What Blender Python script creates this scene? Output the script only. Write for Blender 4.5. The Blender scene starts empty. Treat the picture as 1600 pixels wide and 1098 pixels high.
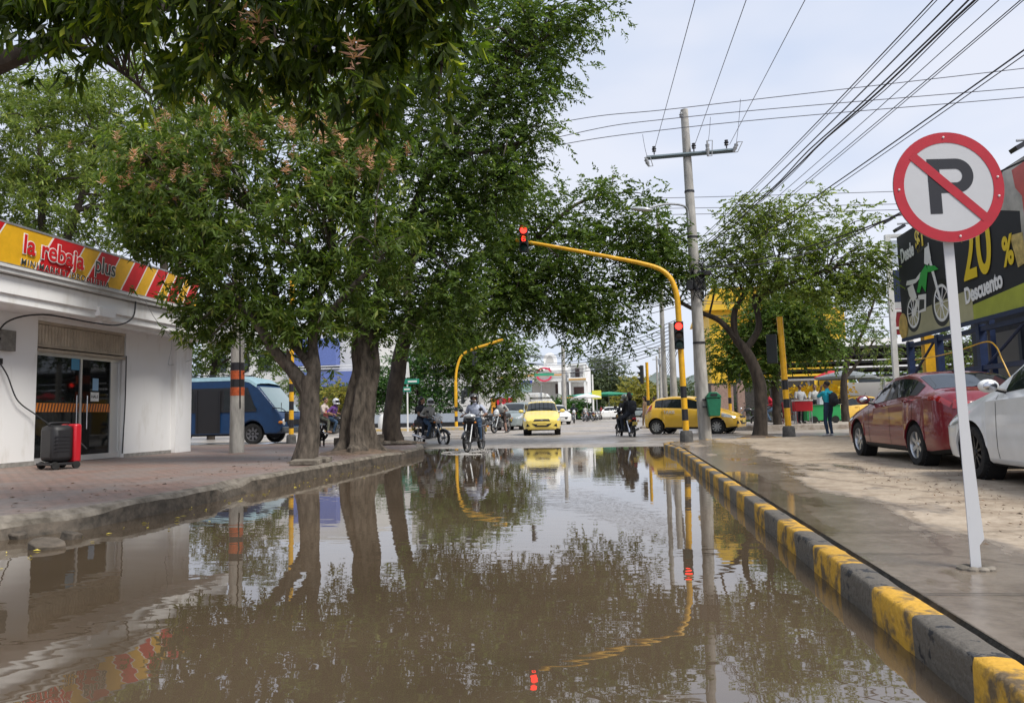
import bpy, bmesh, math, random
import numpy as np
from mathutils import Vector, Matrix, noise as mnoise

random.seed(7); np.random.seed(7)
R = math.radians
SC = bpy.context.scene
COL = SC.collection

# ------------------------------------------------------------------ camera
YAW, PITCH, ROLL, FPX = R(8.6), math.atan(98/1155), R(-1.25), 1155.0
CAMH = 1.08
cam_rot = (Matrix.Rotation(YAW, 3, 'Z') @ Matrix.Rotation(math.pi/2 + PITCH, 3, 'X') @ Matrix.Rotation(ROLL, 3, 'Z'))
cd = bpy.data.cameras.new('camera'); cam = bpy.data.objects.new('camera', cd); COL.objects.link(cam)
cam.matrix_world = Matrix.Translation((0, 0, CAMH)) @ cam_rot.to_4x4()
cd.sensor_width = 36; cd.lens = 36*FPX/1600; cd.clip_start = .05; cd.clip_end = 9000
SC.camera = cam

# ------------------------------------------------------------------ sky, sun, exposure
SUN_EL, SUN_AZ = R(54), R(125)     # azimuth measured clockwise from +Y
w = bpy.data.worlds.new('World'); SC.world = w; w.use_nodes = True
nt = w.node_tree; nt.nodes.clear()
wo = nt.nodes.new('ShaderNodeOutputWorld'); bg = nt.nodes.new('ShaderNodeBackground')
sky = nt.nodes.new('ShaderNodeTexSky'); sky.sky_type = 'NISHITA'; sky.sun_disc = False
sky.sun_elevation = SUN_EL; sky.sun_rotation = SUN_AZ; sky.air_density = 1.0; sky.dust_density = 2.0
tc = nt.nodes.new('ShaderNodeTexCoord')
mp = nt.nodes.new('ShaderNodeMapping'); mp.inputs['Scale'].default_value = (1, 1, 2.6)
nz = nt.nodes.new('ShaderNodeTexNoise'); nz.inputs['Scale'].default_value = 1.7; nz.inputs['Detail'].default_value = 4; nz.inputs['Roughness'].default_value = .5
cr = nt.nodes.new('ShaderNodeValToRGB')
cr.color_ramp.elements[0].position = .40; cr.color_ramp.elements[0].color = (.46, .53, .67, 1)
cr.color_ramp.elements[1].position = .60; cr.color_ramp.elements[1].color = (.62, .64, .71, 1)
mx = nt.nodes.new('ShaderNodeMix'); mx.data_type = 'RGBA'; mx.inputs[0].default_value = .84
scl = nt.nodes.new('ShaderNodeVectorMath'); scl.operation = 'SCALE'; scl.inputs['Scale'].default_value = .12
scl2 = nt.nodes.new('ShaderNodeVectorMath'); scl2.operation = 'SCALE'; scl2.inputs['Scale'].default_value = 10.0
L = nt.links.new
L(tc.outputs['Generated'], mp.inputs[0]); L(mp.outputs[0], nz.inputs['Vector']); L(nz.outputs['Fac'], cr.inputs[0])
L(cr.outputs[0], scl2.inputs[0]); L(sky.outputs[0], mx.inputs[6]); L(scl2.outputs[0], mx.inputs[7])
L(mx.outputs[2], bg.inputs[0]); bg.inputs[1].default_value = .1
L(bg.outputs[0], wo.inputs[0])
sl = bpy.data.lights.new('sun', 'SUN'); sl.energy = 2.7; sl.angle = R(22); sl.color = (1, .95, .87)
so = bpy.data.objects.new('sun', sl); COL.objects.link(so)
sdir = Vector((math.sin(SUN_AZ)*math.cos(SUN_EL), math.cos(SUN_AZ)*math.cos(SUN_EL), math.sin(SUN_EL)))
so.rotation_euler = sdir.to_track_quat('Z', 'Y').to_euler()
SC.view_settings.view_transform = 'Standard'; SC.view_settings.look = 'None'
SC.view_settings.gamma = 1; SC.view_settings.exposure = 0.57
SC.cycles.max_bounces = 6; SC.cycles.diffuse_bounces = 3; SC.cycles.glossy_bounces = 4; SC.cycles.transparent_max_bounces = 8
SC.cycles.transmission_bounces = 4

# ------------------------------------------------------------------ survey helpers
def ray(px, py):
    return cam_rot @ Vector(((px-800)/FPX, -(py-549)/FPX, -1))
def aty(px, py, Y):
    d = ray(px, py); return Vector((0, 0, CAMH)) + d*(Y/d.y)
def atx(px, py, X):
    d = ray(px, py); return Vector((0, 0, CAMH)) + d*(X/d.x)
def atz(px, py, z):
    d = ray(px, py); return Vector((0, 0, CAMH)) + d*((z-CAMH)/d.z)
GZ, LZ = .17, .20        # ground level, left pavement level (still water is z = 0)

# ------------------------------------------------------------------ materials
MATS = {}
def mat(name, col, rough=.6, metal=0, var=0, vscale=8, bump=0, bscale=30, emit=None, es=1, spec=.5, coat=0, col2=None, detail=4, trans=0, ior=1.45, stretch=None, lo=.35, hi=.65):
    if name in MATS: return MATS[name]
    m = bpy.data.materials.new(name); m.use_nodes = True; n = m.node_tree; b = n.nodes['Principled BSDF']
    b.inputs['Base Color'].default_value = (*col, 1); b.inputs['Roughness'].default_value = rough
    b.inputs['Metallic'].default_value = metal; b.inputs['Specular IOR Level'].default_value = spec
    b.inputs['Coat Weight'].default_value = coat; b.inputs['Coat Roughness'].default_value = .04
    b.inputs['Transmission Weight'].default_value = trans; b.inputs['IOR'].default_value = ior
    vec = None
    if var or bump or col2:
        t = n.nodes.new('ShaderNodeTexCoord'); g = n.nodes.new('ShaderNodeMapping'); n.links.new(t.outputs['Object'], g.inputs[0]); vec = g.outputs[0]
        if stretch: g.inputs['Scale'].default_value = stretch
    if var or col2:
        z = n.nodes.new('ShaderNodeTexNoise'); z.inputs['Scale'].default_value = vscale; z.inputs['Detail'].default_value = detail
        z.inputs['Roughness'].default_value = .62
        n.links.new(vec, z.inputs['Vector'])
        r = n.nodes.new('ShaderNodeValToRGB'); n.links.new(z.outputs['Fac'], r.inputs[0])
        c2 = col2 or tuple(c*(1-var) for c in col)
        c1 = col if col2 else tuple(min(1, c*(1+var*.5)) for c in col)
        r.color_ramp.elements[0].position = lo; r.color_ramp.elements[0].color = (*c2, 1)
        r.color_ramp.elements[1].position = hi; r.color_ramp.elements[1].color = (*c1, 1)
        n.links.new(r.outputs[0], b.inputs['Base Color'])
    if bump:
        z2 = n.nodes.new('ShaderNodeTexNoise'); z2.inputs['Scale'].default_value = bscale; z2.inputs['Detail'].default_value = 5
        n.links.new(vec, z2.inputs['Vector'])
        bp = n.nodes.new('ShaderNodeBump'); bp.inputs['Strength'].default_value = min(1, bump); bp.inputs['Distance'].default_value = .02
        n.links.new(z2.outputs['Fac'], bp.inputs['Height']); n.links.new(bp.outputs[0], b.inputs['Normal'])
    if emit:
        b.inputs['Emission Color'].default_value = (*emit, 1); b.inputs['Emission Strength'].default_value = es
    MATS[name] = m; return m

def leafmat(name, c1, c2, c3=None, rough=.4, tr=.3, spec=.5):
    m = bpy.data.materials.new(name); m.use_nodes = True; n = m.node_tree; b = n.nodes['Principled BSDF']
    g = n.nodes.new('ShaderNodeNewGeometry'); r = n.nodes.new('ShaderNodeValToRGB')
    n.links.new(g.outputs['Random Per Island'], r.inputs[0])
    r.color_ramp.elements[0].color = (*c1, 1); r.color_ramp.elements[1].color = (*c2, 1)
    r.color_ramp.elements[1].position = .85 if c3 else 1
    if c3:
        e = r.color_ramp.elements.new(1); e.color = (*c3, 1)
    t = n.nodes.new('ShaderNodeTexCoord'); z = n.nodes.new('ShaderNodeTexNoise'); z.inputs['Scale'].default_value = 1.3; z.inputs['Detail'].default_value = 3
    n.links.new(t.outputs['Object'], z.inputs['Vector'])
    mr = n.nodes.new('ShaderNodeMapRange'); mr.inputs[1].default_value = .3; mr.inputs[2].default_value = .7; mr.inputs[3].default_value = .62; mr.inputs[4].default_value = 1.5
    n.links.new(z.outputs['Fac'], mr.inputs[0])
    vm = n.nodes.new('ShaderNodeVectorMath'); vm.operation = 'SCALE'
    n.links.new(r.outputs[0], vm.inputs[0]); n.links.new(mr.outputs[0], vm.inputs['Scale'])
    n.links.new(vm.outputs[0], b.inputs['Base Color']); b.inputs['Roughness'].default_value = rough; b.inputs['Specular IOR Level'].default_value = spec
    tl = n.nodes.new('ShaderNodeBsdfTranslucent'); ms = n.nodes.new('ShaderNodeMixShader'); ms.inputs[0].default_value = tr
    v2 = n.nodes.new('ShaderNodeVectorMath'); v2.operation = 'MULTIPLY'; v2.inputs[1].default_value = (1.6, 1.7, .6)
    n.links.new(vm.outputs[0], v2.inputs[0]); n.links.new(v2.outputs[0], tl.inputs[0])
    n.links.new(b.outputs[0], ms.inputs[1]); n.links.new(tl.outputs[0], ms.inputs[2])
    n.links.new(ms.outputs[0], n.nodes['Material Output'].inputs[0]); MATS[name] = m
    return m

# ------------------------------------------------------------------ mesh builder
class MB:
    def __init__(s): s.V = []; s.F = []; s.I = []
    def add(s, vs, fs, mi=0):
        o = len(s.V); s.V += [tuple(v) for v in vs]; s.F += [tuple(i+o for i in f) for f in fs]; s.I += [mi]*len(fs); return s
    def box(s, c, d, rot=None, mi=0, taper=1):
        x, y, z = d[0]/2, d[1]/2, d[2]/2; c = Vector(c)
        vs = [Vector((sx*x*(taper if sz > 0 else 1), sy*y*(taper if sz > 0 else 1), sz*z)) for sz in (-1, 1) for sx, sy in ((-1,-1),(1,-1),(1,1),(-1,1))]
        if rot is not None: vs = [rot @ v for v in vs]
        return s.add([v+c for v in vs], [(3,2,1,0),(4,5,6,7),(0,1,5,4),(1,2,6,5),(2,3,7,6),(3,0,4,7)], mi)
    def b2(s, a, b, mi=0):
        a = Vector(a); b = Vector(b)
        return s.box((a+b)/2, [abs(b[i]-a[i]) for i in range(3)], None, mi)
    def tube(s, pts, rad, n=8, mi=0, caps=True, flute=None, sx=1, upv=None):
        pts = [Vector(p) for p in pts]
        if not hasattr(rad, '__len__'): rad = [rad]*len(pts)
        rings = []; prev = None
        for i, p in enumerate(pts):
            t = (pts[min(i+1, len(pts)-1)] - pts[max(i-1, 0)])
            if t.length < 1e-9: t = Vector((0, 0, 1))
            t.normalize()
            if prev is None:
                u = Vector(upv) if upv else (Vector((1, 0, 0)) if abs(t.x) < .8 else Vector((0, 1, 0)))
            else: u = prev
            u = (u - t*u.dot(t)).normalized(); prev = u; v = t.cross(u)
            ring = []
            for k in range(n):
                a = 2*math.pi*k/n; r = rad[i]
                if flute: r *= flute(i/(len(pts)-1), a, p)
                ring.append(p + u*(math.cos(a)*r*sx) + v*(math.sin(a)*r))
            rings.append(ring)
        vs = [q for r_ in rings for q in r_]; fs = []
        for i in range(len(pts)-1):
            for k in range(n):
                fs.append((i*n+k, i*n+(k+1) % n, (i+1)*n+(k+1) % n, (i+1)*n+k))
        if caps: fs.append(tuple(range(n-1, -1, -1))); fs.append(tuple((len(pts)-1)*n+k for k in range(n)))
        return s.add(vs, fs, mi)
    def ell(s, c, r, rot=None, n=12, m=8, mi=0, zmin=-1):
        if not hasattr(r, '__len__'): r = (r, r, r)
        c = Vector(c); vs = []; fs = []
        for j in range(m+1):
            a = math.pi*j/m; 
            z = max(math.cos(a), zmin); q = math.sqrt(max(0, 1-z*z)) if z > zmin else math.sqrt(max(0, 1-zmin*zmin))*(1 if j == m and False else 1)
            for k in range(n):
                b = 2*math.pi*k/n
                v = Vector((r[0]*q*math.cos(b), r[1]*q*math.sin(b), r[2]*z))
                if rot is not None: v = rot @ v
                vs.append(c+v)
        for j in range(m):
            for k in range(n): fs.append((j*n+k, (j+1)*n+k, (j+1)*n+(k+1) % n, j*n+(k+1) % n))
        return s.add(vs, fs, mi)
    def lathe(s, prof, c=(0,0,0), axis='Z', n=24, mi=0, rot=None):
        # prof: list of (radius, along)
        c = Vector(c); vs = []; fs = []
        for (r, h) in prof:
            for k in range(n):
                a = 2*math.pi*k/n
                if axis == 'Z': v = Vector((r*math.cos(a), r*math.sin(a), h))
                elif axis == 'X': v = Vector((h, r*math.cos(a), r*math.sin(a)))
                else: v = Vector((r*math.sin(a), h, r*math.cos(a)))
                if rot is not None: v = rot @ v
                vs.append(c+v)
        for j in range(len(prof)-1):
            for k in range(n): fs.append((j*n+k, j*n+(k+1) % n, (j+1)*n+(k+1) % n, (j+1)*n+k))
        return s.add(vs, fs, mi)
    def prism(s, poly, d0, d1, fn=None, mi=0):
        # poly 2-D outline; fn(u, v, d) -> xyz
        fn = fn or (lambda u, v, d: (u, d, v)); n = len(poly)
        vs = [fn(u, v, d0) for u, v in poly] + [fn(u, v, d1) for u, v in poly]
        fs = [tuple(range(n-1, -1, -1)), tuple(range(n, 2*n))] + [(i, (i+1) % n, n+(i+1) % n, n+i) for i in range(n)]
        return s.add(vs, fs, mi)
    def grid(s, fn, nu, nv, mi=0):
        vs = [fn(i/nu, j/nv) for i in range(nu+1) for j in range(nv+1)]
        fs = [(i*(nv+1)+j, (i+1)*(nv+1)+j, (i+1)*(nv+1)+j+1, i*(nv+1)+j+1) for i in range(nu) for j in range(nv)]
        return s.add(vs, fs, mi)
    def build(s, name, mats, parent=None, world=True, smooth=True, ang=38, bevel=0, fixn=True):
        me = bpy.data.meshes.new(name)
        V = s.V
        if parent is not None and world:
            inv = MW.get(parent.as_pointer(), Matrix.Identity(4)).inverted()
            V = [tuple(inv @ Vector(v)) for v in V]
        me.from_pydata(V, [], s.F)
        if not isinstance(mats, (list, tuple)): mats = [mats]
        for m in mats: me.materials.append(m)
        if len(mats) > 1: me.polygons.foreach_set('material_index', s.I)
        if fixn:
            bm = bmesh.new(); bm.from_mesh(me); bmesh.ops.recalc_face_normals(bm, faces=bm.faces); bm.to_mesh(me); bm.free()
        if smooth:
            me.polygons.foreach_set('use_smooth', [True]*len(me.polygons)); me.set_sharp_from_angle(angle=R(ang))
        me.update()
        o = bpy.data.objects.new(name, me); COL.objects.link(o)
        if parent is not None:
            o.parent = parent
            MW[o.as_pointer()] = MW.get(parent.as_pointer(), Matrix.Identity(4))
        if bevel:
            b = o.modifiers.new('bevel', 'BEVEL'); b.width = bevel; b.segments = 2; b.limit_method = 'ANGLE'; b.angle_limit = R(40)
        return o
MW = {}
KEEP = []
def thing(name, label, cat, loc=(0,0,0), rz=0, group=None):
    o = bpy.data.objects.new(name, None); COL.objects.link(o); o.empty_display_size = .2
    o.location = loc; o.rotation_euler = (0, 0, rz)
    MW[o.as_pointer()] = Matrix.Translation(loc) @ Matrix.Rotation(rz, 4, 'Z'); KEEP.append(o)
    o['label'] = label; o['category'] = cat
    if group: o['group'] = group
    return o
def subempty(name, parent, loc=(0,0,0), rot=(0,0,0)):
    o = bpy.data.objects.new(name, None); COL.objects.link(o); o.parent = parent; o.location = loc; o.rotation_euler = rot
    o.empty_display_size = .1; KEEP.append(o); return o
def tag(o, label, cat, group=None, kind=None):
    o['label'] = label
    if cat: o['category'] = cat
    if group: o['group'] = group
    if kind: o['kind'] = kind
    return o
def struct(o, label=None, kind='structure'):
    o['kind'] = kind
    if label: o['label'] = label
    return o
def origin_to(o, p):
    """move a top-level mesh's origin to p without moving the mesh"""
    o.data.transform(Matrix.Translation(-Vector(p))); o.location = p; return o
def text(name, body, m, size, mtx, parent=None, extrude=.004, offset=0, shear=0, sx=1, align='LEFT', spacing=1):
    c = bpy.data.curves.new(name, 'FONT'); c.body = body; c.size = size; c.extrude = extrude; c.offset = offset; c.shear = shear
    c.align_x = align; c.space_character = spacing; c.materials.append(m); c.resolution_u = 6
    o = bpy.data.objects.new(name, c); COL.objects.link(o)
    if parent is not None:
        o.parent = parent; mtx = MW.get(parent.as_pointer(), Matrix.Identity(4)).inverted() @ mtx
    o.matrix_local = mtx @ Matrix.Diagonal((sx, 1, 1, 1)); return o
def frame3(x, y, z, o):
    x, y, z = Vector(x), Vector(y), Vector(z)
    return Matrix(((x.x, y.x, z.x, o[0]), (x.y, y.y, z.y, o[1]), (x.z, y.z, z.z, o[2]), (0, 0, 0, 1)))
def smooth_poly(pts, k=6):
    pts = [Vector(p) for p in pts]; out = []
    for i in range(len(pts)-1):
        p0 = pts[max(i-1, 0)]; p1 = pts[i]; p2 = pts[i+1]; p3 = pts[min(i+2, len(pts)-1)]
        for j in range(k):
            t = j/k
            out.append(.5*((2*p1) + (-p0+p2)*t + (2*p0-5*p1+4*p2-p3)*t*t + (-p0+3*p1-3*p2+p3)*t**3))
    out.append(pts[-1]); return out

# common materials
BLACK = mat('black_plastic', (.018,.018,.02), .45)
RUBBER = mat('rubber', (.02,.02,.02), .85, var=.4, vscale=20)
CHROME = mat('chrome', (.6,.6,.62), .18, 1)
DARKMET = mat('dark_metal', (.05,.05,.055), .4, .7)
GREYMET = mat('galvanised_steel', (.42,.43,.44), .45, .6, var=.2)
CONC = mat('concrete_pole', (.40,.385,.355), .85, var=.35, vscale=6, bump=.25, bscale=40, stretch=(1,1,.25))
YEL = mat('yellow_paint', (.78,.42,.02), .4, var=.18, vscale=5, bump=.05)
BLKP = mat('black_paint', (.025,.025,.03), .45, var=.3)
WHITEP = mat('white_paint', (.72,.72,.70), .5, var=.12, vscale=4)
GLASSD = mat('dark_glass', (.012,.016,.018), .04, 0, spec=.8)
REDGL = mat('tail_light_glass', (.32,.01,.015), .1, coat=1)
CLRGL = mat('headlight_glass', (.55,.58,.6), .1, .3, coat=1)
REDLAMP = mat('red_lamp', (.6,.02,.02), .4, emit=(1,.03,.02), es=3.2)
PLATE = mat('number_plate', (.7,.7,.66), .5)
TAN = mat('seat_vinyl', (.03,.03,.03), .5)
# ================================================================== ground, road, water
def concrete_ground(name, c1, c2, c3, big, rough=.8, wet=None, scale=1.0):
    m = bpy.data.materials.new(name); m.use_nodes = True; n = m.node_tree; b = n.nodes['Principled BSDF']; K = n.links.new
    t = n.nodes.new('ShaderNodeTexCoord')
    a = n.nodes.new('ShaderNodeTexNoise'); a.inputs['Scale'].default_value = big; a.inputs['Detail'].default_value = 6; a.inputs['Roughness'].default_value = .6
    f = n.nodes.new('ShaderNodeTexNoise'); f.inputs['Scale'].default_value = 14*scale; f.inputs['Detail'].default_value = 8; f.inputs['Roughness'].default_value = .75
    K(t.outputs['Object'], a.inputs['Vector']); K(t.outputs['Object'], f.inputs['Vector'])
    r = n.nodes.new('ShaderNodeValToRGB'); K(a.outputs['Fac'], r.inputs[0])
    r.color_ramp.elements[0].position = .32; r.color_ramp.elements[0].color = (*c1, 1)
    r.color_ramp.elements[1].position = .68; r.color_ramp.elements[1].color = (*c2, 1)
    r2 = n.nodes.new('ShaderNodeValToRGB'); K(f.outputs['Fac'], r2.inputs[0])
    r2.color_ramp.elements[0].position = .3; r2.color_ramp.elements[0].color = (.74, .71, .68, 1)
    r2.color_ramp.elements[1].position = .62; r2.color_ramp.elements[1].color = (1.1, 1.08, 1.06, 1)
    mu = n.nodes.new('ShaderNodeMix'); mu.data_type = 'RGBA'; mu.blend_type = 'MULTIPLY'; mu.inputs[0].default_value = .8
    K(r.outputs[0], mu.inputs[6]); K(r2.outputs[0], mu.inputs[7])
    out = mu.outputs[2]
    v = n.nodes.new('ShaderNodeTexVoronoi'); v.feature = 'DISTANCE_TO_EDGE'; v.inputs['Scale'].default_value = .35; v.inputs['Randomness'].default_value = 1
    wv = n.nodes.new('ShaderNodeVectorMath'); wv.operation = 'ADD'; w2 = n.nodes.new('ShaderNodeVectorMath'); w2.operation = 'SCALE'; w2.inputs['Scale'].default_value = .25
    K(f.outputs['Color'], w2.inputs[0]); K(w2.outputs[0], wv.inputs[0]); K(t.outputs['Object'], wv.inputs[1]); K(wv.outputs[0], v.inputs['Vector'])
    cr_ = n.nodes.new('ShaderNodeValToRGB'); K(v.outputs['Distance'], cr_.inputs[0])
    cr_.color_ramp.elements[0].position = .0; cr_.color_ramp.elements[0].color = (.45, .42, .4, 1)
    cr_.color_ramp.elements[1].position = .012; cr_.color_ramp.elements[1].color = (1, 1, 1, 1)
    m2 = n.nodes.new('ShaderNodeMix'); m2.data_type = 'RGBA'; m2.blend_type = 'MULTIPLY'; m2.inputs[0].default_value = .8
    K(out, m2.inputs[6]); K(cr_.outputs[0], m2.inputs[7]); out = m2.outputs[2]
    q5 = n.nodes.new('ShaderNodeTexNoise'); q5.inputs['Scale'].default_value = 3.1; q5.inputs['Detail'].default_value = 7; q5.inputs['Roughness'].default_value = .7; K(t.outputs['Object'], q5.inputs['Vector'])
    r5 = n.nodes.new('ShaderNodeValToRGB'); K(q5.outputs['Fac'], r5.inputs[0]); r5.color_ramp.elements[0].position = .38; r5.color_ramp.elements[0].color = (.62,.56,.50,1); r5.color_ramp.elements[1].position = .55; r5.color_ramp.elements[1].color = (1.04,1.03,1.02,1)
    m6 = n.nodes.new('ShaderNodeMix'); m6.data_type = 'RGBA'; m6.blend_type = 'MULTIPLY'; m6.inputs[0].default_value = .75; K(out, m6.inputs[6]); K(r5.outputs[0], m6.inputs[7]); out = m6.outputs[2]
    bp = n.nodes.new('ShaderNodeBump'); bp.inputs['Strength'].default_value = .5; bp.inputs['Distance'].default_value = .012
    K(f.outputs['Fac'], bp.inputs['Height'])
    b.inputs['Roughness'].default_value = rough
    if wet:
        # damp film: where the surface dips it is darker and glossier (real wetness with a shape of its own)
        wn = n.nodes.new('ShaderNodeTexNoise'); wn.inputs['Scale'].default_value = wet['scale']; wn.inputs['Detail'].default_value = 5; wn.inputs['Roughness'].default_value = .6
        mg = n.nodes.new('ShaderNodeMapping'); mg.inputs['Scale'].default_value = wet.get('stretch', (1, 1, 1)); K(t.outputs['Object'], mg.inputs[0]); K(mg.outputs[0], wn.inputs['Vector'])
        src = wn.outputs['Fac']
        am = n.nodes.new('ShaderNodeMath'); am.operation = 'MULTIPLY_ADD'; am.inputs[1].default_value = wet.get('amp', 1); am.inputs[2].default_value = .5-.5*wet.get('amp', 1); K(src, am.inputs[0]); src = am.outputs[0]
        if 'edge' in wet:      # wetness fades out across X (local) from edge[0] to edge[1]
            sp = n.nodes.new('ShaderNodeSeparateXYZ'); K(t.outputs['Object'], sp.inputs[0])
            e = n.nodes.new('ShaderNodeMapRange'); e.inputs[1].default_value = wet['edge'][0]; e.inputs[2].default_value = wet['edge'][1]; e.inputs[3].default_value = .55; e.inputs[4].default_value = -.45
            K(sp.outputs['X'], e.inputs[0]); ad = n.nodes.new('ShaderNodeMath'); K(src, ad.inputs[0]); K(e.outputs[0], ad.inputs[1]); src = ad.outputs[0]
        wr = n.nodes.new('ShaderNodeMapRange'); wr.inputs[1].default_value = wet['lo']; wr.inputs[2].default_value = wet['hi']; K(src, wr.inputs[0])
        m3 = n.nodes.new('ShaderNodeMix'); m3.data_type = 'RGBA'; K(wr.outputs[0], m3.inputs[0]); K(out, m3.inputs[6])
        sc = n.nodes.new('ShaderNodeVectorMath'); sc.operation = 'MULTIPLY'; sc.inputs[1].default_value = wet.get('dark', (.5, .5, .52)); K(out, sc.inputs[0]); K(sc.outputs[0], m3.inputs[7]); out = m3.outputs[2]
        rr = n.nodes.new('ShaderNodeMapRange'); rr.inputs[3].default_value = rough; rr.inputs[4].default_value = wet.get('rough', .25); K(wr.outputs[0], rr.inputs[0])
        p2 = n.nodes.new('ShaderNodeMapRange'); p2.inputs[1].default_value = wet['hi']+wet.get('pool', .1); p2.inputs[2].default_value = wet['hi']+wet.get('pool', .1)+.05; p2.inputs[3].default_value = 1; p2.inputs[4].default_value = .12; K(src, p2.inputs[0]); mm = n.nodes.new('ShaderNodeMath'); mm.operation = 'MULTIPLY'; K(rr.outputs[0], mm.inputs[0]); K(p2.outputs[0], mm.inputs[1]); K(mm.outputs[0], b.inputs['Roughness'])
        bs = n.nodes.new('ShaderNodeMapRange'); bs.inputs[3].default_value = .5; bs.inputs[4].default_value = wet.get('bump', .18); K(wr.outputs[0], bs.inputs[0]); m4 = n.nodes.new('ShaderNodeMath'); m4.operation = 'MULTIPLY'; K(bs.outputs[0], m4.inputs[0]); K(p2.outputs[0], m4.inputs[1]); K(m4.outputs[0], bp.inputs['Strength'])
    K(out, b.inputs['Base Color']); K(bp.outputs[0], b.inputs['Normal'])
    MATS[name] = m; return m

M_ROAD = concrete_ground('pale_concrete_road', (.33,.30,.26), (.50,.47,.43), None, .25, .7, wet=dict(scale=.35, lo=.42, hi=.58, dark=(.6,.6,.62), rough=.28, stretch=(.5,1.2,1)))
M_LOT = concrete_ground('sandy_concrete', (.30,.245,.18), (.43,.365,.285), None, .5, .85, wet=dict(scale=1.0, lo=.50, hi=.66, amp=2.1, edge=(1.3, 4.3), dark=(.54,.54,.56), rough=.22, bump=.20, pool=.34, stretch=(1,.38,1)))
M_BED = concrete_ground('muddy_road_bed', (.10,.08,.055), (.17,.135,.095), None, .8, .8)
M_ISL = concrete_ground('island_paving', (.34,.30,.26), (.48,.45,.41), None, .6, .8)

LKERB = [(-5.95,-14),(-5.95,4.5),(-5.9,6.2),(-5.5,7.0),(-5.45,9.6),(-5.6,10.1),(-5.62,14),(-5.62,19.2),(-5.75,20.8),(-6.3,22.5),(-7.4,23.9),(-9.2,24.9),(-13,25.3),(-60,25.3)]
RKERB_X = 1.2
RK = [(RKERB_X,-14),(RKERB_X,18.5),(1.08,20),(1.02,21),(1.05,21.9),(1.4,22.8),(2.2,23.6),(3.6,24.4),(6,25.0),(12,25.3),(60,25.4)]

def sm(a, b, x):
    t = max(0, min(1, (x-a)/(b-a))); return t*t*(3-2*t)
def road_z(x, y):
    base = -.13 + .30*sm(19.5, 28.5, y + .25*(x+2)*.35)
    return base + .022*mnoise.noise(Vector((x*.5, y*.35, 0))) + .010*mnoise.noise(Vector((x*2.1, y*1.3, 3)))*(1 if y > 10 else .5)
g = MB()
xs = np.linspace(-14, 9, 116); ys = np.concatenate([np.linspace(-14, 16, 40), np.linspace(16.25, 30, 90)])
vs = [(x, y, min(road_z(x, y), GZ+.004) if y < 29.9 else GZ-.004) for x in xs for y in ys]
ny = len(ys); fs = [(i*ny+j, (i+1)*ny+j, (i+1)*ny+j+1, i*ny+j+1) for i in range(len(xs)-1) for j in range(ny-1)]
g.add(vs, fs)
struct(g.build('road', M_ROAD), 'pale wet concrete street dipping under brown flood water')
# far ground: one sheet to the horizon, in four pieces round the dip
g = MB(); z = GZ-.005
g.add([(-3000,30,z),(3000,30,z),(3000,6000,z),(-3000,6000,z)], [(0,1,2,3)])
g.add([(-3000,-200,z),(-14,-200,z),(-14,30,z),(-3000,30,z)], [(0,1,2,3)])
g.add([(9,-200,z-.0),(3000,-200,z),(3000,30,z),(9,30,z)], [(0,1,2,3)])
g.add([(-14,-200,z),(9,-200,z),(9,-14,z),(-14,-14,z)], [(0,1,2,3)])
struct(g.build('ground', M_ROAD, smooth=False), 'pale concrete carriageway of the crossing running off to the horizon')

# water
mw = bpy.data.materials.new('muddy_water'); mw.use_nodes = True; n = mw.node_tree; b = n.nodes['Principled BSDF']; K = n.links.new
t = n.nodes.new('ShaderNodeTexCoord')
z1 = n.nodes.new('ShaderNodeTexNoise'); z1.inputs['Scale'].default_value = .35; z1.inputs['Detail'].default_value = 4; K(t.outputs['Object'], z1.inputs['Vector'])
r = n.nodes.new('ShaderNodeValToRGB'); K(z1.outputs['Fac'], r.inputs[0])
r.color_ramp.elements[0].position = .35; r.color_ramp.elements[0].color = (.070,.051,.032,1)
r.color_ramp.elements[1].position = .68; r.color_ramp.elements[1].color = (.115,.083,.054,1)
K(r.outputs[0], b.inputs['Base Color']); b.inputs['Roughness'].default_value = .015; b.inputs['IOR'].default_value = 1.95
ma = n.nodes.new('ShaderNodeMapping'); ma.inputs['Scale'].default_value = (1.0, 1.9, 1); K(t.outputs['Object'], ma.inputs[0])
n1 = n.nodes.new('ShaderNodeTexNoise'); n1.inputs['Scale'].default_value = 2.2; n1.inputs['Detail'].default_value = 2; n1.inputs['Roughness'].default_value = .5; K(ma.outputs[0], n1.inputs['Vector'])
n2 = n.nodes.new('ShaderNodeTexNoise'); n2.inputs['Scale'].default_value = 10; n2.inputs['Detail'].default_value = 2; K(ma.outputs[0], n2.inputs['Vector'])
patch = n.nodes.new('ShaderNodeTexNoise'); patch.inputs['Scale'].default_value = .22; patch.inputs['Detail'].default_value = 2; K(t.outputs['Object'], patch.inputs['Vector'])
pr = n.nodes.new('ShaderNodeMapRange'); pr.inputs[1].default_value = .42; pr.inputs[2].default_value = .6; pr.inputs[3].default_value = .12; pr.inputs[4].default_value = 1; K(patch.outputs['Fac'], pr.inputs[0])
sc_ = n.nodes.new('ShaderNodeMath'); sc_.operation = 'MULTIPLY'; K(n2.outputs['Fac'], sc_.inputs[0]); K(pr.outputs[0], sc_.inputs[1])
s2 = n.nodes.new('ShaderNodeMath'); s2.operation = 'MULTIPLY'; s2.inputs[1].default_value = .05; K(sc_.outputs[0], s2.inputs[0])
ad = n.nodes.new('ShaderNodeMath'); K(n1.outputs['Fac'], ad.inputs[0]); K(s2.outputs[0], ad.inputs[1])
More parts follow.
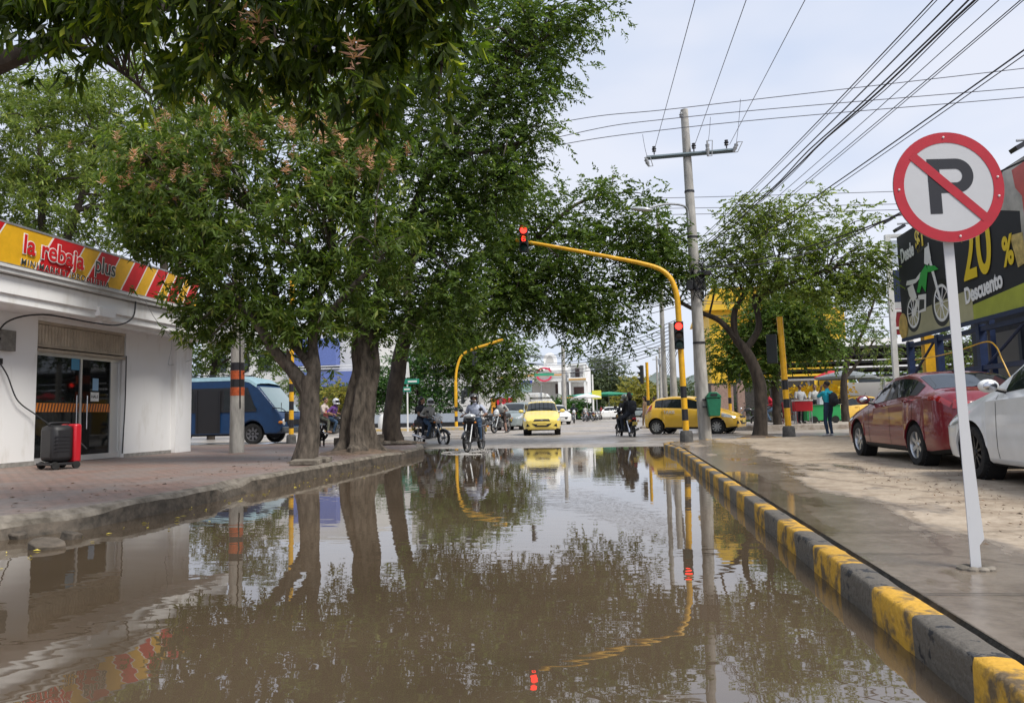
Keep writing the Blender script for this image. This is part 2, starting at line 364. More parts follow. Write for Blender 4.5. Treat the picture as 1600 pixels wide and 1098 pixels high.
# rings spreading from the motorbike crossing the far edge
bp = n.nodes.new('ShaderNodeBump'); bp.inputs['Strength'].default_value = 1; bp.inputs['Distance'].default_value = .0013
K(ad.outputs[0], bp.inputs['Height']); K(bp.outputs[0], b.inputs['Normal'])
g = MB(); g.add([(-14,-14,0),(6,-14,0),(6,29,0),(-14,29,0)], [(0,1,2,3)])
struct(g.build('water', mw, smooth=False), 'brown flood water standing from kerb to kerb, mirroring trees and sky')

# left pavement slab and kerb
def outline_slab(g, line, inner, z0, z1, mi_top=0, mi_side=0):
    pass
brick = bpy.data.materials.new('clay_paving'); brick.use_nodes = True; n = brick.node_tree; b = n.nodes['Principled BSDF']; K = n.links.new
t = n.nodes.new('ShaderNodeTexCoord'); bt = n.nodes.new('ShaderNodeTexBrick'); K(t.outputs['Object'], bt.inputs['Vector'])
bt.inputs['Scale'].default_value = 1; bt.inputs['Brick Width'].default_value = .24; bt.inputs['Row Height'].default_value = .12; bt.inputs['Mortar Size'].default_value = .012
bt.inputs['Color1'].default_value = (.235,.145,.115,1); bt.inputs['Color2'].default_value = (.31,.205,.165,1); bt.inputs['Mortar'].default_value = (.09,.07,.06,1)
z1 = n.nodes.new('ShaderNodeTexNoise'); z1.inputs['Scale'].default_value = .9; z1.inputs['Detail'].default_value = 7; z1.inputs['Roughness'].default_value = .65; K(t.outputs['Object'], z1.inputs['Vector'])
r = n.nodes.new('ShaderNodeValToRGB'); K(z1.outputs['Fac'], r.inputs[0]); r.color_ramp.elements[0].position = .42; r.color_ramp.elements[1].position = .62
r.color_ramp.elements[0].color = (0,0,0,1); r.color_ramp.elements[1].color = (.8,.8,.8,1)
mi_ = n.nodes.new('ShaderNodeMix'); mi_.data_type = 'RGBA'; K(r.outputs[0], mi_.inputs[0]); K(bt.outputs['Color'], mi_.inputs[6]); mi_.inputs[7].default_value = (.215,.195,.18,1)
z3 = n.nodes.new('ShaderNodeTexNoise'); z3.inputs['Scale'].default_value = 22; z3.inputs['Detail'].default_value = 6; K(t.outputs['Object'], z3.inputs['Vector'])
r3 = n.nodes.new('ShaderNodeValToRGB'); K(z3.outputs['Fac'], r3.inputs[0]); r3.color_ramp.elements[0].position = .3; r3.color_ramp.elements[1].position = .6; r3.color_ramp.elements[0].color = (.6,.58,.56,1)
m5 = n.nodes.new('ShaderNodeMix'); m5.data_type = 'RGBA'; m5.blend_type = 'MULTIPLY'; m5.inputs[0].default_value = .7; K(mi_.outputs[2], m5.inputs[6]); K(r3.outputs[0], m5.inputs[7])
K(m5.outputs[2], b.inputs['Base Color']); b.inputs['Roughness'].default_value = .6
bp = n.nodes.new('ShaderNodeBump'); bp.inputs['Strength'].default_value = .5; bp.inputs['Distance'].default_value = .01; K(bt.outputs['Fac'], bp.inputs['Height']); bp.invert = True
K(bp.outputs[0], b.inputs['Normal'])

def resample(line, step):
    out = []
    for (a, b_) in zip(line[:-1], line[1:]):
        a = Vector(a); b_ = Vector(b_); k = max(1, int((b_-a).length/step))
        if (b_-a).length > 60 or a.y > 25.2 and b_.x < -13.5: k = 4
        for i in range(k): out.append(a.lerp(b_, i/k))
    out.append(Vector(line[-1])); return out
def normals2(line):
    out = []
    for i in range(len(line)):
        t_ = (line[min(i+1, len(line)-1)] - line[max(i-1, 0)]).normalized(); out.append(Vector((t_.y, -t_.x)))
    return out
KW = .20
lk = resample(LKERB, .22); ln = normals2(lk)          # normals point to the road (+X)
def jit(p, k, a): return a*mnoise.noise(Vector((p.x*k, p.y*k, 1.7)))
# slab top: inside edge of the kerb to the far left
g = MB(); inner = [p - n_*KW for p, n_ in zip(lk, ln)]
k0 = len(inner)
sel = [i for i, p in enumerate(inner) if p.x > -14]
vs = [(inner[i].x, inner[i].y, LZ) for i in sel] + [(-60, inner[i].y, LZ) for i in sel]; m_ = len(sel)
g.add(vs, [(i, i+1, m_+i+1, m_+i) for i in range(m_-1)])
struct(g.build('sidewalk', brick, smooth=False), 'worn clay paver pavement in front of the white shop')
M_KERB = mat('old_kerb_concrete', (.25,.22,.18), .9, col2=(.085,.072,.055), vscale=5, bump=.6, bscale=18, detail=8)
g = MB(); prof = [(0,-.2),(0,.0),(.0,LZ-.035),(-.03,LZ+.012),(-.10,LZ+.016),(-KW-.004,LZ+.010),(-KW-.004,LZ-.1)]
vs = []; npf = len(prof)
for p, n_ in zip(lk, ln):
    wob = jit(p, 1.3, .05) + jit(p, 6, .018); crumble = max(0, mnoise.noise(Vector((p.y*.55, p.x, 9)))-.1)*.10
    if 5.6 < p.y < 7.3: crumble += .05
    if 9.6 < p.y < 10.4: crumble += .07
    for j, (o_, z_) in enumerate(prof):
        q = p + n_*(o_ + (wob if j < 4 else 0) - (crumble*.8 if j in (2, 3) else 0))
        vs.append((q.x, q.y, z_ - (crumble if j in (2, 3, 4) else 0) + (jit(q, 5, .012) if 2 <= j <= 4 else 0)))
M_KF = mat('muddy_kerb_face', (.13,.105,.08), .8, col2=(.04,.034,.026), vscale=6, bump=.7, bscale=18, detail=8)
for j_, mi in ((0,1),(1,1),(2,0),(3,0),(4,0),(5,0)): g.add(vs, [(i*npf+j_, (i+1)*npf+j_, (i+1)*npf+j_+1, i*npf+j_+1) for i in range(len(lk)-1)], mi)
struct(g.build('kerb', [M_KERB, M_KF], ang=50), 'crumbling bare concrete kerb along the left pavement')
# broken slabs of kerb lying at the water's edge
for k_, (px, py, s_) in enumerate([(75, 852, .34), (112, 838, .22), (28, 838, .2), (325, 772, .3), (352, 768, .2)]):
    p = atz(px, py, .02); g = MB(); rr_ = random.Random(k_)
    pts = [(math.cos(a_)*s_*rr_.uniform(.35, .55), math.sin(a_)*s_*rr_.uniform(.25, .45)) for a_ in np.linspace(0, 2*math.pi, 9)[:-1]]
    rt = Matrix.Rotation(R(rr_.uniform(-12, 12)), 3, 'X') @ Matrix.Rotation(R(rr_.uniform(-10, 10)), 3, 'Y')
    g.prism(pts, -.05, .04, fn=lambda u, v, d: tuple(rt @ Vector((u, v, d)) + p))
    tag(g.build('concrete_chunk', M_KF, bevel=.012), ['long flat slab of broken kerb half under water by the left edge', 'small broken kerb piece leaning against the left pavement edge', 'rough lump of broken kerb nearest the left picture edge', 'broken slab lying at the notch in the left kerb', 'small chip of concrete beside the notch in the left kerb'][k_], 'rubble', 'broken pieces of the left kerb')

# right sidewalk/lot
g = MB(); rk = resample(RK, .3); rn = [-n_ for n_ in normals2(rk)]   # normals towards road (-X)
RW = .15
inn = [p - n_*(RW+.035) for p, n_ in zip(rk, rn)]
sel = [p for p in inn if p.x < 8.9]
# lot as strips from kerb to x=9+
cols = 14
vs = []
for p in sel:
    x1 = 60
    for c in range(cols+1):
        t_ = (c/cols)**1.6; x = p.x + (x1-p.x)*t_; dz = .005*mnoise.noise(Vector((x*.8, p.y*.5, 5))) if x < 8 else 0
        vs.append((x, p.y, GZ + dz))
g.add(vs, [(i*(cols+1)+c, (i+1)*(cols+1)+c, (i+1)*(cols+1)+c+1, i*(cols+1)+c+1) for i in range(len(sel)-1) for c in range(cols)])
lot = struct(g.build('pavement', M_LOT, smooth=True), 'sandy concrete forecourt, wet and dark along the striped kerb')
# gutter groove behind kerb
g = MB(); vs = []
for p, n_ in zip(rk, rn):
    for o_, z_ in ((RW-.002, GZ-.06), (RW+.015, GZ-.045), (RW+.04, GZ+.001)): q = p - n_*o_; vs.append((q.x, q.y, z_))
g.add(vs, [(i*3+j, (i+1)*3+j, (i+1)*3+j+1, i*3+j+1) for i in range(len(rk)-1) for j in range(2)])
struct(g.build('gutter', mat('dirt_joint', (.05,.045,.035), .8, var=.5, vscale=12, bump=.8, bscale=30)), 'dark dirt filled joint behind the striped kerb')
# puddles: real sheets of water lying on the forecourt
mp_ = bpy.data.materials.new('puddle_water'); mp_.use_nodes = True; b = mp_.node_tree.nodes['Principled BSDF']
b.inputs['Base Color'].default_value = (.15,.125,.095,1); b.inputs['Roughness'].default_value = .04; b.inputs['IOR'].default_value = 1.5
def puddle(px, py, rx, ry, seed, lab):
    p = atz(px, py, GZ+.012); g = MB(); N = 40
    pts = []
    for k in range(N):
        a = 2*math.pi*k/N; f_ = 1 + .45*mnoise.noise(Vector((math.cos(a)*1.6, math.sin(a)*1.6, seed*3.1)))
        pts.append((max(1.45, p.x + rx*f_*math.cos(a)), p.y + ry*f_*math.sin(a), GZ+.0135))
    g.add([(p.x, p.y, GZ+.0135)]+pts, [(0, 1+k, 1+(k+1) % N) for k in range(N)]); tag(g.build('puddle', mp_, smooth=False), lab, 'puddle', 'puddles on the wet forecourt', 'structure')
g = MB()
for k_, y_ in enumerate((3.9, 5.75, 8.4, 11.2, 15.2)):
    pts = [(1.4+i*.35, y_+.02*i+.02*mnoise.noise(Vector((i*.7, y_, 0)))) for i in range(24)]
    g.add([(x_, y__-.005, GZ+.0075) for x_, y__ in pts]+[(x_, y__+.006, GZ+.0075) for x_, y__ in pts], [(i, i+1, 25+i, 24+i) for i in range(23)])
struct(g.build('slab_joint', mat('joint_dirt', (.035,.03,.022), .9), smooth=False), 'thin dark joints between the forecourt slabs')
# striped kerb (right): painted blocks
BY = mat('kerb_yellow', (.60,.335,.035), .6, col2=(.15,.105,.055), vscale=8, bump=.7, bscale=24, detail=12, lo=.40, hi=.53)
BB = mat('kerb_black', (.028,.028,.03), .5, col2=(.12,.105,.085), vscale=8, bump=.7, bscale=28, detail=10, lo=.60, hi=.42)
BG = mat('kerb_worn', (.13,.12,.10), .7, col2=(.05,.048,.04), vscale=9, bump=.5, bscale=35, detail=7)
bounds = [-6, .55, 1.12, 1.70, 2.26] + [round(atz(x_, y_, GZ-.01).y, 3) for x_, y_ in ((1520.6,1033),(1423,965),(1355,919),(1303,884),(1263,854),(1231,833),(1207,813))]
while bounds[-1] < 34: bounds.append(bounds[-1]+random.uniform(.50,.68))
cum = [0]
for a, b_ in zip(rk[:-1], rk[1:]): cum.append(cum[-1]+(b_-a).length)
def on_rk(s):   # arc length from y=-14
    i = max(0, min(len(cum)-2, int(np.searchsorted(cum, s))-1)); t_ = (s-cum[i])/(cum[i+1]-cum[i])
    return rk[i].lerp(rk[i+1], t_), rn[i].lerp(rn[i+1], t_).normalized()
g = MB(); prof = [(0.0,-.2),(0,.0),(0,GZ-.03),(.004,GZ-.010),(.014,GZ+.001),(.07,GZ+.006),(.13,GZ+.003),(RW-.006,GZ-.004),(RW,GZ-.06)]
npf = len(prof)
for bi in range(1, len(bounds)):
    a, b_ = bounds[bi-1]+14, bounds[bi]+14; k = max(2, int((b_-a)/.09)); vs = []
    for i in range(k+1):
        s_ = a + (b_-a)*i/k; p, n_ = on_rk(s_)
        for j, (o_, z_) in enumerate(prof):
            q = p - n_*o_; e_ = .008*mnoise.noise(Vector((q.x*9, q.y*7, z_*9))) + .006*mnoise.noise(Vector((q.x*30, q.y*22, z_*30)))
            q = q + n_*(e_ if j < 5 else 0); vs.append((q.x, q.y, z_ + (e_*.7 if j > 1 else 0)))
    yel = (bi % 2 == 0)
    # sequence: block from 3.36 to 3.88 is yellow
    idx = 6; yel = ((bi-1-idx) % 2 == 0)
    mi = 0 if yel else 1
    g.add(vs, [(i*npf+j, (i+1)*npf+j, (i+1)*npf+j+1, i*npf+j+1) for i in range(k) for j in range(npf-1)], mi)
struct(g.build('striped_kerb', [BY, BB], ang=60, fixn=True), 'kerb painted in yellow and black blocks along the right of the flood')

# drift of dead leaves and dirt on the forecourt
def litter(name, n_, area, size, m, lab, z, kind='stuff'):
    V = []; F = []
    for i in range(n_):
        x, y = area(); a = random.uniform(0, 6.28); s_ = size*random.uniform(.4, 1.3); c, s = math.cos(a)*s_, math.sin(a)*s_; hz = random.uniform(.002, .02)
        o = len(V); V += [(x-c, y-s, z+.003), (x+s*.35, y-c*.35, z+hz), (x+c, y+s, z+.004), (x-s*.35, y+c*.35, z+hz*.6)]; F.append((o, o+1, o+2, o+3))
    g = MB(); g.V = V; g.F = F; g.I = [0]*len(F); o = g.build(name, m, fixn=False, smooth=False); struct(o, lab, kind); return o
M_DL = leafmat('dead_leaf', (.05,.028,.015), (.16,.09,.045), None, .7, .1)
def area_r():
    while True:
        y = abs(random.gauss(0, 4.5))+4.6; x = 3.0 + .10*(y-5) + random.gauss(0, .35)
        if 1.6 < x < 4.3 and y < 22: return x, y
litter('leaf_litter', 420, area_r, .022, M_DL, 'brown leaf bits washed up along the dry edge of the forecourt', GZ+.012)
def area_l():
    while True:
        y = random.uniform(3, 20); x = -6.0 - abs(random.gauss(0, 1.2))
        return x, y
litter('fallen_leaves', 260, area_l, .035, M_DL, 'scattered fallen leaves on the clay pavers', LZ+.003)
M_YL = leafmat('yellow_leaf', (.45,.35,.04), (.55,.45,.08), None, .6, .2)
def area_w():
    y = random.uniform(5, 16); return -5.35 + random.gauss(.1, .22) + (.3 if y < 8 else 0), y
litter('floating_leaves', 70, area_w, .03, M_YL, 'yellow leaves floating beside the left kerb', .002)
# ================================================================== shop on the left
XW, XF = -12.75, -11.8       # wall plane, canopy face
WALL = mat('white_render', (.82,.82,.815), .8, col2=(.68,.665,.63), vscale=2.2, bump=.1, bscale=30, detail=9, stretch=(1,1,.28), lo=.30, hi=.46)
WALLD = mat('grubby_white', (.60,.60,.59), .8, col2=(.42,.41,.39), vscale=2, bump=.1, detail=7, lo=.3, hi=.55)
SHUT = mat('beige_shutter', (.44,.38,.30), .5, var=.2, vscale=3)
ALU = mat('aluminium', (.62,.63,.63), .35, .6)
BASE = mat('grey_plinth', (.28,.27,.25), .8, var=.3)
GLASS = mat('shop_glass', (.03,.035,.035), .03, 0, spec=.5, trans=.75, ior=1.45)
shop = thing('shop', 'white corner minimarket with yellow and red sign on its canopy', 'shop', (XW, 17, LZ))
DY0, DY1, DZ = 14.45, 17.35, 2.72   # door bay
y0 = 6.0
g = MB()
g.b2((XW-.25, y0, LZ), (XW, DY0, 4.0)); g.b2((XW-.25, DY1+.02, LZ), (XW, 19.35, 4.0))
g.b2((XW-.25, DY0+.001, 3.38), (XW-.002, DY1+.019, 4.0))
g.b2((-24, 19.6, LZ), (XW-.26, 20.05, 4.0)); g.b2((-24, y0, LZ), (-23.7, 19.58, 4.0)); g.b2((-23.68, y0, LZ), (XW-.26, y0+.2, 4.0))
g.build('wall', WALL, shop)
g = MB(); g.b2((XW-.45, 19.352, LZ), (XW+.14, 20.12, 3.45)); g.build('corner_pillar', WALL, shop, bevel=.01)
g = MB(); g.b2((XW, y0, LZ), (XW+.02, DY0-.003, LZ+.1)); g.b2((XW, DY1+.023, LZ), (XW+.02, 19.35, LZ+.09)); g.build('plinth', BASE, shop)
g = MB(); g.b2((-24.4, y0-.2, 4.0), (XW+.3, 20.5, 4.25)); g.build('roof', WALLD, shop)
g = MB()
g.b2((XW+.0, y0, 3.45), (XF, 20.62, 4.0)); g.b2((XW-.3, 20.12, 3.47), (XW-.001, 20.62, 3.99))
g.b2((XF+.0, y0, 3.62), (XF+.05, 20.7, 3.98)); g.build('canopy', WALL, shop, bevel=.012)
g = MB(); g.b2((XF-.9, y0, 4.002), (XF+.16, 20.75, 4.09)); g.b2((XF+.03, y0, 4.092), (XF+.2, 19.0, 4.15)); g.build('cornice', WALLD, shop, bevel=.008)
for (ya, yb, za, zb, xx) in ((15.0, 15.55, 3.50, 3.72, .11), (18.3, 18.65, 3.42, 3.80, .13), (20.2, 20.72, 3.38, 3.60, .16), (15.4, 19.6, 3.36, 3.46, -.15)):
    g = MB(); g.b2((XF-.35, ya, za), (XF+xx, yb, zb)); g.build('bracket', WALL, shop, bevel=.008)
# roller shutter box with ribs
g = MB()
g.grid(lambda u, v: (XW-.03+.012*math.cos(u*math.pi*60), DY0+.02+(DY1-DY0-.04)*u, 2.86+.44*v), 360, 1); g.b2((XW-.12, DY0+.01, 2.80), (XW-.02, DY1-.01, 2.86)); g.b2((XW-.1, DY0+.01, 2.70), (XW+.01, DY1-.01, 2.765))
g.b2((XW-.12, DY0+.01, 3.31), (XW-.005, DY1-.01, 3.375))
g.build('roller_shutter', SHUT, shop, ang=80)
g = MB()
for y_ in (DY0+.03, 15.93, DY1-.36, DY1-.04): g.b2((XW-.16, y_-.03, LZ+.02), (XW-.1, y_+.03, 2.70))
g.b2((XW-.17, DY0, LZ+.01), (XW-.09, DY1, LZ+.14)); g.b2((XW-.165, DY0, 2.62), (XW-.095, DY1, 2.70)); g.build('door_frame', ALU, shop)
for (a, b_) in ((DY0+.062, 15.898), (15.962, DY1-.392)):
    d_ = MB(); d_.b2((XW-.137, a, LZ+.141), (XW-.125, b_, 2.618)); gd = d_.build('glass_door', GLASS, shop)
    h = MB(); yy = b_-.14 if b_ < 16 else a+.14
    h.tube([(XW-.06, yy, .95), (XW-.06, yy, 1.75)], .016, 8); h.tube([(XW-.125, yy, 1.05), (XW-.06, yy, 1.05)], .01, 6); h.tube([(XW-.125, yy, 1.65), (XW-.06, yy, 1.65)], .01, 6)
    h.build('handle', CHROME, gd)
g = MB(); g.b2((XW-.13, DY1-.33, LZ+.14), (XW-.12, DY1-.07, 2.62)); g.build('side_panel', ALU, shop)
ORG = mat('orange_sticker', (.62,.20,.03), .5); DKS = mat('sticker_dark', (.10,.035,.02), .5)
g = MB(); g.b2((XW-.122, DY0+.06, 1.36), (XW-.118, DY1-.39, 1.56)); st = g.build('warning_stripe', ORG, shop)
g = MB()
for k in range(26):
    yy = DY0+.08+k*.094; g.prism([(yy, 1.365), (yy+.04, 1.365), (yy+.085, 1.555), (yy+.045, 1.555)], 0, .003, fn=lambda u, v, d: (XW-.1175+d, u, v))
g.build('hatching', DKS, st)
for (ya, za, w_, h_, c_) in ((16.28, 1.62, .28, .22, WHITEP), (16.34, 1.88, .2, .3, mat('sticker_blue', (.25,.42,.6), .5)), (15.62, 2.35, .26, .3, mat('sticker_cyan', (.06,.25,.42), .5))):
    g = MB(); g.b2((XW-.122, ya, za), (XW-.117, ya+w_, za+h_)); g.build('sticker', c_, shop)
text('lettering', 'HALE', BLACK, .10, frame3((0,1,0), (0,0,1), (1,0,0), (XW-.116, 16.30, 1.70)), shop, .001, .002)
# inside of the shop: floor, back wall, shelves of goods
g = MB(); g.b2((-23.6, 6.3, LZ), (XW-.3, 19.5, LZ+.02)); g.build('interior_floor', mat('shop_tiles', (.35,.33,.30), .3), shop)
g = MB(); g.b2((-19.2, 6.3, LZ), (-19.1, 19.5, 3.9)); g.build('partition', mat('shop_inner_wall', (.32,.31,.29), .8), shop)
for k, (xx, ya) in enumerate([(-15.2, 14.2), (-15.2, 16.1), (-17.4, 13.2), (-17.4, 15.6)]):
    g = MB()
    for z_ in (.25, .65, 1.05, 1.45, 1.85): g.b2((xx-.2, ya, z_), (xx+.2, ya+1.5, z_+.03))
    g.b2((xx-.02, ya, .2), (xx+.02, ya+1.5, 2.2))
    g.build('shelf_rack', WHITEP, shop)
PK = [mat('pack_'+c, v, .5) for c, v in (('red', (.5,.05,.04)), ('white', (.6,.6,.58)), ('blue', (.05,.15,.4)), ('yellow', (.6,.45,.05)), ('green', (.08,.3,.1)))]
g = MB(); rr_ = random.Random(3)
for k, (xx, ya) in enumerate([(-15.2, 14.2), (-15.2, 16.1), (-17.4, 13.2), (-17.4, 15.6)]):
    for z_ in (.28, .68, 1.08, 1.48, 1.88):
        y_ = ya
        while y_ < ya+1.4:
            w_ = rr_.uniform(.07, .16); h_ = rr_.uniform(.12, .28); g.b2((xx+.03, y_, z_), (xx+.19, y_+w_*.9, z_+h_), rr_.randrange(5)); y_ += w_
pk = g.build('goods', PK, shop); pk['kind'] = 'stuff'
# shop sign
SY, SR = mat('sign_yellow', (.72,.40,.02), .35, var=.08), mat('sign_red', (.55,.015,.02), .35, var=.1)
SWH = mat('sign_white', (.75,.74,.72), .4)
sgn = thing('shop_sign', 'long yellow and red striped fascia sign above the white shop', 'sign', (XF+.1, 14, 4.15))
S0, S1, Z0, Z1 = 7.0, 18.75, 4.16, 4.96
tilt = .16
def SP(u, v, d=0): # u along Y, v height fraction
    return (XF+.14+d+(v-Z0)*.06, u, v)
g = MB(); g.prism([(S0, Z0), (S1, Z0), (S1, Z1), (S0, Z1)], -.12, 0, fn=SP); g.build('panel', SY, sgn)
g = MB()
for (a, b_, c, d) in ((S0, Z0, S1, Z0+.03), (S0, Z1-.02, S1, Z1+.02)): g.prism([(a, b_), (c, b_), (c, d), (a, d)], -.13, .012, fn=SP)
g.build('frame', GREYMET, sgn)
g = MB(); gw = MB(); y_ = 11.6
ks = 0
for (ya, yb) in ((11.0, 11.9), (13.15, 14.0), (14.55, 15.15), (15.72, 16.16), (16.62, 17.02), (17.42, 17.8), (18.16, 18.52), (9.2, 9.9)):
    sl_ = .42; a, b_ = ya-.05, yb-.05
    gw = MB(); g = MB()
    gw.prism([(a-.04, Z0+.03), (b_+.04, Z0+.03), (b_+.04+sl_, Z1-.02), (a-.04+sl_, Z1-.02)], 0, .004, fn=SP)
    g.prism([(a, Z0+.03), (b_, Z0+.03), (b_+sl_, Z1-.02), (a+sl_, Z1-.02)], .003, .008, fn=SP)
    rs_ = g.build('red_stripe', SR, sgn); gw.build('white_edging', SWH, rs_)
def signtext(body, m, size, y_, z_, d, off, parent=sgn, sx=1, spacing=1, name='lettering'):
    return text(name, body, m, size, frame3((0,1,0), (.06,0,1), (1,0,0), SP(y_, z_, d)), parent, .003, off, sx=sx, spacing=spacing)
signtext('la rebaja', SWH, .52, 12.72, 4.47, .014, .030, sx=.92)
signtext('la rebaja', SR, .52, 12.72, 4.47, .022, .010, sx=.92)
signtext('plus', SWH, .52, 14.72, 4.47, .014, .020, sx=.80)
signtext('plus', mat('sign_dark', (.05,.06,.05), .4), .52, 14.72, 4.47, .022, .001, sx=.80)
signtext('MINIMARKET DROGUERIA', SWH, .175, 12.70, 4.225, .014, .003, spacing=1.22)
signtext('MINIMARKET DROGUERIA', MATS['sign_dark'], .175, 12.70, 4.225, .022, .001, spacing=1.22)
# meter box, socket and cables on the wall
g = MB(); g.b2((XW, 13.35, 2.62), (XW+.14, 13.72, 3.05)); mb_ = g.build('meter_box', mat('box_grey', (.20,.19,.17), .6, var=.3, vscale=9), None, bevel=.01)
tag(mb_, 'small grey electric meter box high on the white wall beside the shop door', 'meter box'); 
g = MB(); g.b2((XW, 13.40, 2.34), (XW+.05, 13.5, 2.46)); tag(g.build('wall_socket', BLACK, bevel=.008), 'little black power socket below the meter box on the white wall', 'socket')
def cable(name, pts, r, m, lab, cat='cable', group=None, k=8, n=6):
    g = MB(); g.tube(smooth_poly(pts, k), r, n); o = g.build(name, m); tag(o, lab, cat, group); return o
cable('black_cable', [(XW+.05, 13.42, 2.36), (XW+.12, 13.55, 2.1), (XW+.10, 13.85, 1.6), (XW+.14, 14.3, 1.3), (XW+.5, 14.45, 1.0), (-11.5, 14.2, .72), (-11.2, 14.1, .55)], .014, BLACK, 'black power cord hanging from the wall socket to the generator')
cable('black_cable', [(XW+.1, 13.5, 3.0), (XW+.14, 13.15, 2.7), (XW+.2, 13.4, 3.2), (XW+.5, 14.0, 3.42), (XF+.1, 14.8, 3.32), (XF+.12, 15.6, 3.36), (XF+.14, 16.1, 3.6), (XF+.14, 16.2, 4.02)], .018, BLACK, 'thick black cable looping from the meter box up to the canopy')
cable('grey_wire', [(XF+.2, 16.45, 4.08), (XF+.16, 16.9, 3.7), (XF+.1, 17.7, 3.2), (XW+.2, 18.9, 2.75), (XW+.06, 19.2, 2.68), (XW+.2, 19.9, 2.85), (XF+.1, 20.5, 3.3)], .007, GREYMET, 'thin grey wire drooping from the shop canopy across the blank wall')
cable('grey_wire', [(XW-.02, DY1-.01, .3), (XW+.02, DY1+.005, 1.5), (XW+.03, DY1+.0, 2.8)], .015, BLACK, 'black conduit running up the right side of the shop door')
# generator in front of the door
gp = atz(98, 732, LZ); gen = thing('generator', 'black and red generator standing on the pavement before the shop door', 'generator', (gp.x-.05, gp.y-.05, LZ), R(68))
RP = mat('generator_red', (.45,.01,.02), .35, coat=.3)
g = MB(); g.box((-.05, 0, .50), (.42, .52, .72)); g.build('body', mat('generator_black', (.016,.016,.018), .5), gen, world=False, bevel=.10)
g = MB(); g.box((.22, 0, .50), (.15, .54, .76)); g.build('front_panel', RP, gen, world=False, bevel=.04)
g = MB()
for k in range(5): g.box((-.08, -.262, .36+.07*k), (.30, .012, .025))
g.build('vent', DARKMET, gen, world=False)
g = MB(); g.tube(smooth_poly([(-.18, 0, .84), (-.18, 0, .90), (.16, 0, .90), (.16, 0, .84)], 5), .022, 8); g.build('handle', BLACK, gen, world=False)
g = MB(); g.box((-.02, 0, .105), (.56, .52, .05)); g.build('skid', BLACK, gen, world=False, bevel=.01)
for sx_ in (-.2, .2):
    for sy_ in (-.25, .25):
        g = MB(); g.lathe([(.0,-.03),(.07,-.03),(.075,0),(.07,.03),(0,.03)], (sx_, sy_, .078), 'Y', 16); g.build('wheel', RUBBER, gen, world=False)

# ================================================================== poles and traffic lights
def signal_head(parent, c, rz, lit=None, s=1.0, digit=False, world_mat=None):
    """three-lamp head facing local -Y; c in parent's local frame"""
    e = subempty('signal_head', parent, c, (0, 0, rz))
    g = MB(); g.box((0, 0, 0), (.34*s, .17*s, 1.02*s)); g.build('housing', mat('signal_black', (.02,.025,.025), .5), e, world=False, bevel=.02)
    for k, z_ in enumerate((.33, 0, -.33)):
        col = REDLAMP if lit == k else (mat('lamp_dark_amber', (.05,.03,.015), .3), mat('lamp_dark_green', (.015,.05,.04), .3))[1 if k == 2 else 0]
        if digit and k == 1:
            g = MB(); W_, H_ = .055*s, .085*s
            for (a, b_) in (((-1,0),(1,0)), ((-1,1),(1,1)), ((-1,-1),(1,-1)), ((-1,0),(-1,1)), ((1,0),(1,1)), ((-1,0),(-1,-1)), ((1,0),(1,-1))):
                g.tube([(a[0]*W_, -.098*s, z_*s+a[1]*H_), (b_[0]*W_, -.098*s, z_*s+b_[1]*H_)], .013*s, 6)
            g.build('countdown_digit', REDLAMP, e, world=False); g = MB(); g.lathe([(0,-.086*s),(.14*s,-.086*s),(.14*s,-.07*s)], (0, 0, z_*s), 'Y', 20); g.build('lamp', BLACK, e, world=False)
        else:
            g = MB(); g.lathe([(0,-.11*s),(.08*s,-.105*s),(.13*s,-.09*s),(.13*s,-.07*s)], (0, 0, z_*s), 'Y', 20); g.build('lamp', col, e, world=False)
        g = MB(); vs = []
        for j in range(13):
            a = math.pi*(-.12 + 1.24*j/12)
            for (r_, y_) in ((.155*s, -.085*s), (.155*s, -.085*s-(.05+.17*max(0, math.sin(a)))*s)): vs.append((r_*math.cos(a), y_, z_*s+r_*math.sin(a)))
        g.add(vs, [(2*j, 2*j+1, 2*j+3, 2*j+2) for j in range(12)]); o = g.build('visor', MATS['signal_black'], e, world=False)
        sd = o.modifiers.new('thick', 'SOLIDIFY'); sd.thickness = .006
    return e
def banded_pole(root, base, top, r, stripes, footing=True, rt=None):
    base = Vector(base); top = Vector(top); d = top-base
    zs = [0] + stripes + [d.length]; 
    for i in range(len(zs)-1):
        g = MB(); a = base + d*(zs[i]/d.length); b_ = base + d*(zs[i+1]/d.length)
        rr = r - ((r-(rt or r)) * (zs[i]/d.length)); rb = r - ((r-(rt or r)) * (zs[i+1]/d.length))
        g.tube([a, b_], [rr, rb], 20, caps=(i in (0, len(zs)-2)))
        blk = (i % 2 == 1) if zs[i+1] != d.length else False
        g.build('band' if blk else 'pole', BLKP if blk else YEL, root)
    if footing:
        g = MB(); g.lathe([(.001, -.02),(r*2.1, -.02),(r*2.0, .26),(r*1.7, .32),(r*.9, .34)], base, 'Z', 10); g.build('footing', mat('footing_concrete', (.09,.088,.085), .8, var=.4, bump=.3), root, bevel=.01, ang=30)

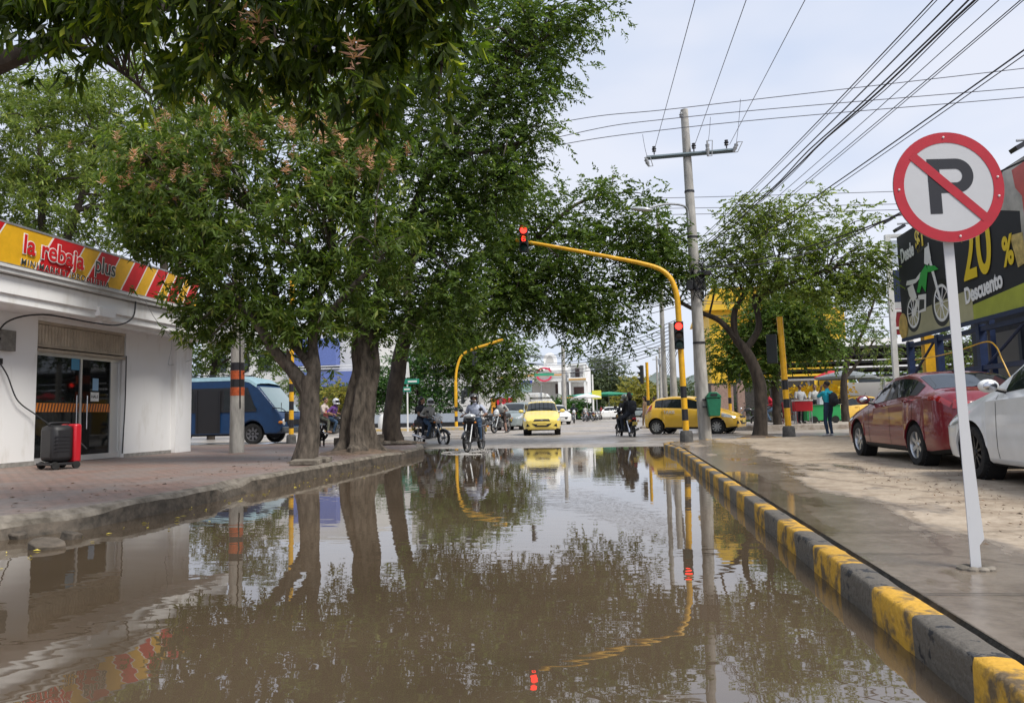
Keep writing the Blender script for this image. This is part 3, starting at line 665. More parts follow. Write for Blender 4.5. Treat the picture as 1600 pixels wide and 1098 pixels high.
# main mast with arm over the road
b0 = atz(1073, 690, GZ); Yp = b0.y
tm = aty(1059, 474, Yp)
mast = thing('traffic_light', 'yellow black mast by the flooded kerb with a long arm showing a red 8', 'traffic light', b0, group='traffic lights of the crossing')
banded_pole(mast, b0, tm, .092, [.62, .95, 1.28, 1.62, 1.95], rt=.085)
arm = [tm, aty(1056, 455, Yp), aty(1047, 434, Yp), aty(1030, 420, Yp), aty(1000, 411, Yp), aty(960, 403, Yp), aty(880, 388, Yp), aty(806, 375, Yp)]
g = MB(); ap = smooth_poly(arm, 5); g.tube(ap, [.085-.035*i/(len(ap)-1) for i in range(len(ap))], 14); g.build('arm', YEL, mast)
inv = MW[mast.as_pointer()].inverted()
signal_head(mast, inv @ aty(1060, 525, Yp) + Vector((0, -.2, 0)), 0, 0, .80)
signal_head(mast, inv @ aty(820, 376, Yp) + Vector((0, -.2, 0)), 0, 0, .80, digit=True)
# tall concrete electric pole
b1 = atz(1102, 686, GZ); t1 = aty(1069, 172, b1.y)
ep = thing('utility_pole', 'tall grey concrete pole with steel crossarm between the red traffic light and the green bin', 'utility pole', b1)
g = MB(); g.tube([b1, b1.lerp(t1, .5), t1], [.20, .165, .12], 20); g.build('pole', CONC, ep)
def pp(px, py, dy=0): return aty(px, py, b1.y+dy)
g = MB(); a, b_ = pp(1010, 247, -.16), pp(1147, 235, -.16); g.tube([a, b_], .075, 4); ca = g.build('crossarm', mat('painted_steel', (.13,.17,.19), .5, .3), ep, smooth=False)
g = MB(); a = pp(1064, 160, -.05)
g.tube([pp(1075, 205, -.05), pp(1066, 180, -.05)], .045, 8); g.lathe([(.0,.02),(.05,.02),(.075,.06),(.05,.09),(.08,.12),(.05,.16),(.05,.2),(0,.2)], pp(1065, 185, -.05), 'Z', 14); g.build('insulator', mat('porcelain', (.30,.31,.32), .25), ep)
for (px, py) in ((1022, 236), (1084, 231), (1135, 226)):
    g = MB(); g.lathe([(.0,-.12),(.02,-.12),(.02,-.03),(.07,-.02),(.05,.03),(.08,.06),(.05,.1),(.06,.14),(0,.16)], pp(px, py, -.16), 'Z', 12); g.build('insulator', DARKMET, ep)
for (x0_, y0_, x1_, y1_) in ((1008, 246, 1014, 260), (1105, 220, 1106, 244), (1152, 222, 1146, 238)):
    g = MB(); a, b_ = pp(x0_, y0_, -.3), pp(x1_, y1_, -.3)
    g.tube([a, a.lerp(b_, .2), a.lerp(b_, .25), a.lerp(b_, .5), a.lerp(b_, .55), b_], [.03, .03, .07, .05, .07, .03], 10); o_ = Vector((.16, 0, 0))
    g.tube([a, a+o_, b_+o_*.8, b_], .016, 6); g.build('fuse_cutout', mat('porcelain', (.3,.31,.32), .25), ep)
for (px, z_) in ((0, 8.1), (0, 6.6), (0, 5.3), (0, 4.9), (0, 3.2)):
    f_ = (z_-GZ)/(t1.z-b1.z); c_ = b1.lerp(t1, f_); rr = .20-.08*f_; g = MB(); g.lathe([(rr,-.03),(rr+.02,-.03),(rr+.02,.03),(rr,.03)], c_, 'Z', 20); g.build('band_clamp', DARKMET, ep)
g = MB(); rr_ = random.Random(5)
for k in range(16):
    c_ = b1.lerp(t1, .475+.02*rr_.uniform(-1.6, 1.2)); r_ = rr_.uniform(.17, .30); h_ = rr_.uniform(.25, .55); a0 = rr_.uniform(0, 6.28)
    pts = [c_ + Vector((.08+r_*math.cos(a)*.75, -.17+r_*math.sin(a)*.35, h_*math.sin(a+a0))) for a in np.linspace(0, 2*math.pi, 15)]
    g.tube(pts, .014, 5)
g.build('cable_coil', BLACK, ep)
g = MB(); g.box(b1.lerp(t1, .49)+Vector((.28, -.2, 0)), (.42, .18, .14)); g.build('splice_box', BLACK, ep, bevel=.02); g = MB(); g.box(b1.lerp(t1, .455)+Vector((-.2, -.22, 0)), (.2, .15, .3)); g.build('splice_box', BLACK, ep, bevel=.02)
# street lamp bracket
g = MB(); sp_ = smooth_poly([pp(1076, 352, -.2), pp(1074, 330, -.25), pp(1066, 321, -.5), pp(1040, 319, -.9), pp(1015, 325, -1.2)], 6); g.tube(sp_, .035, 8); la = g.build('lamp_bracket', GREYMET, ep)
g = MB(); c_ = pp(1003, 327, -1.3); g.ell(c_, (.34, .12, .07), Matrix.Rotation(R(8), 3, 'Y')); g.build('lamp_head', mat('lamp_glass', (.55,.58,.6), .2, .2), la)
# green litter bin on the pole
cb = pp(1115, 632, -.3)
bn = thing('litter_bin', 'green plastic litter bin strapped to the tall concrete pole', 'bin', (cb.x, cb.y, cb.z-.36))
GP = mat('green_plastic', (.012,.15,.075), .4, var=.1)
g = MB(); g.prism([(-.17,0),(.17,0),(.22,.56),(-.22,.56)], -.16, .16); g.build('bin_body', GP, bn, world=False, bevel=.03)
g = MB(); g.prism([(-.23,.565),(.23,.565),(.22,.63),(.10,.75),(-.12,.75),(-.22,.63)], -.18, .18); g.build('lid', GP, bn, world=False, bevel=.02)
g = MB(); g.box((0, -.185, .66), (.2, .02, .07)); g.build('opening', BLACK, bn, world=False)
g = MB(); g.box((-.26, .06, .3), (.14, .06, .05)); g.box((-.26, .06, .52), (.14, .06, .05)); g.build('bracket', DARKMET, bn, world=False)
# striped concrete pole before the bus
b2_ = atz(370, 707, LZ); t2_ = aty(374, 395, b2_.y); t2_.z = 9.6; t2_.x = b2_.x
sp2 = thing('utility_pole', 'round concrete pole with orange and black bands on the clay pavement before the bus', 'utility pole', b2_)
g = MB(); g.tube([b2_, b2_.lerp(t2_, .5), t2_], [.195, .165, .13], 20); g.build('pole', CONC, sp2)
OR2 = mat('faded_orange', (.50,.10,.03), .6, var=.3, vscale=12)
for (za, zb, m_) in ((1.75, 1.98, OR2), (1.98, 2.20, BLKP), (2.20, 2.44, OR2), (2.44, 2.66, BLKP)):
    g = MB(); ra = .195-.065*(za/9.4); g.lathe([(ra-.005, za),(ra+.004, za),(ra+.003, zb-.004),(ra-.006, zb-.004)], (b2_.x, b2_.y, 0), 'Z', 24); g.build('band', m_, sp2)
g = MB(); pts = [b2_ + Vector((.19+.16*math.sin(a), -.02, 2.45+.28*math.cos(a))) for a in np.linspace(0, 2*math.pi, 17)]; g.tube(pts, .016, 6); g.tube([b2_+Vector((.15, -.12, 1.2)), b2_+Vector((.13, -.14, 4.4))], .02, 6); g.build('cable_coil', BLACK, sp2)
# slim pole by the bus front
b3 = atz(455, 693, LZ); t3_ = aty(456, 545, b3.y)
p3_ = thing('traffic_light', 'yellow and black banded post standing right before the bus windscreen', 'traffic light', b3, group='traffic lights of the crossing')
t3_.z = 6.2; banded_pole(p3_, b3, t3_, .085, [.55, .86, 1.2, 1.52, 1.85, 2.15])
# right hand banded post with dark signal seen from behind
b4 = atz(1233, 681, GZ); t4 = aty(1218, 495, b4.y)
p4_ = thing('traffic_light', 'plain topped yellow and black post on the forecourt right of the forked tree', 'traffic light', b4, group='traffic lights of the crossing')
banded_pole(p4_, b4, t4, .10, [.92, 1.22, 1.52, 1.85, 2.12])
ap_ = smooth_poly([t4-Vector((0,0,.02)), t4+Vector((0, .05, .35)), t4+Vector((-.25, .3, .9)), t4+Vector((-1.2, 1.2, 1.5)), t4+Vector((-3.4, 3.2, 2.1))], 6)
inv = MW[p4_.as_pointer()].inverted()
signal_head(p4_, inv @ aty(1206, 545, b4.y+.1), R(160), None, .95)
# far masts
def far_mast(px, py, topy, Yd, lab, arm_px=None, head=None, lit=None, hr=0, r=.09):
    b = atz(px, py, GZ); b = Vector((b.x*Yd/b.y, Yd, GZ)); t_ = aty(px-2, topy, Yd); t_.x = b.x
    q = thing('traffic_light', lab, 'traffic light', b, group='traffic lights of the crossing')
    banded_pole(q, b, t_, r, [.5, .85, 1.2, 1.5, 1.85], footing=False)
    if arm_px:
        g = MB(); pts = smooth_poly([t_] + [aty(x_, y_, Yd) for x_, y_ in arm_px], 5); g.tube(pts, r*.8, 8); g.build('arm', YEL, q)
    iv = MW[q.as_pointer()].inverted()
    for (hx, hy, l_, rz_) in (head or []): signal_head(q, iv @ aty(hx, hy, Yd-.25), rz_, l_, .95)
    return q
far_mast(713, 665, 596, 50, 'yellow mast before the hedge whose arm reaches right towards the white truck', [(714, 575), (722, 555), (740, 545), (762, 538), (786, 530)], [(723, 620, None, R(90)), (740, 560, None, R(90)), (826, 512, None, R(90))], r=.11)
far_mast(1014, 660, 566, 40, 'yellow post beside the walking woman with a black signal on its left side', None, [(1003, 585, None, R(-100))], r=.08)
far_mast(1142, 660, 518, 38, 'yellow mast behind the green bin with a red light halfway up', [(1143, 505), (1150, 490), (1170, 478)], [(1142, 580, 0, 0), (1153, 583, None, R(100))], r=.08)
# plain far poles
def far_pole(px, top, Yd, r, lab, arms=(), m=CONC, box=False):
    b = aty(px, 640, Yd); b.z = GZ; t_ = aty(px, top, Yd); t_.x = b.x
    q = thing('utility_pole', lab, 'utility pole', b)
    g = MB(); g.tube([b, t_], [r, r*.7], 12); g.build('pole', m, q)
    for (dz, wd) in arms: g = MB(); g.box(t_+Vector((0, 0, dz)), (wd, .12, .12)); g.build('crossarm', GREYMET, q)
    if box: g = MB(); g.lathe([(0,0),(.28,0),(.3,.1),(.3,.75),(.2,.85),(0,.88)], t_-Vector((.0, .35, 2.6)), 'Z', 14); g.build('transformer', GREYMET, q)
    return q
far_pole(882, 540, 85, .28, 'pale concrete pole in front of the white balcony building')
far_pole(742, 508, 58, .22, 'grey concrete pole rising from the hedge right of the yellow mast')
far_pole(1040, 325, 34, .12, 'concrete pole mostly hidden by leaves left of the lamp bracket')
far_pole(1054, 505, 33, .17, 'thick grey concrete pole directly left of the pedestrian red light')
far_pole(1090, 470, 40, .12, 'slim grey pole directly behind the tall crossarm pole')
far_pole(1034, 542, 110, .22, 'distant T shaped pole with a transformer before the hills', ((-.1, 3.6), (-1.8, 2.2)), box=True)
far_pole(1029, 556, 118, .2, 'distant thin pole left of the T shaped transformer pole')
far_pole(927, 585, 90, .14, 'slim white post before the far grey tree', m=WHITEP)
# street name post
Yd = 44; b = aty(637, 660, Yd); b.z = GZ
q = thing('street_name_sign', 'white post with green street name plates before the hedge', 'street sign', b)
t_ = b+Vector((0, 0, 3.2)); g = MB(); g.tube([b, t_], .05, 10); g.build('post', WHITEP, q)
GS = mat('sign_green', (.015,.22,.14), .4)
for (dz, wd, off) in ((-.15, .95, .3), (-.62, .6, -.05)):
    c_ = t_+Vector((off, -.07, dz)); g = MB(); g.box(c_, (wd, .03, .30)); o = g.build('name_plate', GS, q, bevel=.02)
    g = MB(); g.box(c_+Vector((.05, -.02, 0)), (wd*.6, .012, .10)); g.build('white_band', SWH, o)
g = MB(); c_ = t_+Vector((-.05, -.03, .1)); g.prism([(-.22,0),(.22,0),(.14,.95),(-.12,.95)], -.02, .02, fn=lambda u, v, d: (c_.x+u, c_.y+d, c_.z+v)); g.build('top_plate', WHITEP, q)
g = MB(); g.tube([b+Vector((.3, 0, -.1)), b+Vector((.3, 0, -.05))], .02); 

# ================================================================== no parking sign
b5 = atz(1526, 889, GZ); t5 = aty(1475, 296, b5.y)
np_ = thing('no_parking_sign', 'round red and white no parking sign on a leaning white post', 'road sign', b5)
WPOST = mat('post_white', (.50,.51,.53), .45, col2=(.34,.31,.27), vscale=5, stretch=(2,2,1), lo=.28, hi=.38, detail=6)
ax = (t5-b5).normalized(); xr = Vector((.985, .17, 0)); xr = (xr-ax*xr.dot(ax)).normalized(); yn = ax.cross(xr).normalized()   # yn away from camera
def PV(u, v, d, o=b5): return tuple(Vector(o) + xr*u + yn*d + ax*v)
L5 = (t5-b5).length; g = MB()
hw = .029
g.prism([(-hw,-.1),(hw,-.1),(hw,L5-.02),(-hw,L5-.02)], 0, .006, fn=lambda u, v, d: PV(u, v, d+.0))
g.prism([(hw-.006,.10),(hw,.04),(hw,L5-.02),(hw-.006,L5-.02)], .007, .052, fn=lambda u, v, d: PV(u, v, d))
g.build('post', WPOST, np_, smooth=False)
g = MB(); g.prism([(.030,.12),(.066,.16),(.058,.3),(.033,.9),(.030,.9)], .012, .03, fn=lambda u, v, d: PV(u, v, d)); g.build('post_fin', WPOST, np_, smooth=False)
g = MB()
for k in range(9):
    a = k*.7; q_ = Vector((math.cos(a)*.07, math.sin(a)*.05, 0)); g.ell(b5+q_+Vector((0,0,.004)), (.035, .03, .018), n=8, m=5)
g.build('mortar', MATS['old_kerb_concrete'], np_)
RS = .322; CO = Vector(t5) - yn*.045
NPR = mat('sign_face_red', (.38,.012,.025), .4, var=.08, vscale=14); NPW = mat('sign_face_white', (.46,.47,.49), .35, var=.03); NPB = mat('sign_face_black', (.010,.012,.02), .65)
def disc(r0, r1, d0, d1, m, name, par=np_, a0=0, a1=2*math.pi, n=64):
    g = MB(); vs = []; 
    for k in range(n+1):
        a = a0+(a1-a0)*k/n
        for (r_, d_) in ((r0, d0), (r1, d0), (r1, d1), (r0, d1)): vs.append(PV(r_*math.cos(a), r_*math.sin(a), d_, CO))
    g.add(vs, [(4*k+j, 4*k+(j+1) % 4, 4*k+4+(j+1) % 4, 4*k+4+j) for k in range(n) for j in range(4)]); return g.build(name, m, par, ang=30)
disc(.0, RS, .002, .005, ALU, 'back_plate')
disc(.0, RS-.004, -.0005, .0015, NPW, 'white_disc')
disc(RS-.062, RS-.001, -.003, .0, NPR, 'red_ring')
# letter P
g = MB()
def pw(u, v, d): return PV(u-.012, v, d, CO)
g.prism([(-.105,-.155),(-.035,-.155),(-.035,.165),(-.105,.165)], -.0022, -.0008, fn=pw)
vs = []; fs = []
outer = [(-.0345,.165),(.06,.165)] + [(.06+.10*math.cos(a), .065+.10*math.sin(a)) for a in np.linspace(math.pi/2, -math.pi/2, 19)] + [(-.0345,-.035)]
inner_ = [(-.0345,.105),(.055,.105)] + [(.055+.04*math.cos(a), .065+.04*math.sin(a)) for a in np.linspace(math.pi/2, -math.pi/2, 19)] + [(-.0345,.025)]
N_ = len(outer); vs = [pw(u, v, -.0022) for u, v in outer] + [pw(u, v, -.0022) for u, v in inner_]
g.add(vs, [(i, i+1, N_+i+1, N_+i) for i in range(N_-1)])
g.build('letter', NPB, np_, smooth=False, fixn=False)
g = MB(); a = R(-43); c_, s_ = math.cos(a), math.sin(a); q = [(-.275, -.026), (.275, -.026), (.275, .026), (-.275, .026)]
g.prism([(u*c_-v*s_, u*s_+v*c_) for u, v in q], -.0045, -.0032, fn=lambda u, v, d: PV(u, v, d, CO)); g.build('red_bar', NPR, np_)
g = MB()
for a in (R(92), R(182), R(278), R(10), R(-12)):
    rb = .291; g.ell(PV(rb*math.cos(a), rb*math.sin(a), -.004, CO), .007, n=8, m=5)
g.build('bolts', WHITEP, np_)

# ================================================================== billboard
BX = 9.0
bb = thing('billboard', 'dark billboard with a green dirt bike and a yellow 20% above the car lot', 'billboard', (BX, 21, GZ))
zt_, zb_ = 6.58, 3.22; yA, yB = 25.55, 13.0     # left (far) edge, right (near) edge
def BP(y_, z_, d=0): return (BX-d, y_, z_)
def bquad(pts, d, m, name, th=.004, par=bb):
    g = MB(); g.prism(pts, d, d+th, fn=lambda u, v, dd: BP(u, v, dd)); return g.build(name, m, par, smooth=False)
CH = mat('ad_charcoal', (.035,.037,.04), .7, spec=.2); ADG = mat('ad_lime', (.40,.45,.06), .45, var=.2, vscale=.8)
g = MB(); g.b2((BX, yB, zb_), (BX+.18, yA, zt_)); face = g.build('panel', CH, bb)
ADTAN = mat('ad_tan', (.42,.40,.24), .45, var=.15, vscale=1)
bquad([(yA-.05, zb_+.03), (20.6, zb_+.03), (20.6, zb_+.85), (23.0, zb_+.8), (yA-.05, zb_+.62)], .006, ADTAN, 'ad_ground')
bquad([(20.59, zb_+.03), (yB, zb_+.03), (yB, zb_+.85), (20.59, zb_+.42)], .006, ADG, 'ad_band')
bquad([(yA+.01, zb_-.08), (yB, zb_-.08), (yB, zb_+.03), (yA+.01, zb_+.03)], .0, mat('steel_blue', (.015,.03,.085), .45, var=.3), 'trim', .05)
g = MB()   # photo area at right: steel machine with red funnel
MAC = mat('ad_steel', (.40,.38,.34), .35, var=.35, vscale=1.3)
bquad([(18.0, zb_+1.0), (yB, zb_+1.03), (yB, zt_-.02), (18.6, zt_-.02), (18.9, zt_-.9), (18.0, zb_+2.2)], .006, MAC, 'ad_photo')
bquad([(18.2, zt_-.15), (16.7, zt_-.1), (16.95, zt_-.55), (17.25, zt_-.75), (17.4, zt_-1.75), (17.8, zt_-1.75), (17.85, zt_-.85), (18.1, zt_-.6)], .012, mat('ad_red', (.5,.05,.035), .4, var=.2, vscale=2), 'ad_funnel')
bquad([(17.85, zt_-1.7), (17.35, zt_-1.75), (17.4, zt_-2.6), (17.2, zb_+1.1), (17.75, zb_+1.1), (17.8, zt_-2.4)], .013, BLACK, 'ad_spout')
bquad([(18.5, zb_+1.75), (17.95, zb_+1.7), (17.9, zb_+1.0), (18.25, zb_+.95)], .014, mat('ad_beer', (.55,.42,.15), .4, var=.4, vscale=6), 'ad_glass')
bquad([(17.5, zb_+1.2), (16.6, zb_+1.2), (16.6, zb_+2.0), (17.5, zb_+2.0)], .013, MATS['ad_red'], 'ad_machine_panel')
# dirt bike print
AW = mat('ad_white', (.80,.81,.80), .5); AG = mat('ad_green', (.03,.38,.06), .4); AY = mat('ad_yellow', (.75,.55,.03), .4)
def ring2(cy, cz, r0, r1, d, sq=1, N=36):
    g = MB(); vs = []
    for k in range(N+1):
        a = 2*math.pi*k/N
        for r_ in (r0, r1): vs.append(BP(cy+r_*sq*math.cos(a), cz+r_*math.sin(a), d))
    g.add(vs, [(2*k, 2*k+1, 2*k+3, 2*k+2) for k in range(N)]); return g
bk = MB(); 
for (cy, cz, r_) in ((24.55, zb_+.75, .50), (22.45, zb_+.75, .55)):
    q = ring2(cy, cz, r_*.98, r_*1.22, .012); q.build('ad_tyre', BLACK, bb, smooth=False, fixn=False)
    q = ring2(cy, cz, r_*.82, r_*.97, .014)
    for k in range(10):
        a = k*math.pi/5; q.tube([BP(cy, cz, .014), BP(cy+r_*.85*math.cos(a), cz+r_*.85*math.sin(a), .014)], .012, 4)
    q.add(ring2(cy, cz, 0, .12, .016).V, ring2(cy, cz, 0, .12, .016).F); q.build('ad_wheel', AW, bb, smooth=False, fixn=False)
def bpoly(pts, m, name, d=.02): bquad([(25.05-u*1.0, zb_+.12+v) for u, v in pts], d, m, name)
bpoly([(.45,.55),(.85,1.0),(1.05,1.0),(.70,.5)], AW, 'ad_swingarm'); bpoly([(.9,.55),(1.5,.55),(1.6,1.05),(1.0,1.1)], AW, 'ad_engine'); bpoly([(1.0,.62),(1.4,.64),(1.45,.9),(1.1,.95)], BLACK, 'ad_engine_detail', .026)
bpoly([(.1,1.55),(.2,1.68),(.9,1.62),(1.3,1.75),(1.35,1.62),(.9,1.5),(.5,1.5)], AW, 'ad_seat', .024); bpoly([(.2,1.45),(.65,1.5),(.9,1.05),(.55,.95),(.3,1.2)], AW, 'ad_side_panel', .022)
bpoly([(.95,1.2),(1.3,1.72),(1.75,1.9),(1.85,1.7),(1.6,1.1),(1.35,1.35),(1.15,1.15)], AG, 'ad_tank', .03); bpoly([(1.85,1.85),(2.35,1.75),(2.6,1.6),(2.1,1.62),(1.85,1.65)], AG, 'ad_mudguard', .031)
bpoly([(1.75,2.45),(1.95,2.4),(2.68,.62),(2.56,.58)], AW, 'ad_fork', .028); bpoly([(1.65,1.95),(1.75,2.45),(2.05,2.5),(2.15,2.0),(1.9,1.85)], AW, 'ad_number_board', .033); bpoly([(1.4,2.35),(1.5,2.45),(2.0,2.5),(2.0,2.42)], BLACK, 'ad_handlebar', .036)
def btext(body, m, size, y_, z_, off, shear=0, sx=1, d=.02, rot=0, name='lettering'):
    x = Vector((0, -math.cos(rot), math.sin(rot))); y = Vector((0, math.sin(rot), math.cos(rot)))
    return text(name, body, m, size, frame3(x, y, (-1,0,0), BP(y_, z_, d)), bb, .003, off, shear=shear, sx=sx)
btext('Desde', AW, .62, 25.25, zb_+2.45, .022, 0, .68, rot=R(3)); btext('$1', AY, .85, 24.0, zb_+2.62, .03, 0, .8, rot=R(3))
btext('20', AY, 2.15, 20.95, zb_+1.12, .03, 0, .74, d=.03); btext('%', AY, .95, 18.85, zb_+1.10, .03, 0, .75, d=.034)
btext('Descuento', AW, .58, 20.95, zb_+.50, .022, 0, .78, d=.03, rot=R(4)); btext('en repuestos', AY, .36, 20.9, zb_+3.02, .012, 0, .8, d=.03)
q = ring2(25.4, zb_+.42, 0, .42, .03, .9); q.build('ad_medal', mat('ad_gold', (.60,.42,.12), .4, var=.3, vscale=4), bb, smooth=False, fixn=False)
# blue steel frame with mesh
SBL = MATS['steel_blue']; g = MB()
for y_ in (25.4, 23.2, 20.6, 18.0, 15.4, 13.1):
    g.b2((BX+.05, y_-.09, GZ), (BX+.23, y_+.09, zb_-.09)) ; g.b2((BX+1.5, y_-.07, GZ), (BX+1.65, y_+.07, zt_))
for z_ in (1.95, zb_-.28): g.b2((BX+.08, 13.2, z_), (BX+.2, 25.3, z_+.12))
g.tube([(BX+.14, 25.3, 2.0), (BX+.14, 23.3, 3.1)], .04, 6); g.tube([(BX+.14, 20.5, 2.0), (BX+.14, 18.1, 3.1)], .04, 6)
g.build('support_frame', SBL, bb, smooth=False)
g = MB(); k = 0
for s_ in (1, -1):
    for i in range(-24, 42):
        ya = 13.2 + i*.16; pts = [(ya, 2.08), (ya+s_*1.0, 3.1)]
        if all(13.15 < p_[0] < 18.2 for p_ in pts): g.tube([(BX+.13+.01*s_, pts[0][0], pts[0][1]), (BX+.13+.01*s_, pts[1][0], pts[1][1])], .006, 3, caps=False)
        if all(13.15 < p_[0] < 18.2 for p_ in pts): g.tube([(BX+.13+.01*s_, pts[0][0], 1.0), (BX+.13+.01*s_, pts[1][0], 1.94)], .006, 3, caps=False)
g.build('wire_mesh', DARKMET, bb, smooth=False)
# warehouse wall behind the frame
ws = thing('warehouse', 'dark blue industrial shed with yellow column behind the billboard frame', 'building', (BX+4, 20, GZ))
g = MB(); g.b2((BX+2.2, 9, GZ), (BX+7, 25.9, 3.9)); g.build('wall', mat('shed_dark', (.035,.045,.065), .7, var=.3, vscale=2), ws)
g = MB(); g.b2((BX+2.12, 22.9, .9), (BX+2.2, 24.7, 3.2)); g.build('grey_panel', mat('shed_grey', (.16,.18,.20), .6), ws)
g = MB(); g.b2((BX+.5, 25.2, GZ), (BX+1.0, 25.5, 3.3)); g.build('yellow_column', YEL, ws)
for (pts, r_) in (([atx(1430,562,BX-.1), atx(1465,556,BX-.15), atx(1500,547,BX-.15), atx(1540,534,BX-.1), atx(1556,541,BX-.1), atx(1566,562,BX-.12), atx(1580,592,BX-.1)], .017),):
    cable('yellow_conduit', pts, r_, YEL, 'bent yellow pipe strung along the blue billboard frame', 'pipe')
# floodlights on arms over the billboard
for k, (px, py, Yd_) in enumerate(((1402, 350, 24.5), (1385, 338, 26.2), (1588, 220, 17.5))):
    e_ = aty(px, py, Yd_); q = thing('floodlight', ['small floodlight arm at the far top corner of the billboard', 'small floodlight arm just left of the far billboard corner', 'floodlight arm at the right picture edge above the sign'][k], 'floodlight', (BX if k != 1 else e_.x+1, e_.y, e_.z), group='floodlights over the billboard')
    g = MB(); g.tube([Vector((e_.x+1.1, e_.y, zt_-.1 if k != 1 else e_.z-.2)), Vector((e_.x+.9, e_.y, e_.z+.02)), e_], .03, 6); g.build('arm', GREYMET, q)
    g = MB(); g.box(e_-Vector((-.05, 0, .14)), (.30, .3, .10), Matrix.Rotation(R(-28), 3, 'Y')); g.build('lamp_head', DARKMET, q)
# light-box sign with a D, white posts
Yd = 26.6; cA = aty(1384, 372, Yd); cB = aty(1418, 528, Yd)
q = thing('box_sign', 'tall framed box sign with a white D on dark red beside the billboard', 'sign', (cA.x, Yd, GZ))
g = MB(); g.b2((cA.x-.04, Yd-.08, GZ), (cA.x+.12, Yd+.08, cA.z)); g.b2((cB.x, Yd-.08, GZ), (cB.x+.15, Yd+.08, cA.z)); g.b2((cA.x-.04, Yd-.08, cA.z+.002), (cB.x+.15, Yd+.08, cA.z+.1)); g.build('post', WHITEP, q)
zs_ = [aty(1400, p_, Yd).z for p_ in (376, 415, 422, 472, 482, 523)]
def sgn_panel(z0_, z1_, m, name='panel'): g = MB(); g.b2((cA.x+.13, Yd-.04, z0_), (cB.x-.01, Yd+.04, z1_)); g.build(name, m, q)
sgn_panel(zs_[1]+.02, zs_[0], mat('pale_panel', (.50,.55,.62), .3)); sgn_panel(zs_[3], zs_[2], mat('navy_panel', (.015,.025,.06), .4)); sgn_panel(zs_[4]+.01, zs_[3]-.01, mat('grey_panel_light', (.5,.5,.5), .4)); sgn_panel(zs_[5], zs_[4]-.01, mat('dark_red_panel', (.22,.012,.015), .4))
text('lettering', 'D', SWH, 1.0, frame3((1,0,0), (0,0,1), (0,-1,0), (cB.x-.52, Yd-.05, zs_[5]+.18)), q, .01, .0, shear=.2, sx=.7)
# ================================================================== vehicles
def interp(pts, x):
    if x <= pts[0][0]: return pts[0][1]
    for (a, b) in zip(pts[:-1], pts[1:]):
        if x <= b[0]:
            t = (x-a[0])/max(1e-9, b[0]-a[0]); return a[1]+(b[1]-a[1])*t
    return pts[-1][1]
def spl(pts, x):      # smoothed interpolation
    k = .05; return (interp(pts, x-2*k) + 2*interp(pts, x-k) + 2*interp(pts, x) + 2*interp(pts, x+k) + interp(pts, x+2*k))/8
UNDER = mat('underbody', (.012,.012,.012), .9)
WHEELS = {}
def wheel_mesh(kind, r):
    key = (kind, round(r, 3))
    if key in WHEELS: return WHEELS[key]
    w_ = .19 if r > .2 else .1
    g = MB(); g.lathe([(r*.66, -w_*.46), (r*.80, -w_*.52), (r*.95, -w_*.50), (r, -w_*.34), (r, w_*.34), (r*.95, w_*.50), (r*.80, w_*.52), (r*.66, w_*.46)], (0,0,0), 'X', 40)
    for k in range(40):
        a = 2*math.pi*k/40
        g.box((0, r*1.0*math.cos(a), r*1.0*math.sin(a)), (w_*.66, .022, .010), Matrix.Rotation(a, 3, 'X') @ Matrix.Rotation(R(20), 3, 'Z'))
    t_ = g.build('tyre', RUBBER)
    m = {'alloy': mat('alloy', (.50,.51,.52), .28, .8), 'cover': mat('wheel_cover', (.42,.42,.40), .4, .4), 'black': mat('black_rim', (.03,.03,.03), .35, .4), 'bus': mat('bus_rim', (.12,.12,.13), .5, .3)}[kind]
    g = MB(); f = w_*.30
    g.lathe([(r*.70, w_*.44), (r*.66, w_*.46), (r*.63, w_*.36), (r*.60, -w_*.3), (r*.62, -w_*.45), (r*.7, -w_*.44)], (0,0,0), 'X', 40)
    g.lathe([(0, f+.012), (r*.13, f+.010), (r*.16, f-.01), (r*.16, f-.05)], (0,0,0), 'X', 20)
    ns = {'alloy': 6, 'cover': 9, 'black': 10, 'bus': 8}[kind]
    for k in range(ns):
        a = 2*math.pi*k/ns; rt = Matrix.Rotation(a, 3, 'X')
        wd = {'alloy': .20, 'cover': .17, 'black': .09, 'bus': .2}[kind]*r
        P_ = [Vector((f, -wd*.55, r*.12)), Vector((f, wd*.55, r*.12)), Vector((f+.012, wd*.5, r*.62)), Vector((f+.012, -wd*.5, r*.62))]
        g.add([rt @ p for p in P_] + [rt @ (p - Vector((.03, 0, 0))) for p in P_], [(0,1,2,3),(4,5,6,7),(0,1,5,4),(1,2,6,5),(2,3,7,6),(3,0,4,7)])
    ri = g.build('rim', m); g = MB(); g.lathe([(0, -.02), (r*.6, -.02), (r*.6, .0), (0, .0)], (0,0,0), 'X', 24); dk = g.build('brake_disc', DARKMET)
    res = (t_.data, ri.data, dk.data)
    for o in (t_, ri, dk): bpy.data.objects.remove(o)
    WHEELS[key] = res; return res
def put_wheel(parent, loc, flip, kind, r, steer=0):
    e = subempty('wheel', parent, loc, (0, 0, (math.pi if flip else 0)+steer))
    for nm, d in zip(('tyre', 'rim', 'brake_disc'), wheel_mesh(kind, r)):
        o = bpy.data.objects.new(nm, d); COL.objects.link(o); o.parent = e
    return e

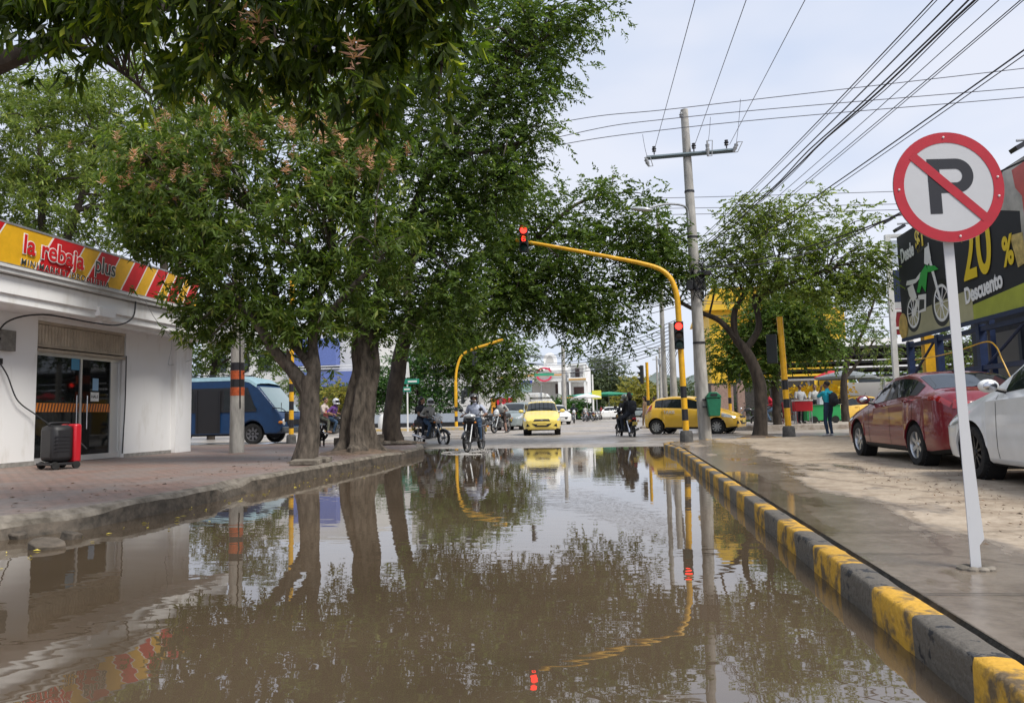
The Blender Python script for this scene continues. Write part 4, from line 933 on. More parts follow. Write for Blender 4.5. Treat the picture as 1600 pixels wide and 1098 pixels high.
def car(label, cat, loc, rz, paint, S, group=None, name='car', side_text=None, rack=False, low=False):
    """local frame: +Y forward, origin on the ground under the centre; S: shape dictionary"""
    o = thing(name, label, cat, loc, rz, group)
    Ln, W, FO, WB, r = S['L'], S['W'], S['FO'], S['WB'], S['r']; ra = r+.065
    top, belt, roofw = S['top'], S['belt'], S['roofw']; z0 = .19
    wf, wr = FO, FO+WB
    def ends(s):
        e = S.get('er', .55); a = min(1, s/e); b = min(1, (Ln-s)/(e*.8))
        return (.80+.20*(1-(1-a)**2.6))*(.84+.16*(1-(1-b)**2.6))
    def section(s):
        s = max(0, min(Ln, s)); e = ends(s); wb_ = W/2*e; zt = spl(top, s); zb = spl(belt, s); za = 0
        for c in (wf, wr):
            if abs(s-c) < ra: za = max(za, r + math.sqrt(ra*ra-(s-c)**2))
        zl = z0 + .05*max(0, 1-s/.4) + .06*max(0, 1-(Ln-s)/.5)
        wR = wb_*interp(roofw, s); gh = max(0, zt-zb-.03)
        zr = zt - .028 - .035*min(1, gh/.3)
        if gh < .05: zr = max(zb+.004, zt-.03)
        z1 = max(zl, za); z2 = max(zl+.05, za+.004); z3 = max(.38, za+.012); z4 = max(.60, za+.02); z5 = zb-.05
        flare = .012 if za > 0 else 0
        return [(0, z1), (wb_*.90, z1), (wb_*.965+flare, z2), (wb_*.995+flare, z3), (wb_*1.0+flare*.5, z4), (wb_*.985, z5), (wb_*.945, zb), (wR, zr), (wR*.86, zr+(zt-zr)*.55), (wR*.5, zr+(zt-zr)*.9), (0, zt)]
    def surf(s, v, side=1, off=0):
        p = section(s); i = max(0, min(len(p)-2, int(v))); t = v-i
        x = p[i][0]+(p[i+1][0]-p[i][0])*t; z = p[i][1]+(p[i+1][1]-p[i][1])*t
        if off:
            dx, dz = p[i+1][0]-p[i][0], p[i+1][1]-p[i][1]; n = Vector((dz, 0, -dx))
            d1 = section(s+.03); d0 = section(s-.03)
            X1 = d1[i][0]+(d1[i+1][0]-d1[i][0])*t; Z1_ = d1[i][1]+(d1[i+1][1]-d1[i][1])*t; X0 = d0[i][0]+(d0[i+1][0]-d0[i][0])*t; Z0_ = d0[i][1]+(d0[i+1][1]-d0[i][1])*t
            T = Vector((X1-X0, -.06, Z1_-Z0_)); A = Vector((dx, 0, dz)); n = T.cross(A)
            if n.length > 1e-9:
                n.normalize()
                if n.dot(Vector((1, 0, .6))) < 0: n = -n
                x += n.x*off; z += n.z*off; return Vector((side*x, Ln/2-s+n.y*off, z))
        return Vector((side*x, Ln/2-s, z))
    st = set(np.round(np.linspace(0, Ln, 30 if low else 62), 3)) | {.02, .05, .1, .16, Ln-.02, Ln-.05, Ln-.1, Ln-.16}
    for c in (wf, wr):
        for k in range(15): st.add(round(c-ra*math.cos(math.pi*k/14), 4))
    st = sorted(x for x in st if 0 <= x <= Ln)
    g = MB(); nv = 11
    for side in (1, -1):
        vs = [surf(s, v, side) for s in st for v in range(nv)]
        f0 = [(i*nv+j, (i+1)*nv+j, (i+1)*nv+j+1, i*nv+j+1) for i in range(len(st)-1) for j in range(nv-1)]
        b_ = len(g.V); g.V += [tuple(v) for v in vs]
        for f in f0: g.F.append(tuple(i+b_ for i in f)); g.I.append(1 if f[0] % nv <= 1 else 0)
    # end caps, bulged
    for s_, sg in ((0, 1), (Ln, -1)):
        P0 = [surf(s_, v, 1) for v in range(nv)] + [surf(s_, v, -1) for v in range(nv-2, 0, -1)]
        cz = (P0[0].z + P0[nv-1].z)/2; C_ = Vector((0, P0[0].y, cz)); rings = [P0]
        for q, d in ((.93, .035), (.75, .06), (.4, .075)): rings.append([C_ + (p-C_)*q + Vector((0, sg*d, 0)) for p in P0])
        m = len(P0); vs = [p for rg in rings for p in rg] + [C_+Vector((0, sg*.08, 0))]
        g.add(vs, [(i*m+j, i*m+(j+1) % m, (i+1)*m+(j+1) % m, (i+1)*m+j) for i in range(3) for j in range(m)] + [(3*m+j, 3*m+(j+1) % m, 4*m) for j in range(m)], 0)
    bm = bmesh.new(); body = g.build('body', [paint, UNDER], o, world=False, ang=32, fixn=False)
    bm.from_mesh(body.data); bmesh.ops.remove_doubles(bm, verts=bm.verts, dist=.0008); bmesh.ops.recalc_face_normals(bm, faces=bm.faces); bm.to_mesh(body.data); bm.free()
    body.data.set_sharp_from_angle(angle=R(32))
    def patch(name, m, s0, s1, v0, v1, side=0, off=.004, nu=14, nv_=5, par=o, both=False):
        """surface-hugging piece; v0 and v1 numbers or functions of s"""
        g = MB(); f0 = v0 if callable(v0) else (lambda s: v0); f1 = v1 if callable(v1) else (lambda s: v1)
        for sd in ((side,) if side else (1, -1)):
            g.grid(lambda u, w_: surf(s0+(s1-s0)*u, f0(s0+(s1-s0)*u)*(1-w_)+f1(s0+(s1-s0)*u)*w_, sd, off), nu, nv_)
        q = g.build(name, m, par, world=False, ang=60, fixn=False); bm = bmesh.new(); bm.from_mesh(q.data)
        bmesh.ops.remove_doubles(bm, verts=bm.verts, dist=.0005); bmesh.ops.recalc_face_normals(bm, faces=bm.faces); bm.to_mesh(q.data); bm.free(); return q
    # glass: windscreen and rear window (v 7.12 .. 10 is the top skin)
    ws0, ws1 = S['ws']; patch('windscreen', GLASSD, ws0, ws1, 7.15, 10, 0, .005, 12, 6)
    if 'rw' in S: patch('rear_window', GLASSD, S['rw'][0], S['rw'][1], 7.2, 10, 0, .005, 12, 6)
    for side in (1, -1):
        for (a, b_) in S['win']:
            q = patch('side_window', GLASSD, a, b_, 6.10, 6.88, side, .005, 12, 3)
        for (a, b_) in S.get('pillars', []): patch('pillar', S.get('pillar_mat', BLACK), a, b_, 6.10, 6.9, side, .0045, 2, 3)
        SEAM = mat('panel_gap', (.01,.01,.01), .7)
        for c in S['seams']: patch('door_seam', SEAM, c, c+.010, 2.3, 6.05, side, .002, 1, 10)
        patch('sill', BLACK if S.get('dark_sill', True) else paint, wf+ra+.02, wr-ra-.02, 1.6, 2.25, side, .006, 8, 2)
        for c in S['handles']:
            g = MB(); g.tube([surf(c-.09, 5.05, side, .01), surf(c-.05, 5.05, side, .045), surf(c+.07, 5.05, side, .045), surf(c+.1, 5.05, side, .01)], .013, 6); g.build('handle', S.get('handle_mat', paint), o, world=False)
        # mirror
        mp0 = surf(S['mirror'], 6.15, side, .0); g = MB(); g.tube([mp0, mp0+Vector((side*.10, .02, .03))], .025, 6); mr = g.build('mirror', BLACK, o, world=False)
        g = MB(); c_ = mp0+Vector((side*.17, .03, .07)); g.ell(c_, (.115, .075, .078)); g.build('mirror_cap', paint, mr, world=False)
        g = MB(); g.ell(c_-Vector((0, .042, .0)), (.085, .036, .055)); g.build('mirror_glass', CHROME, mr, world=False)
        # lights
        h0, h1, hv0, hv1 = S['head']; patch('headlight', CLRGL, h0, h1, hv0, hv1, side, .006, 8, 3)
        t0_, t1_, tv0, tv1 = S['tail']; patch('tail_light', REDGL, t0_, t1_, tv0, tv1, side, .006, 8, 3)
    # front: grille, lower grille, plate, fog recesses
    def cap_y(x, z, s_, sg):
        P0 = section(s_); hw_ = max(.01, max(p[0] for p in P0)); zc = (P0[0][1]+P0[-1][1])/2; hh = max(.01, (P0[-1][1]-P0[0][1])/2)
        q = max(abs(x)/hw_, abs(z-zc)/hh); q = min(1, q)
        d = interp([(0, .08), (.4, .075), (.75, .06), (.93, .035), (1, 0)], q)
        return sg*(Ln/2) + sg*d if s_ == 0 else -Ln/2 - d
    def capbit(name, m, poly, end=1, th=.012, par=o):
        s_ = 0 if end > 0 else Ln; g = MB(); n = len(poly); cx = sum(p[0] for p in poly)/n; cz = sum(p[1] for p in poly)/n
        rings = []
        for q in (1.0, .66, .33):
            rings.append([(cx+(x-cx)*q, cz+(z-cz)*q) for x, z in poly])
        vs = []; 
        base = [(x, cap_y(x, z, s_, 1)*1.0, z) for x, z in poly]
        for rg in rings: vs += [(x, cap_y(x, z, s_, 1)+end*th, z) for x, z in rg]
        vs += [(cx, cap_y(cx, cz, s_, 1)+end*th, cz)]; vs = base + vs; k = n
        fs = [(i*k+j, i*k+(j+1) % k, (i+1)*k+(j+1) % k, (i+1)*k+j) for i in range(3) for j in range(k)] + [(3*k+j, 3*k+(j+1) % k, 4*k) for j in range(k)]
        g.add(vs, fs); return g.build(name, m, par, world=False, ang=40)
    def dens(poly, k=6):
        out = []
        for a, b_ in zip(poly, poly[1:]+poly[:1]):
            for i in range(k): out.append((a[0]+(b_[0]-a[0])*i/k, a[1]+(b_[1]-a[1])*i/k))
        return out
    for nm, m, poly in S['front']: capbit(nm, m, dens(poly), 1, .014 if nm != 'number_plate' else .03)
    for nm, m, poly in S['rear']: capbit(nm, m, dens(poly), -1, .014 if nm != 'number_plate' else .03)
    capbit('number_plate', PLATE if S.get('plate_w') else mat('plate_yellow', (.55,.42,.1), .5), dens([(-.2, S['pz'][0]), (.2, S['pz'][0]), (.2, S['pz'][0]+.12), (-.2, S['pz'][0]+.12)]), 1, .03)
    capbit('number_plate', PLATE if S.get('plate_w') else MATS['plate_yellow'], dens([(-.2, S['pz'][1]), (.2, S['pz'][1]), (.2, S['pz'][1]+.12), (-.2, S['pz'][1]+.12)]), -1, .03)
    # wipers
    wz = [surf(ws0+.03, 9.6, 1, .02), surf(ws0+.10, 8.0, 1, .02)]; g = MB(); g.tube(wz, .008, 5); g.build('wiper', BLACK, o, world=False)
    wz = [surf(ws0+.03, 9.0, -1, .02), surf(ws0+.14, 10, -1, .02)]; g = MB(); g.tube(wz, .008, 5); g.build('wiper', BLACK, o, world=False)
    for c in (wf, wr):
        for side in (1, -1):
            put_wheel(o, (side*(W/2-.10), Ln/2-c, r), side < 0, S['wheel'], r, 0)
            # wheel well liner
            g = MB(); g.lathe([(r+.05, -.13), (r+.05, .07)], (side*(W/2-.17), Ln/2-c, r), 'X', 30); g.build('wheel_liner', UNDER, o, world=False)
    if rack:
        zt = spl(top, Ln*.5)+.03; g = MB()
        for y_ in (.45, -.55): g.tube([(-.5, y_, zt), (-.52, y_, zt+.10), (.52, y_, zt+.10), (.5, y_, zt)], .016, 6)
        for x_ in (-.5, -.3, -.1, .1, .3, .5): g.tube([(x_, .5, zt+.1), (x_, -.6, zt+.1)], .012, 6)
        g.tube([(-.52, .52, zt+.14), (.52, .52, zt+.14)], .014, 6)
        g.build('roof_rack', BLACK, o, world=False)
    if S.get('antenna'):
        p = surf(S['antenna'], 10, 1); g = MB(); g.tube([p, p+Vector((0, -.12, .18))], .006, 5); g.build('antenna', BLACK, o, world=False)
        g = MB(); g.ell(p+Vector((0,.0,.02)), (.03, .07, .03)); g.build('antenna_foot', BLACK, o, world=False)
    o_surf[o.as_pointer()] = surf
    return o
o_surf = {}
HATCH = dict(L=3.62, W=1.60, FO=.72, WB=2.40, r=.285, er=.5,
    top=[(0,.66),(.12,.74),(.45,.86),(.85,.97),(1.0,1.02),(1.55,1.39),(1.85,1.47),(2.6,1.485),(3.2,1.42),(3.42,1.20),(3.55,.98),(3.62,.80)],
    belt=[(0,.62),(.2,.70),(.9,.90),(1.5,.93),(3.0,1.0),(3.4,1.02),(3.55,.9),(3.62,.74)],
    roofw=[(0,.86),(.9,.88),(1.0,.86),(1.6,.74),(2.8,.72),(3.3,.76),(3.6,.86)],
    ws=(1.02, 1.60), rw=(3.22, 3.44), win=[(1.30,2.02),(2.08,2.86),(2.92,3.18)], pillars=[(2.02,2.08),(2.86,2.92)], seams=[1.18,2.05,2.86], handles=[1.90,2.72], mirror=1.28,
    head=(.05,.52,4.35,6.1), tail=(3.30,3.58,4.9,6.6), pz=(.42,.50), wheel='cover',
    front=[('grille', BLACK, [(-.36,.60),(.36,.60),(.30,.68),(-.30,.68)]), ('lower_grille', BLACK, [(-.42,.50),(-.26,.36),(.26,.36),(.42,.50),(.2,.47),(-.2,.47)]), ('emblem', CHROME, [(-.05,.62),(.05,.62),(.05,.66),(-.05,.66)]), ('fog_recess', BLACK, [(-.66,.36),(-.50,.40),(-.62,.50)]), ('fog_recess', BLACK, [(.66,.36),(.50,.40),(.62,.50)])],
    rear=[('bumper_insert', BLACK, [(-.5,.28),(.5,.28),(.45,.40),(-.45,.40)])], antenna=3.0)
SEDAN = dict(L=4.48, W=1.73, FO=.86, WB=2.58, r=.31, er=.55, plate_w=True,
    top=[(0,.62),(.1,.70),(.5,.84),(1.1,.95),(1.25,1.0),(1.85,1.36),(2.15,1.44),(2.7,1.46),(3.15,1.41),(3.80,1.16),(4.0,1.12),(4.30,1.115),(4.42,1.06),(4.48,.94)],
    belt=[(0,.58),(.2,.66),(1.2,.90),(2.0,.94),(3.2,1.03),(3.7,1.06),(4.2,1.05),(4.4,.98),(4.48,.88)],
    roofw=[(0,.86),(1.1,.88),(1.25,.86),(1.9,.73),(3.0,.70),(3.75,.78),(4.0,.84),(4.48,.86)],
    ws=(1.27, 1.92), rw=(3.14, 3.78), win=[(1.62,2.42),(2.50,3.22)], pillars=[(2.42,2.50),(3.22,3.50)], seams=[1.48,2.46,3.40], handles=[2.26,3.16], mirror=1.62, pillar_mat=BLACK,
    head=(.05,.62,4.5,5.95), tail=(3.98,4.44,4.95,6.0), pz=(.42,.62), wheel='alloy',
    front=[('grille', BLACK, [(-.4,.44),(.4,.44),(.48,.60),(-.48,.60)])],
    rear=[('tail_light', REDGL, [(-.74,.86),(-.36,.84),(-.34,.90),(-.72,.99)]), ('tail_light', REDGL, [(.74,.86),(.36,.84),(.34,.90),(.72,.99)]), ('bumper_insert', BLACK, [(-.72,.26),(.72,.26),(.62,.40),(-.62,.40)]), ('plate_recess', DARKMET, [(-.26,.60),(.26,.60),(.24,.76),(-.24,.76)]), ('emblem', CHROME, [(-.05,.86),(.05,.86),(.05,.91),(-.05,.91)])], antenna=2.95)
SUV = dict(SEDAN); SUV.update(L=4.3, W=1.78, r=.33, plate_w=True,
    top=[(0,.75),(.15,.88),(.5,.98),(1.0,1.06),(1.15,1.1),(1.7,1.52),(2.0,1.62),(3.4,1.63),(3.9,1.55),(4.1,1.2),(4.25,1.0),(4.3,.9)],
    belt=[(0,.70),(.2,.8),(1.1,1.0),(3.8,1.1),(4.15,1.0),(4.3,.84)], roofw=[(0,.86),(1.1,.88),(1.2,.86),(1.8,.76),(3.6,.75),(4.1,.84),(4.3,.86)],
    ws=(1.17,1.75), rw=(3.92,4.08), win=[(1.5,2.3),(2.38,3.2),(3.28,3.8)], pillars=[(2.3,2.38),(3.2,3.28)], seams=[1.35,2.34,3.24], handles=[2.15,3.05], mirror=1.5, tail=(3.9,4.2,4.6,6.2), wheel='alloy')
def paintmat(name, c, var=.06, coat=.8, rough=.35):
    return mat(name, c, rough, 0, var=var, vscale=3, coat=coat)
TAXI = paintmat('taxi_yellow', (.78,.47,.05)); TAXI2 = paintmat('taxi_pale_yellow', (.80,.62,.13)); WINE = paintmat('wine_red', (.165,.003,.012), coat=.7, rough=.3)
CWH = paintmat('car_white', (.74,.75,.74)); CGR = paintmat('car_grey', (.22,.26,.26)); CSV = paintmat('car_silver', (.45,.47,.5))
taxi1 = car('pale yellow hatchback taxi with a roof rack driving straight towards the water', 'taxi', atz(840, 680, GZ)+Vector((0, 1.8, 0)), R(186), TAXI2, HATCH, 'yellow taxis at the crossing', 'taxi', rack=True)
tp = atz(1090, 678, GZ); taxi2 = car('orange yellow hatchback taxi seen side on behind the tall concrete pole', 'taxi', (tp.x, tp.y+.9, GZ), R(-113), TAXI, HATCH, 'yellow taxis at the crossing', 'taxi')
sf = o_surf[taxi2.as_pointer()]
q = MW[taxi2.as_pointer()]
for sd in (1,):
    xv = Vector((0, -1, 0)) if sd < 0 else Vector((0, 1, 0)); p = sf(2.80, 4.6, sd, .006)
    text('lettering', 'TAXIS', WHITEP, .17, q @ frame3((0, 1, 0), (0, 0, 1), (1, 0, 0), p), taxi2, .002, .004)
tp = atz(1330, 664, GZ); taxi3 = car('yellow taxi half hidden behind the person in the cyan shirt', 'taxi', (tp.x-.1, tp.y+.6, GZ), R(112), TAXI, HATCH, 'yellow taxis at the crossing', 'taxi')
rc = car('dark red sedan parked on the forecourt with its back to the sign post', 'car', (5.20, 13.45, GZ), R(1.5), WINE, SEDAN, 'cars parked on the forecourt')
SW = dict(SEDAN); SW['top'] = [(a_, b_+.10*min(1, a_/.5)) for a_, b_ in SEDAN['top']]; SW['belt'] = [(a_, b_+.085*min(1, a_/.5)) for a_, b_ in SEDAN['belt']]; SW['er'] = .42; SW['wheel'] = 'black'; SW['dark_sill'] = False; SW['r'] = .32
wc = car('white car cut off by the right picture edge behind the sign post', 'car', (5.10, 8.58, GZ), R(1.5), CWH, SW, 'cars parked on the forecourt')
def far_car(px, base, Yd, lab, paint, S, rz, hdr='cars in the far street'):
    p = aty(px, base, Yd); p.z = GZ; return car(lab, 'car', p, R(rz), paint, S, hdr, low=True)
far_car(868, 656, 62, 'white estate car right behind the front taxi', CWH, SUV, 200)
far_car(948, 652, 96, 'far white off-roader in the middle of the distant street', CWH, SUV, 110)
far_car(806, 660, 44, 'grey green car nose hidden by the front taxi', CGR, SUV, 172)
far_car(784, 655, 66, 'silver car behind the motorcyclist in the open jacket', CSV, HATCH, 215)
far_car(925, 650, 125, 'distant silver car behind the far pole', CSV, SEDAN, 180)
far_car(990, 650, 120, 'distant grey car behind the two riders', CGR, HATCH, 100)

# ---- bus
BLU = paintmat('bus_blue', (.004,.034,.105), .15, .35, .5); CYW = mat('bus_roof', (.26,.40,.45), .4, var=.15)
bus = thing('bus', 'blue minibus with pale roof stopped behind the shop corner', 'bus', (-12.75, 27.15, GZ), R(-90))
Lb, Wb, Hb = 6.9, 2.1, 2.55
prof = [(0.05,.45),(-.02,.62),(0,.95),(.10,1.15),(.95,2.15),(1.25,2.38),(1.7,2.46),(Lb-.3,2.46),(Lb,2.3),(Lb,.5)]   # (s from front, z)
# lower edge with arches
def low_edge():
    out = []
    for s_ in np.linspace(Lb, .05, 60):
        za = .38
        for c in (1.15, 5.2):
            if abs(s_-c) < .48: za = max(za, .40+math.sqrt(.48**2-(s_-c)**2))
        out.append((s_, za))
    return out
side = prof + low_edge()[1:-1]
g = MB()
def bx(s_, z_, x_): return (x_, -s_, z_)
tum = lambda z_: 1 - .08*max(0, (z_-1.2))/1.3 - .0*z_
vs = []; n = len(side)
for sd in (1, -1):
    for q_, d_ in ((1.0, 0),): vs += [bx(s_+.10*0, z_, sd*Wb/2*tum(z_)*(1-.10*max(0, 1-s_/.5)**2)) for s_, z_ in side]
g.add(vs, [tuple(range(n)), tuple(range(2*n-1, n-1, -1))] + [(i, (i+1) % n, n+(i+1) % n, n+i) for i in range(n)])
bo = g.build('body', BLU, bus, world=False, ang=30, bevel=.05)
g = MB()   # pale roof cap
vs = []; rp = [(1.0,2.22),(1.3,2.42),(1.7,2.50),(Lb-.35,2.50),(Lb+.01,2.32)]
for j, xx in enumerate((-1, -.96, -.7, 0, .7, .96, 1)):
    for s_, z_ in rp: vs.append(bx(s_, z_ + (.07 if abs(xx) < .8 else (.03 if abs(xx) < .97 else -.09)) + (.03 if xx == 0 else 0), xx*(Wb/2*tum(2.4)+.012)))
g.add(vs, [(j*5+i, j*5+i+1, (j+1)*5+i+1, (j+1)*5+i) for j in range(6) for i in range(4)]); g.build('roof', CYW, bus, world=False)
WSC = mat('screen_pale', (.20,.27,.28), .08, spec=.8)
g = MB(); g.grid(lambda u, v: (( -1+2*u)*(Wb/2*tum(1.2+v)-.12), -( .15+.80*v) + .012+.06*(1-(2*u-1)**2), 1.20+.95*v+.008), 10, 6); g.build('windscreen', WSC, bus, world=False)
g = MB(); g.tube([(.05, -.1, 1.2), (-.5, -.35, 1.55)], .012, 5); g.build('wiper', BLACK, bus, world=False); g = MB(); g.tube([(.75, -.12, 1.2), (.25, -.35, 1.55)], .012, 5); g.build('wiper', BLACK, bus, world=False)
for sd in (1, -1):
    g = MB(); X_ = lambda z_: sd*(Wb/2*tum(z_)+.003)
    g.add([(X_(1.22), -.95, 1.22), (X_(1.22), -6.75, 1.22), (X_(2.14), -6.75, 2.14), (X_(2.14), -1.35, 2.14)], [(0,1,2,3)]); g.build('window_band', BLACK, bus, world=False)
    for (a, b_) in ((1.35, 2.3), (3.55, 4.45), (4.55, 5.45), (5.55, 6.5)) if sd > 0 else ((1.35, 2.6), (2.7, 3.6), (3.7, 4.6), (4.7, 5.6), (5.7, 6.5)):
        g = MB(); X_ = lambda z_: sd*(Wb/2*tum(z_)+.006); sl_ = .25 if a < 1.4 else 0
        g.add([(X_(1.3), -a+sl_*1.6, 1.3), (X_(1.3), -b_, 1.3), (X_(2.05), -b_, 2.05), (X_(2.05), -a-sl_*.3, 2.05)], [(0,1,2,3)]); g.build('side_window', GLASSD, bus, world=False)
g = MB(); X_ = Wb/2+.008; g.box((X_, -2.9, 1.25), (.012, .95, 1.62)); dr = g.build('door_opening', BLACK, bus, world=False)
g = MB(); g.box((X_+.02, -2.44, 1.25), (.03, .05, 1.64)); g.box((X_+.02, -3.38, 1.25), (.03, .05, 1.64)); g.build('door_frame', DARKMET, bus, world=False)
for sd in (1, -1):
    g = MB(); g.lathe([(0,.06),(.10,.05),(.15,0),(.15,-.05)], (sd*.78, -.02, .80), 'Y', 20); hl = g.build('headlight', CLRGL, bus, world=False)
    g = MB(); g.ell((sd*.94, -.05, .80), (.07,.09,.06)); g.build('indicator', mat('amber', (.6,.2,.02), .2), bus, world=False)
    for c in (1.15, 5.2): put_wheel(bus, (sd*(Wb/2-.16), -c, .39), sd < 0, 'bus', .39)
    g = MB(); g.tube(smooth_poly([(sd*.98, -.35, 1.35), (sd*1.12, .1, 1.30), (sd*1.16, .30, 1.15)], 4), .018, 6); ma_ = g.build('mirror_arm', BLACK, bus, world=False)
    g = MB(); g.box((sd*1.16, .3, .98), (.06, .16, .34)); g.build('mirror', BLACK, ma_, world=False, bevel=.02)
g = MB(); g.box((0, .05, .52), (1.9, .12, .22)); g.build('bumper', mat('bumper_grey', (.06,.07,.08), .6), bus, world=False, bevel=.04)
g = MB(); g.box((0, .015, .80), (1.0, .05, .20)); g.build('grille', BLACK, bus, world=False)
g = MB(); [g.tube([(x_, -1.9, 2.66), (x_, -5.8, 2.66)], .018, 6) for x_ in (-.6, .6)]; [g.tube([(-.6, -y_, 2.66), (.6, -y_, 2.66)], .014, 6) for y_ in np.linspace(1.9, 5.8, 6)]; [g.tube([(x_, -y_, 2.52), (x_, -y_, 2.66)], .014, 6) for x_ in (-.6, .6) for y_ in (1.95, 3.8, 5.75)]
g.build('roof_rack', BLACK, bus, world=False)
g = MB(); g.box((0, -3.5, .5), (1.9, 5.4, .35)); g.build('chassis', UNDER, bus, world=False)

# ---- motorbikes: local +Y forward
def motorbike(label, loc, rz, paint, kind='street', fairing=None, group='motorbikes at the crossing', lean=0, low=False):
    o = thing('motorbike', label, 'motorbike', loc, rz, group); o.rotation_euler = (0, lean, rz)
    def B(name, g, m, par=o, **k): return g.build(name, m, par, world=False, **k)
    rw = .30; fy, ry = .64, -.62
    for c in (fy, ry):
        e = subempty('wheel', o, (0, c, rw))
        g = MB(); g.lathe([(rw-.075,-.03),(rw-.05,-.048),(rw-.012,-.035),(rw,0),(rw-.012,.035),(rw-.05,.048),(rw-.075,.03),(rw-.075,-.03)], (0,0,0), 'X', 30); B('tyre', g, RUBBER, e)
        g = MB(); g.lathe([(rw-.075,-.03),(rw-.09,-.02),(rw-.09,.02),(rw-.075,.03)], (0,0,0), 'X', 30)
        for k in range(5):
            a = 2*math.pi*k/5; g.tube([(0, .03*math.cos(a), .03*math.sin(a)), (0, (rw-.08)*math.cos(a+.15), (rw-.08)*math.sin(a+.15))], .013, 5)
        g.lathe([(0,-.06),(.04,-.06),(.04,.06),(0,.06)], (0,0,0), 'X', 14); B('rim', g, mat('bike_rim', (.14,.14,.145), .4, .6), e)
    hx = Vector((0, .28, .98)); ax_ = Vector((0, fy, rw))
    for sd in (1, -1):
        g = MB(); g.tube([hx+Vector((sd*.09, .02, -.06)), ax_+Vector((sd*.09, 0, 0))], [.022, .028], 10); B('fork', g, GREYMET)
        g = MB(); g.tube([(sd*.09, ry, rw), (sd*.13, ry+.12, .72)], [.035, .03], 8); B('shock', g, CHROME)
        g = MB(); g.tube([(sd*.08, ry, rw), (sd*.07, -.05, .36)], .022, 6); B('swingarm', g, DARKMET)
        g = MB(); g.tube(smooth_poly([(sd*.05, .27, 1.0), (sd*.18, .24, 1.07), (sd*.34, .13, 1.05)], 4), .013, 6); hb = B('handlebar', g, DARKMET)
        g = MB(); g.tube([(sd*.25, .185, 1.055), (sd*.37, .115, 1.045)], .02, 8); B('grip', g, BLACK, hb)
        g = MB(); g.tube([(sd*.22, .2, 1.06), (sd*.30, .17, 1.20)], .008, 5); mr = B('mirror_stem', g, BLACK)
        g = MB(); g.ell((sd*.31, .165, 1.24), (.07, .022, .05)); B('mirror', g, BLACK, mr)
        g = MB(); g.tube([(sd*.06, -.02, .30), (sd*.25, -.02, .30)], .018, 6); B('footrest', g, DARKMET)
        g = MB(); g.ell((sd*.17, .36, .86), (.05, .035, .03)); B('indicator', g, MATS['amber'])
        g = MB(); g.ell((sd*.15, -.86, .72), (.045, .03, .028)); B('indicator', g, MATS['amber'])
    g = MB(); vs = []
    for k in range(13):
        a = R(20+150*k/12)
        for x_, r_ in ((-.07, rw+.015), (0, rw+.035), (.07, rw+.015)): vs.append((x_, fy+r_*math.cos(a), rw+r_*math.sin(a)))
    g.add(vs, [(3*k+j, 3*k+j+1, 3*k+4+j, 3*k+3+j) for k in range(12) for j in range(2)]); q = B('front_mudguard', g, paint); sd_ = q.modifiers.new('t', 'SOLIDIFY'); sd_.thickness = .01
    g = MB(); vs = []
    for k in range(13):
        a = R(35+125*k/12)
        for x_, r_ in ((-.08, rw+.03), (0, rw+.055), (.08, rw+.03)): vs.append((x_, ry-r_*math.cos(a)*-1*-1, rw+r_*math.sin(a)))
    g.add(vs, [(3*k+j, 3*k+j+1, 3*k+4+j, 3*k+3+j) for k in range(12) for j in range(2)]); q = B('rear_mudguard', g, BLACK); sd_ = q.modifiers.new('t', 'SOLIDIFY'); sd_.thickness = .01
    # frame and engine
    g = MB(); g.tube([(0,.25,.95),(0,.12,.55),(0,.02,.33),(0,-.28,.33)], .026, 8); g.tube([(0,.25,.9),(0,-.2,.74),(0,-.72,.76)], .028, 8); g.tube([(0,-.28,.33),(0,-.25,.74)], .025, 8); B('frame', g, DARKMET)
    g = MB(); g.box((0,-.05,.40), (.26,.36,.22)); g.tube([(0,.02,.48),(0,.12,.66)], [.10,.085], 12)
    for k in range(5): g.box((0, .045+.02*k, .53+.028*k), (.23, .2, .010), Matrix.Rotation(R(-35), 3, 'X'))
    g.lathe([(0,-.16),(.10,-.15),(.11,-.1),(.11,.1),(.10,.15),(0,.16)], (0,-.1,.40), 'X', 18); B('engine', g, mat('engine_alloy', (.20,.20,.20), .5, .6, var=.4), bevel=.01)
    g = MB(); g.tube(smooth_poly([(.06,.2,.55),(.10,.24,.36),(.13,0,.27),(.15,-.35,.30),(.17,-.62,.38)],4), [.02]*13+[.028,.042,.045,.045] if False else .022, 8); g.tube([(.15,-.32,.31),(.18,-.78,.42)], [.035,.05], 12); B('exhaust', g, CHROME)
    if kind == 'street':
        g = MB(); g.ell((0,.08,.86), (.135,.25,.125)); B('tank', g, paint)
        g = MB(); g.ell((.0,-.28,.66), (.12,.20,.10)); B('side_cover', g, paint)
        g = MB(); g.tube(smooth_poly([(0,-.10,.80),(0,-.35,.79),(0,-.6,.85),(0,-.82,.86)],5), [.10]+[.12]*14+[.07], 12, sx=1.0); B('seat', g, TAN)
        if fairing:
            g = MB(); g.ell((0,.40,.98), (.16,.10,.17), Matrix.Rotation(R(-20), 3, 'X')); g.ell((0,.36,1.10), (.12,.05,.10), Matrix.Rotation(R(-35), 3, 'X')); B('fairing', g, fairing)
        g = MB(); g.ell((0,.47,.94), (.09,.06,.085)); B('headlight', g, CLRGL)
    else:
        g = MB(); g.prism([(-.02,.42),(.16,.42),(.36,.92),(.30,1.02),(.20,.98),(.02,.6)], -.20, .20, fn=lambda u, v, d: (d*(.75+.35*(v-.4)), u+.06, v)); B('leg_shield', g, paint, bevel=.03)
        g = MB(); g.ell((0,.33,1.05), (.20,.10,.075)); B('handlebar_cover', g, fairing or paint)
        g = MB(); g.ell((0,.42,1.05), (.13,.035,.05)); B('headlight', g, CLRGL)
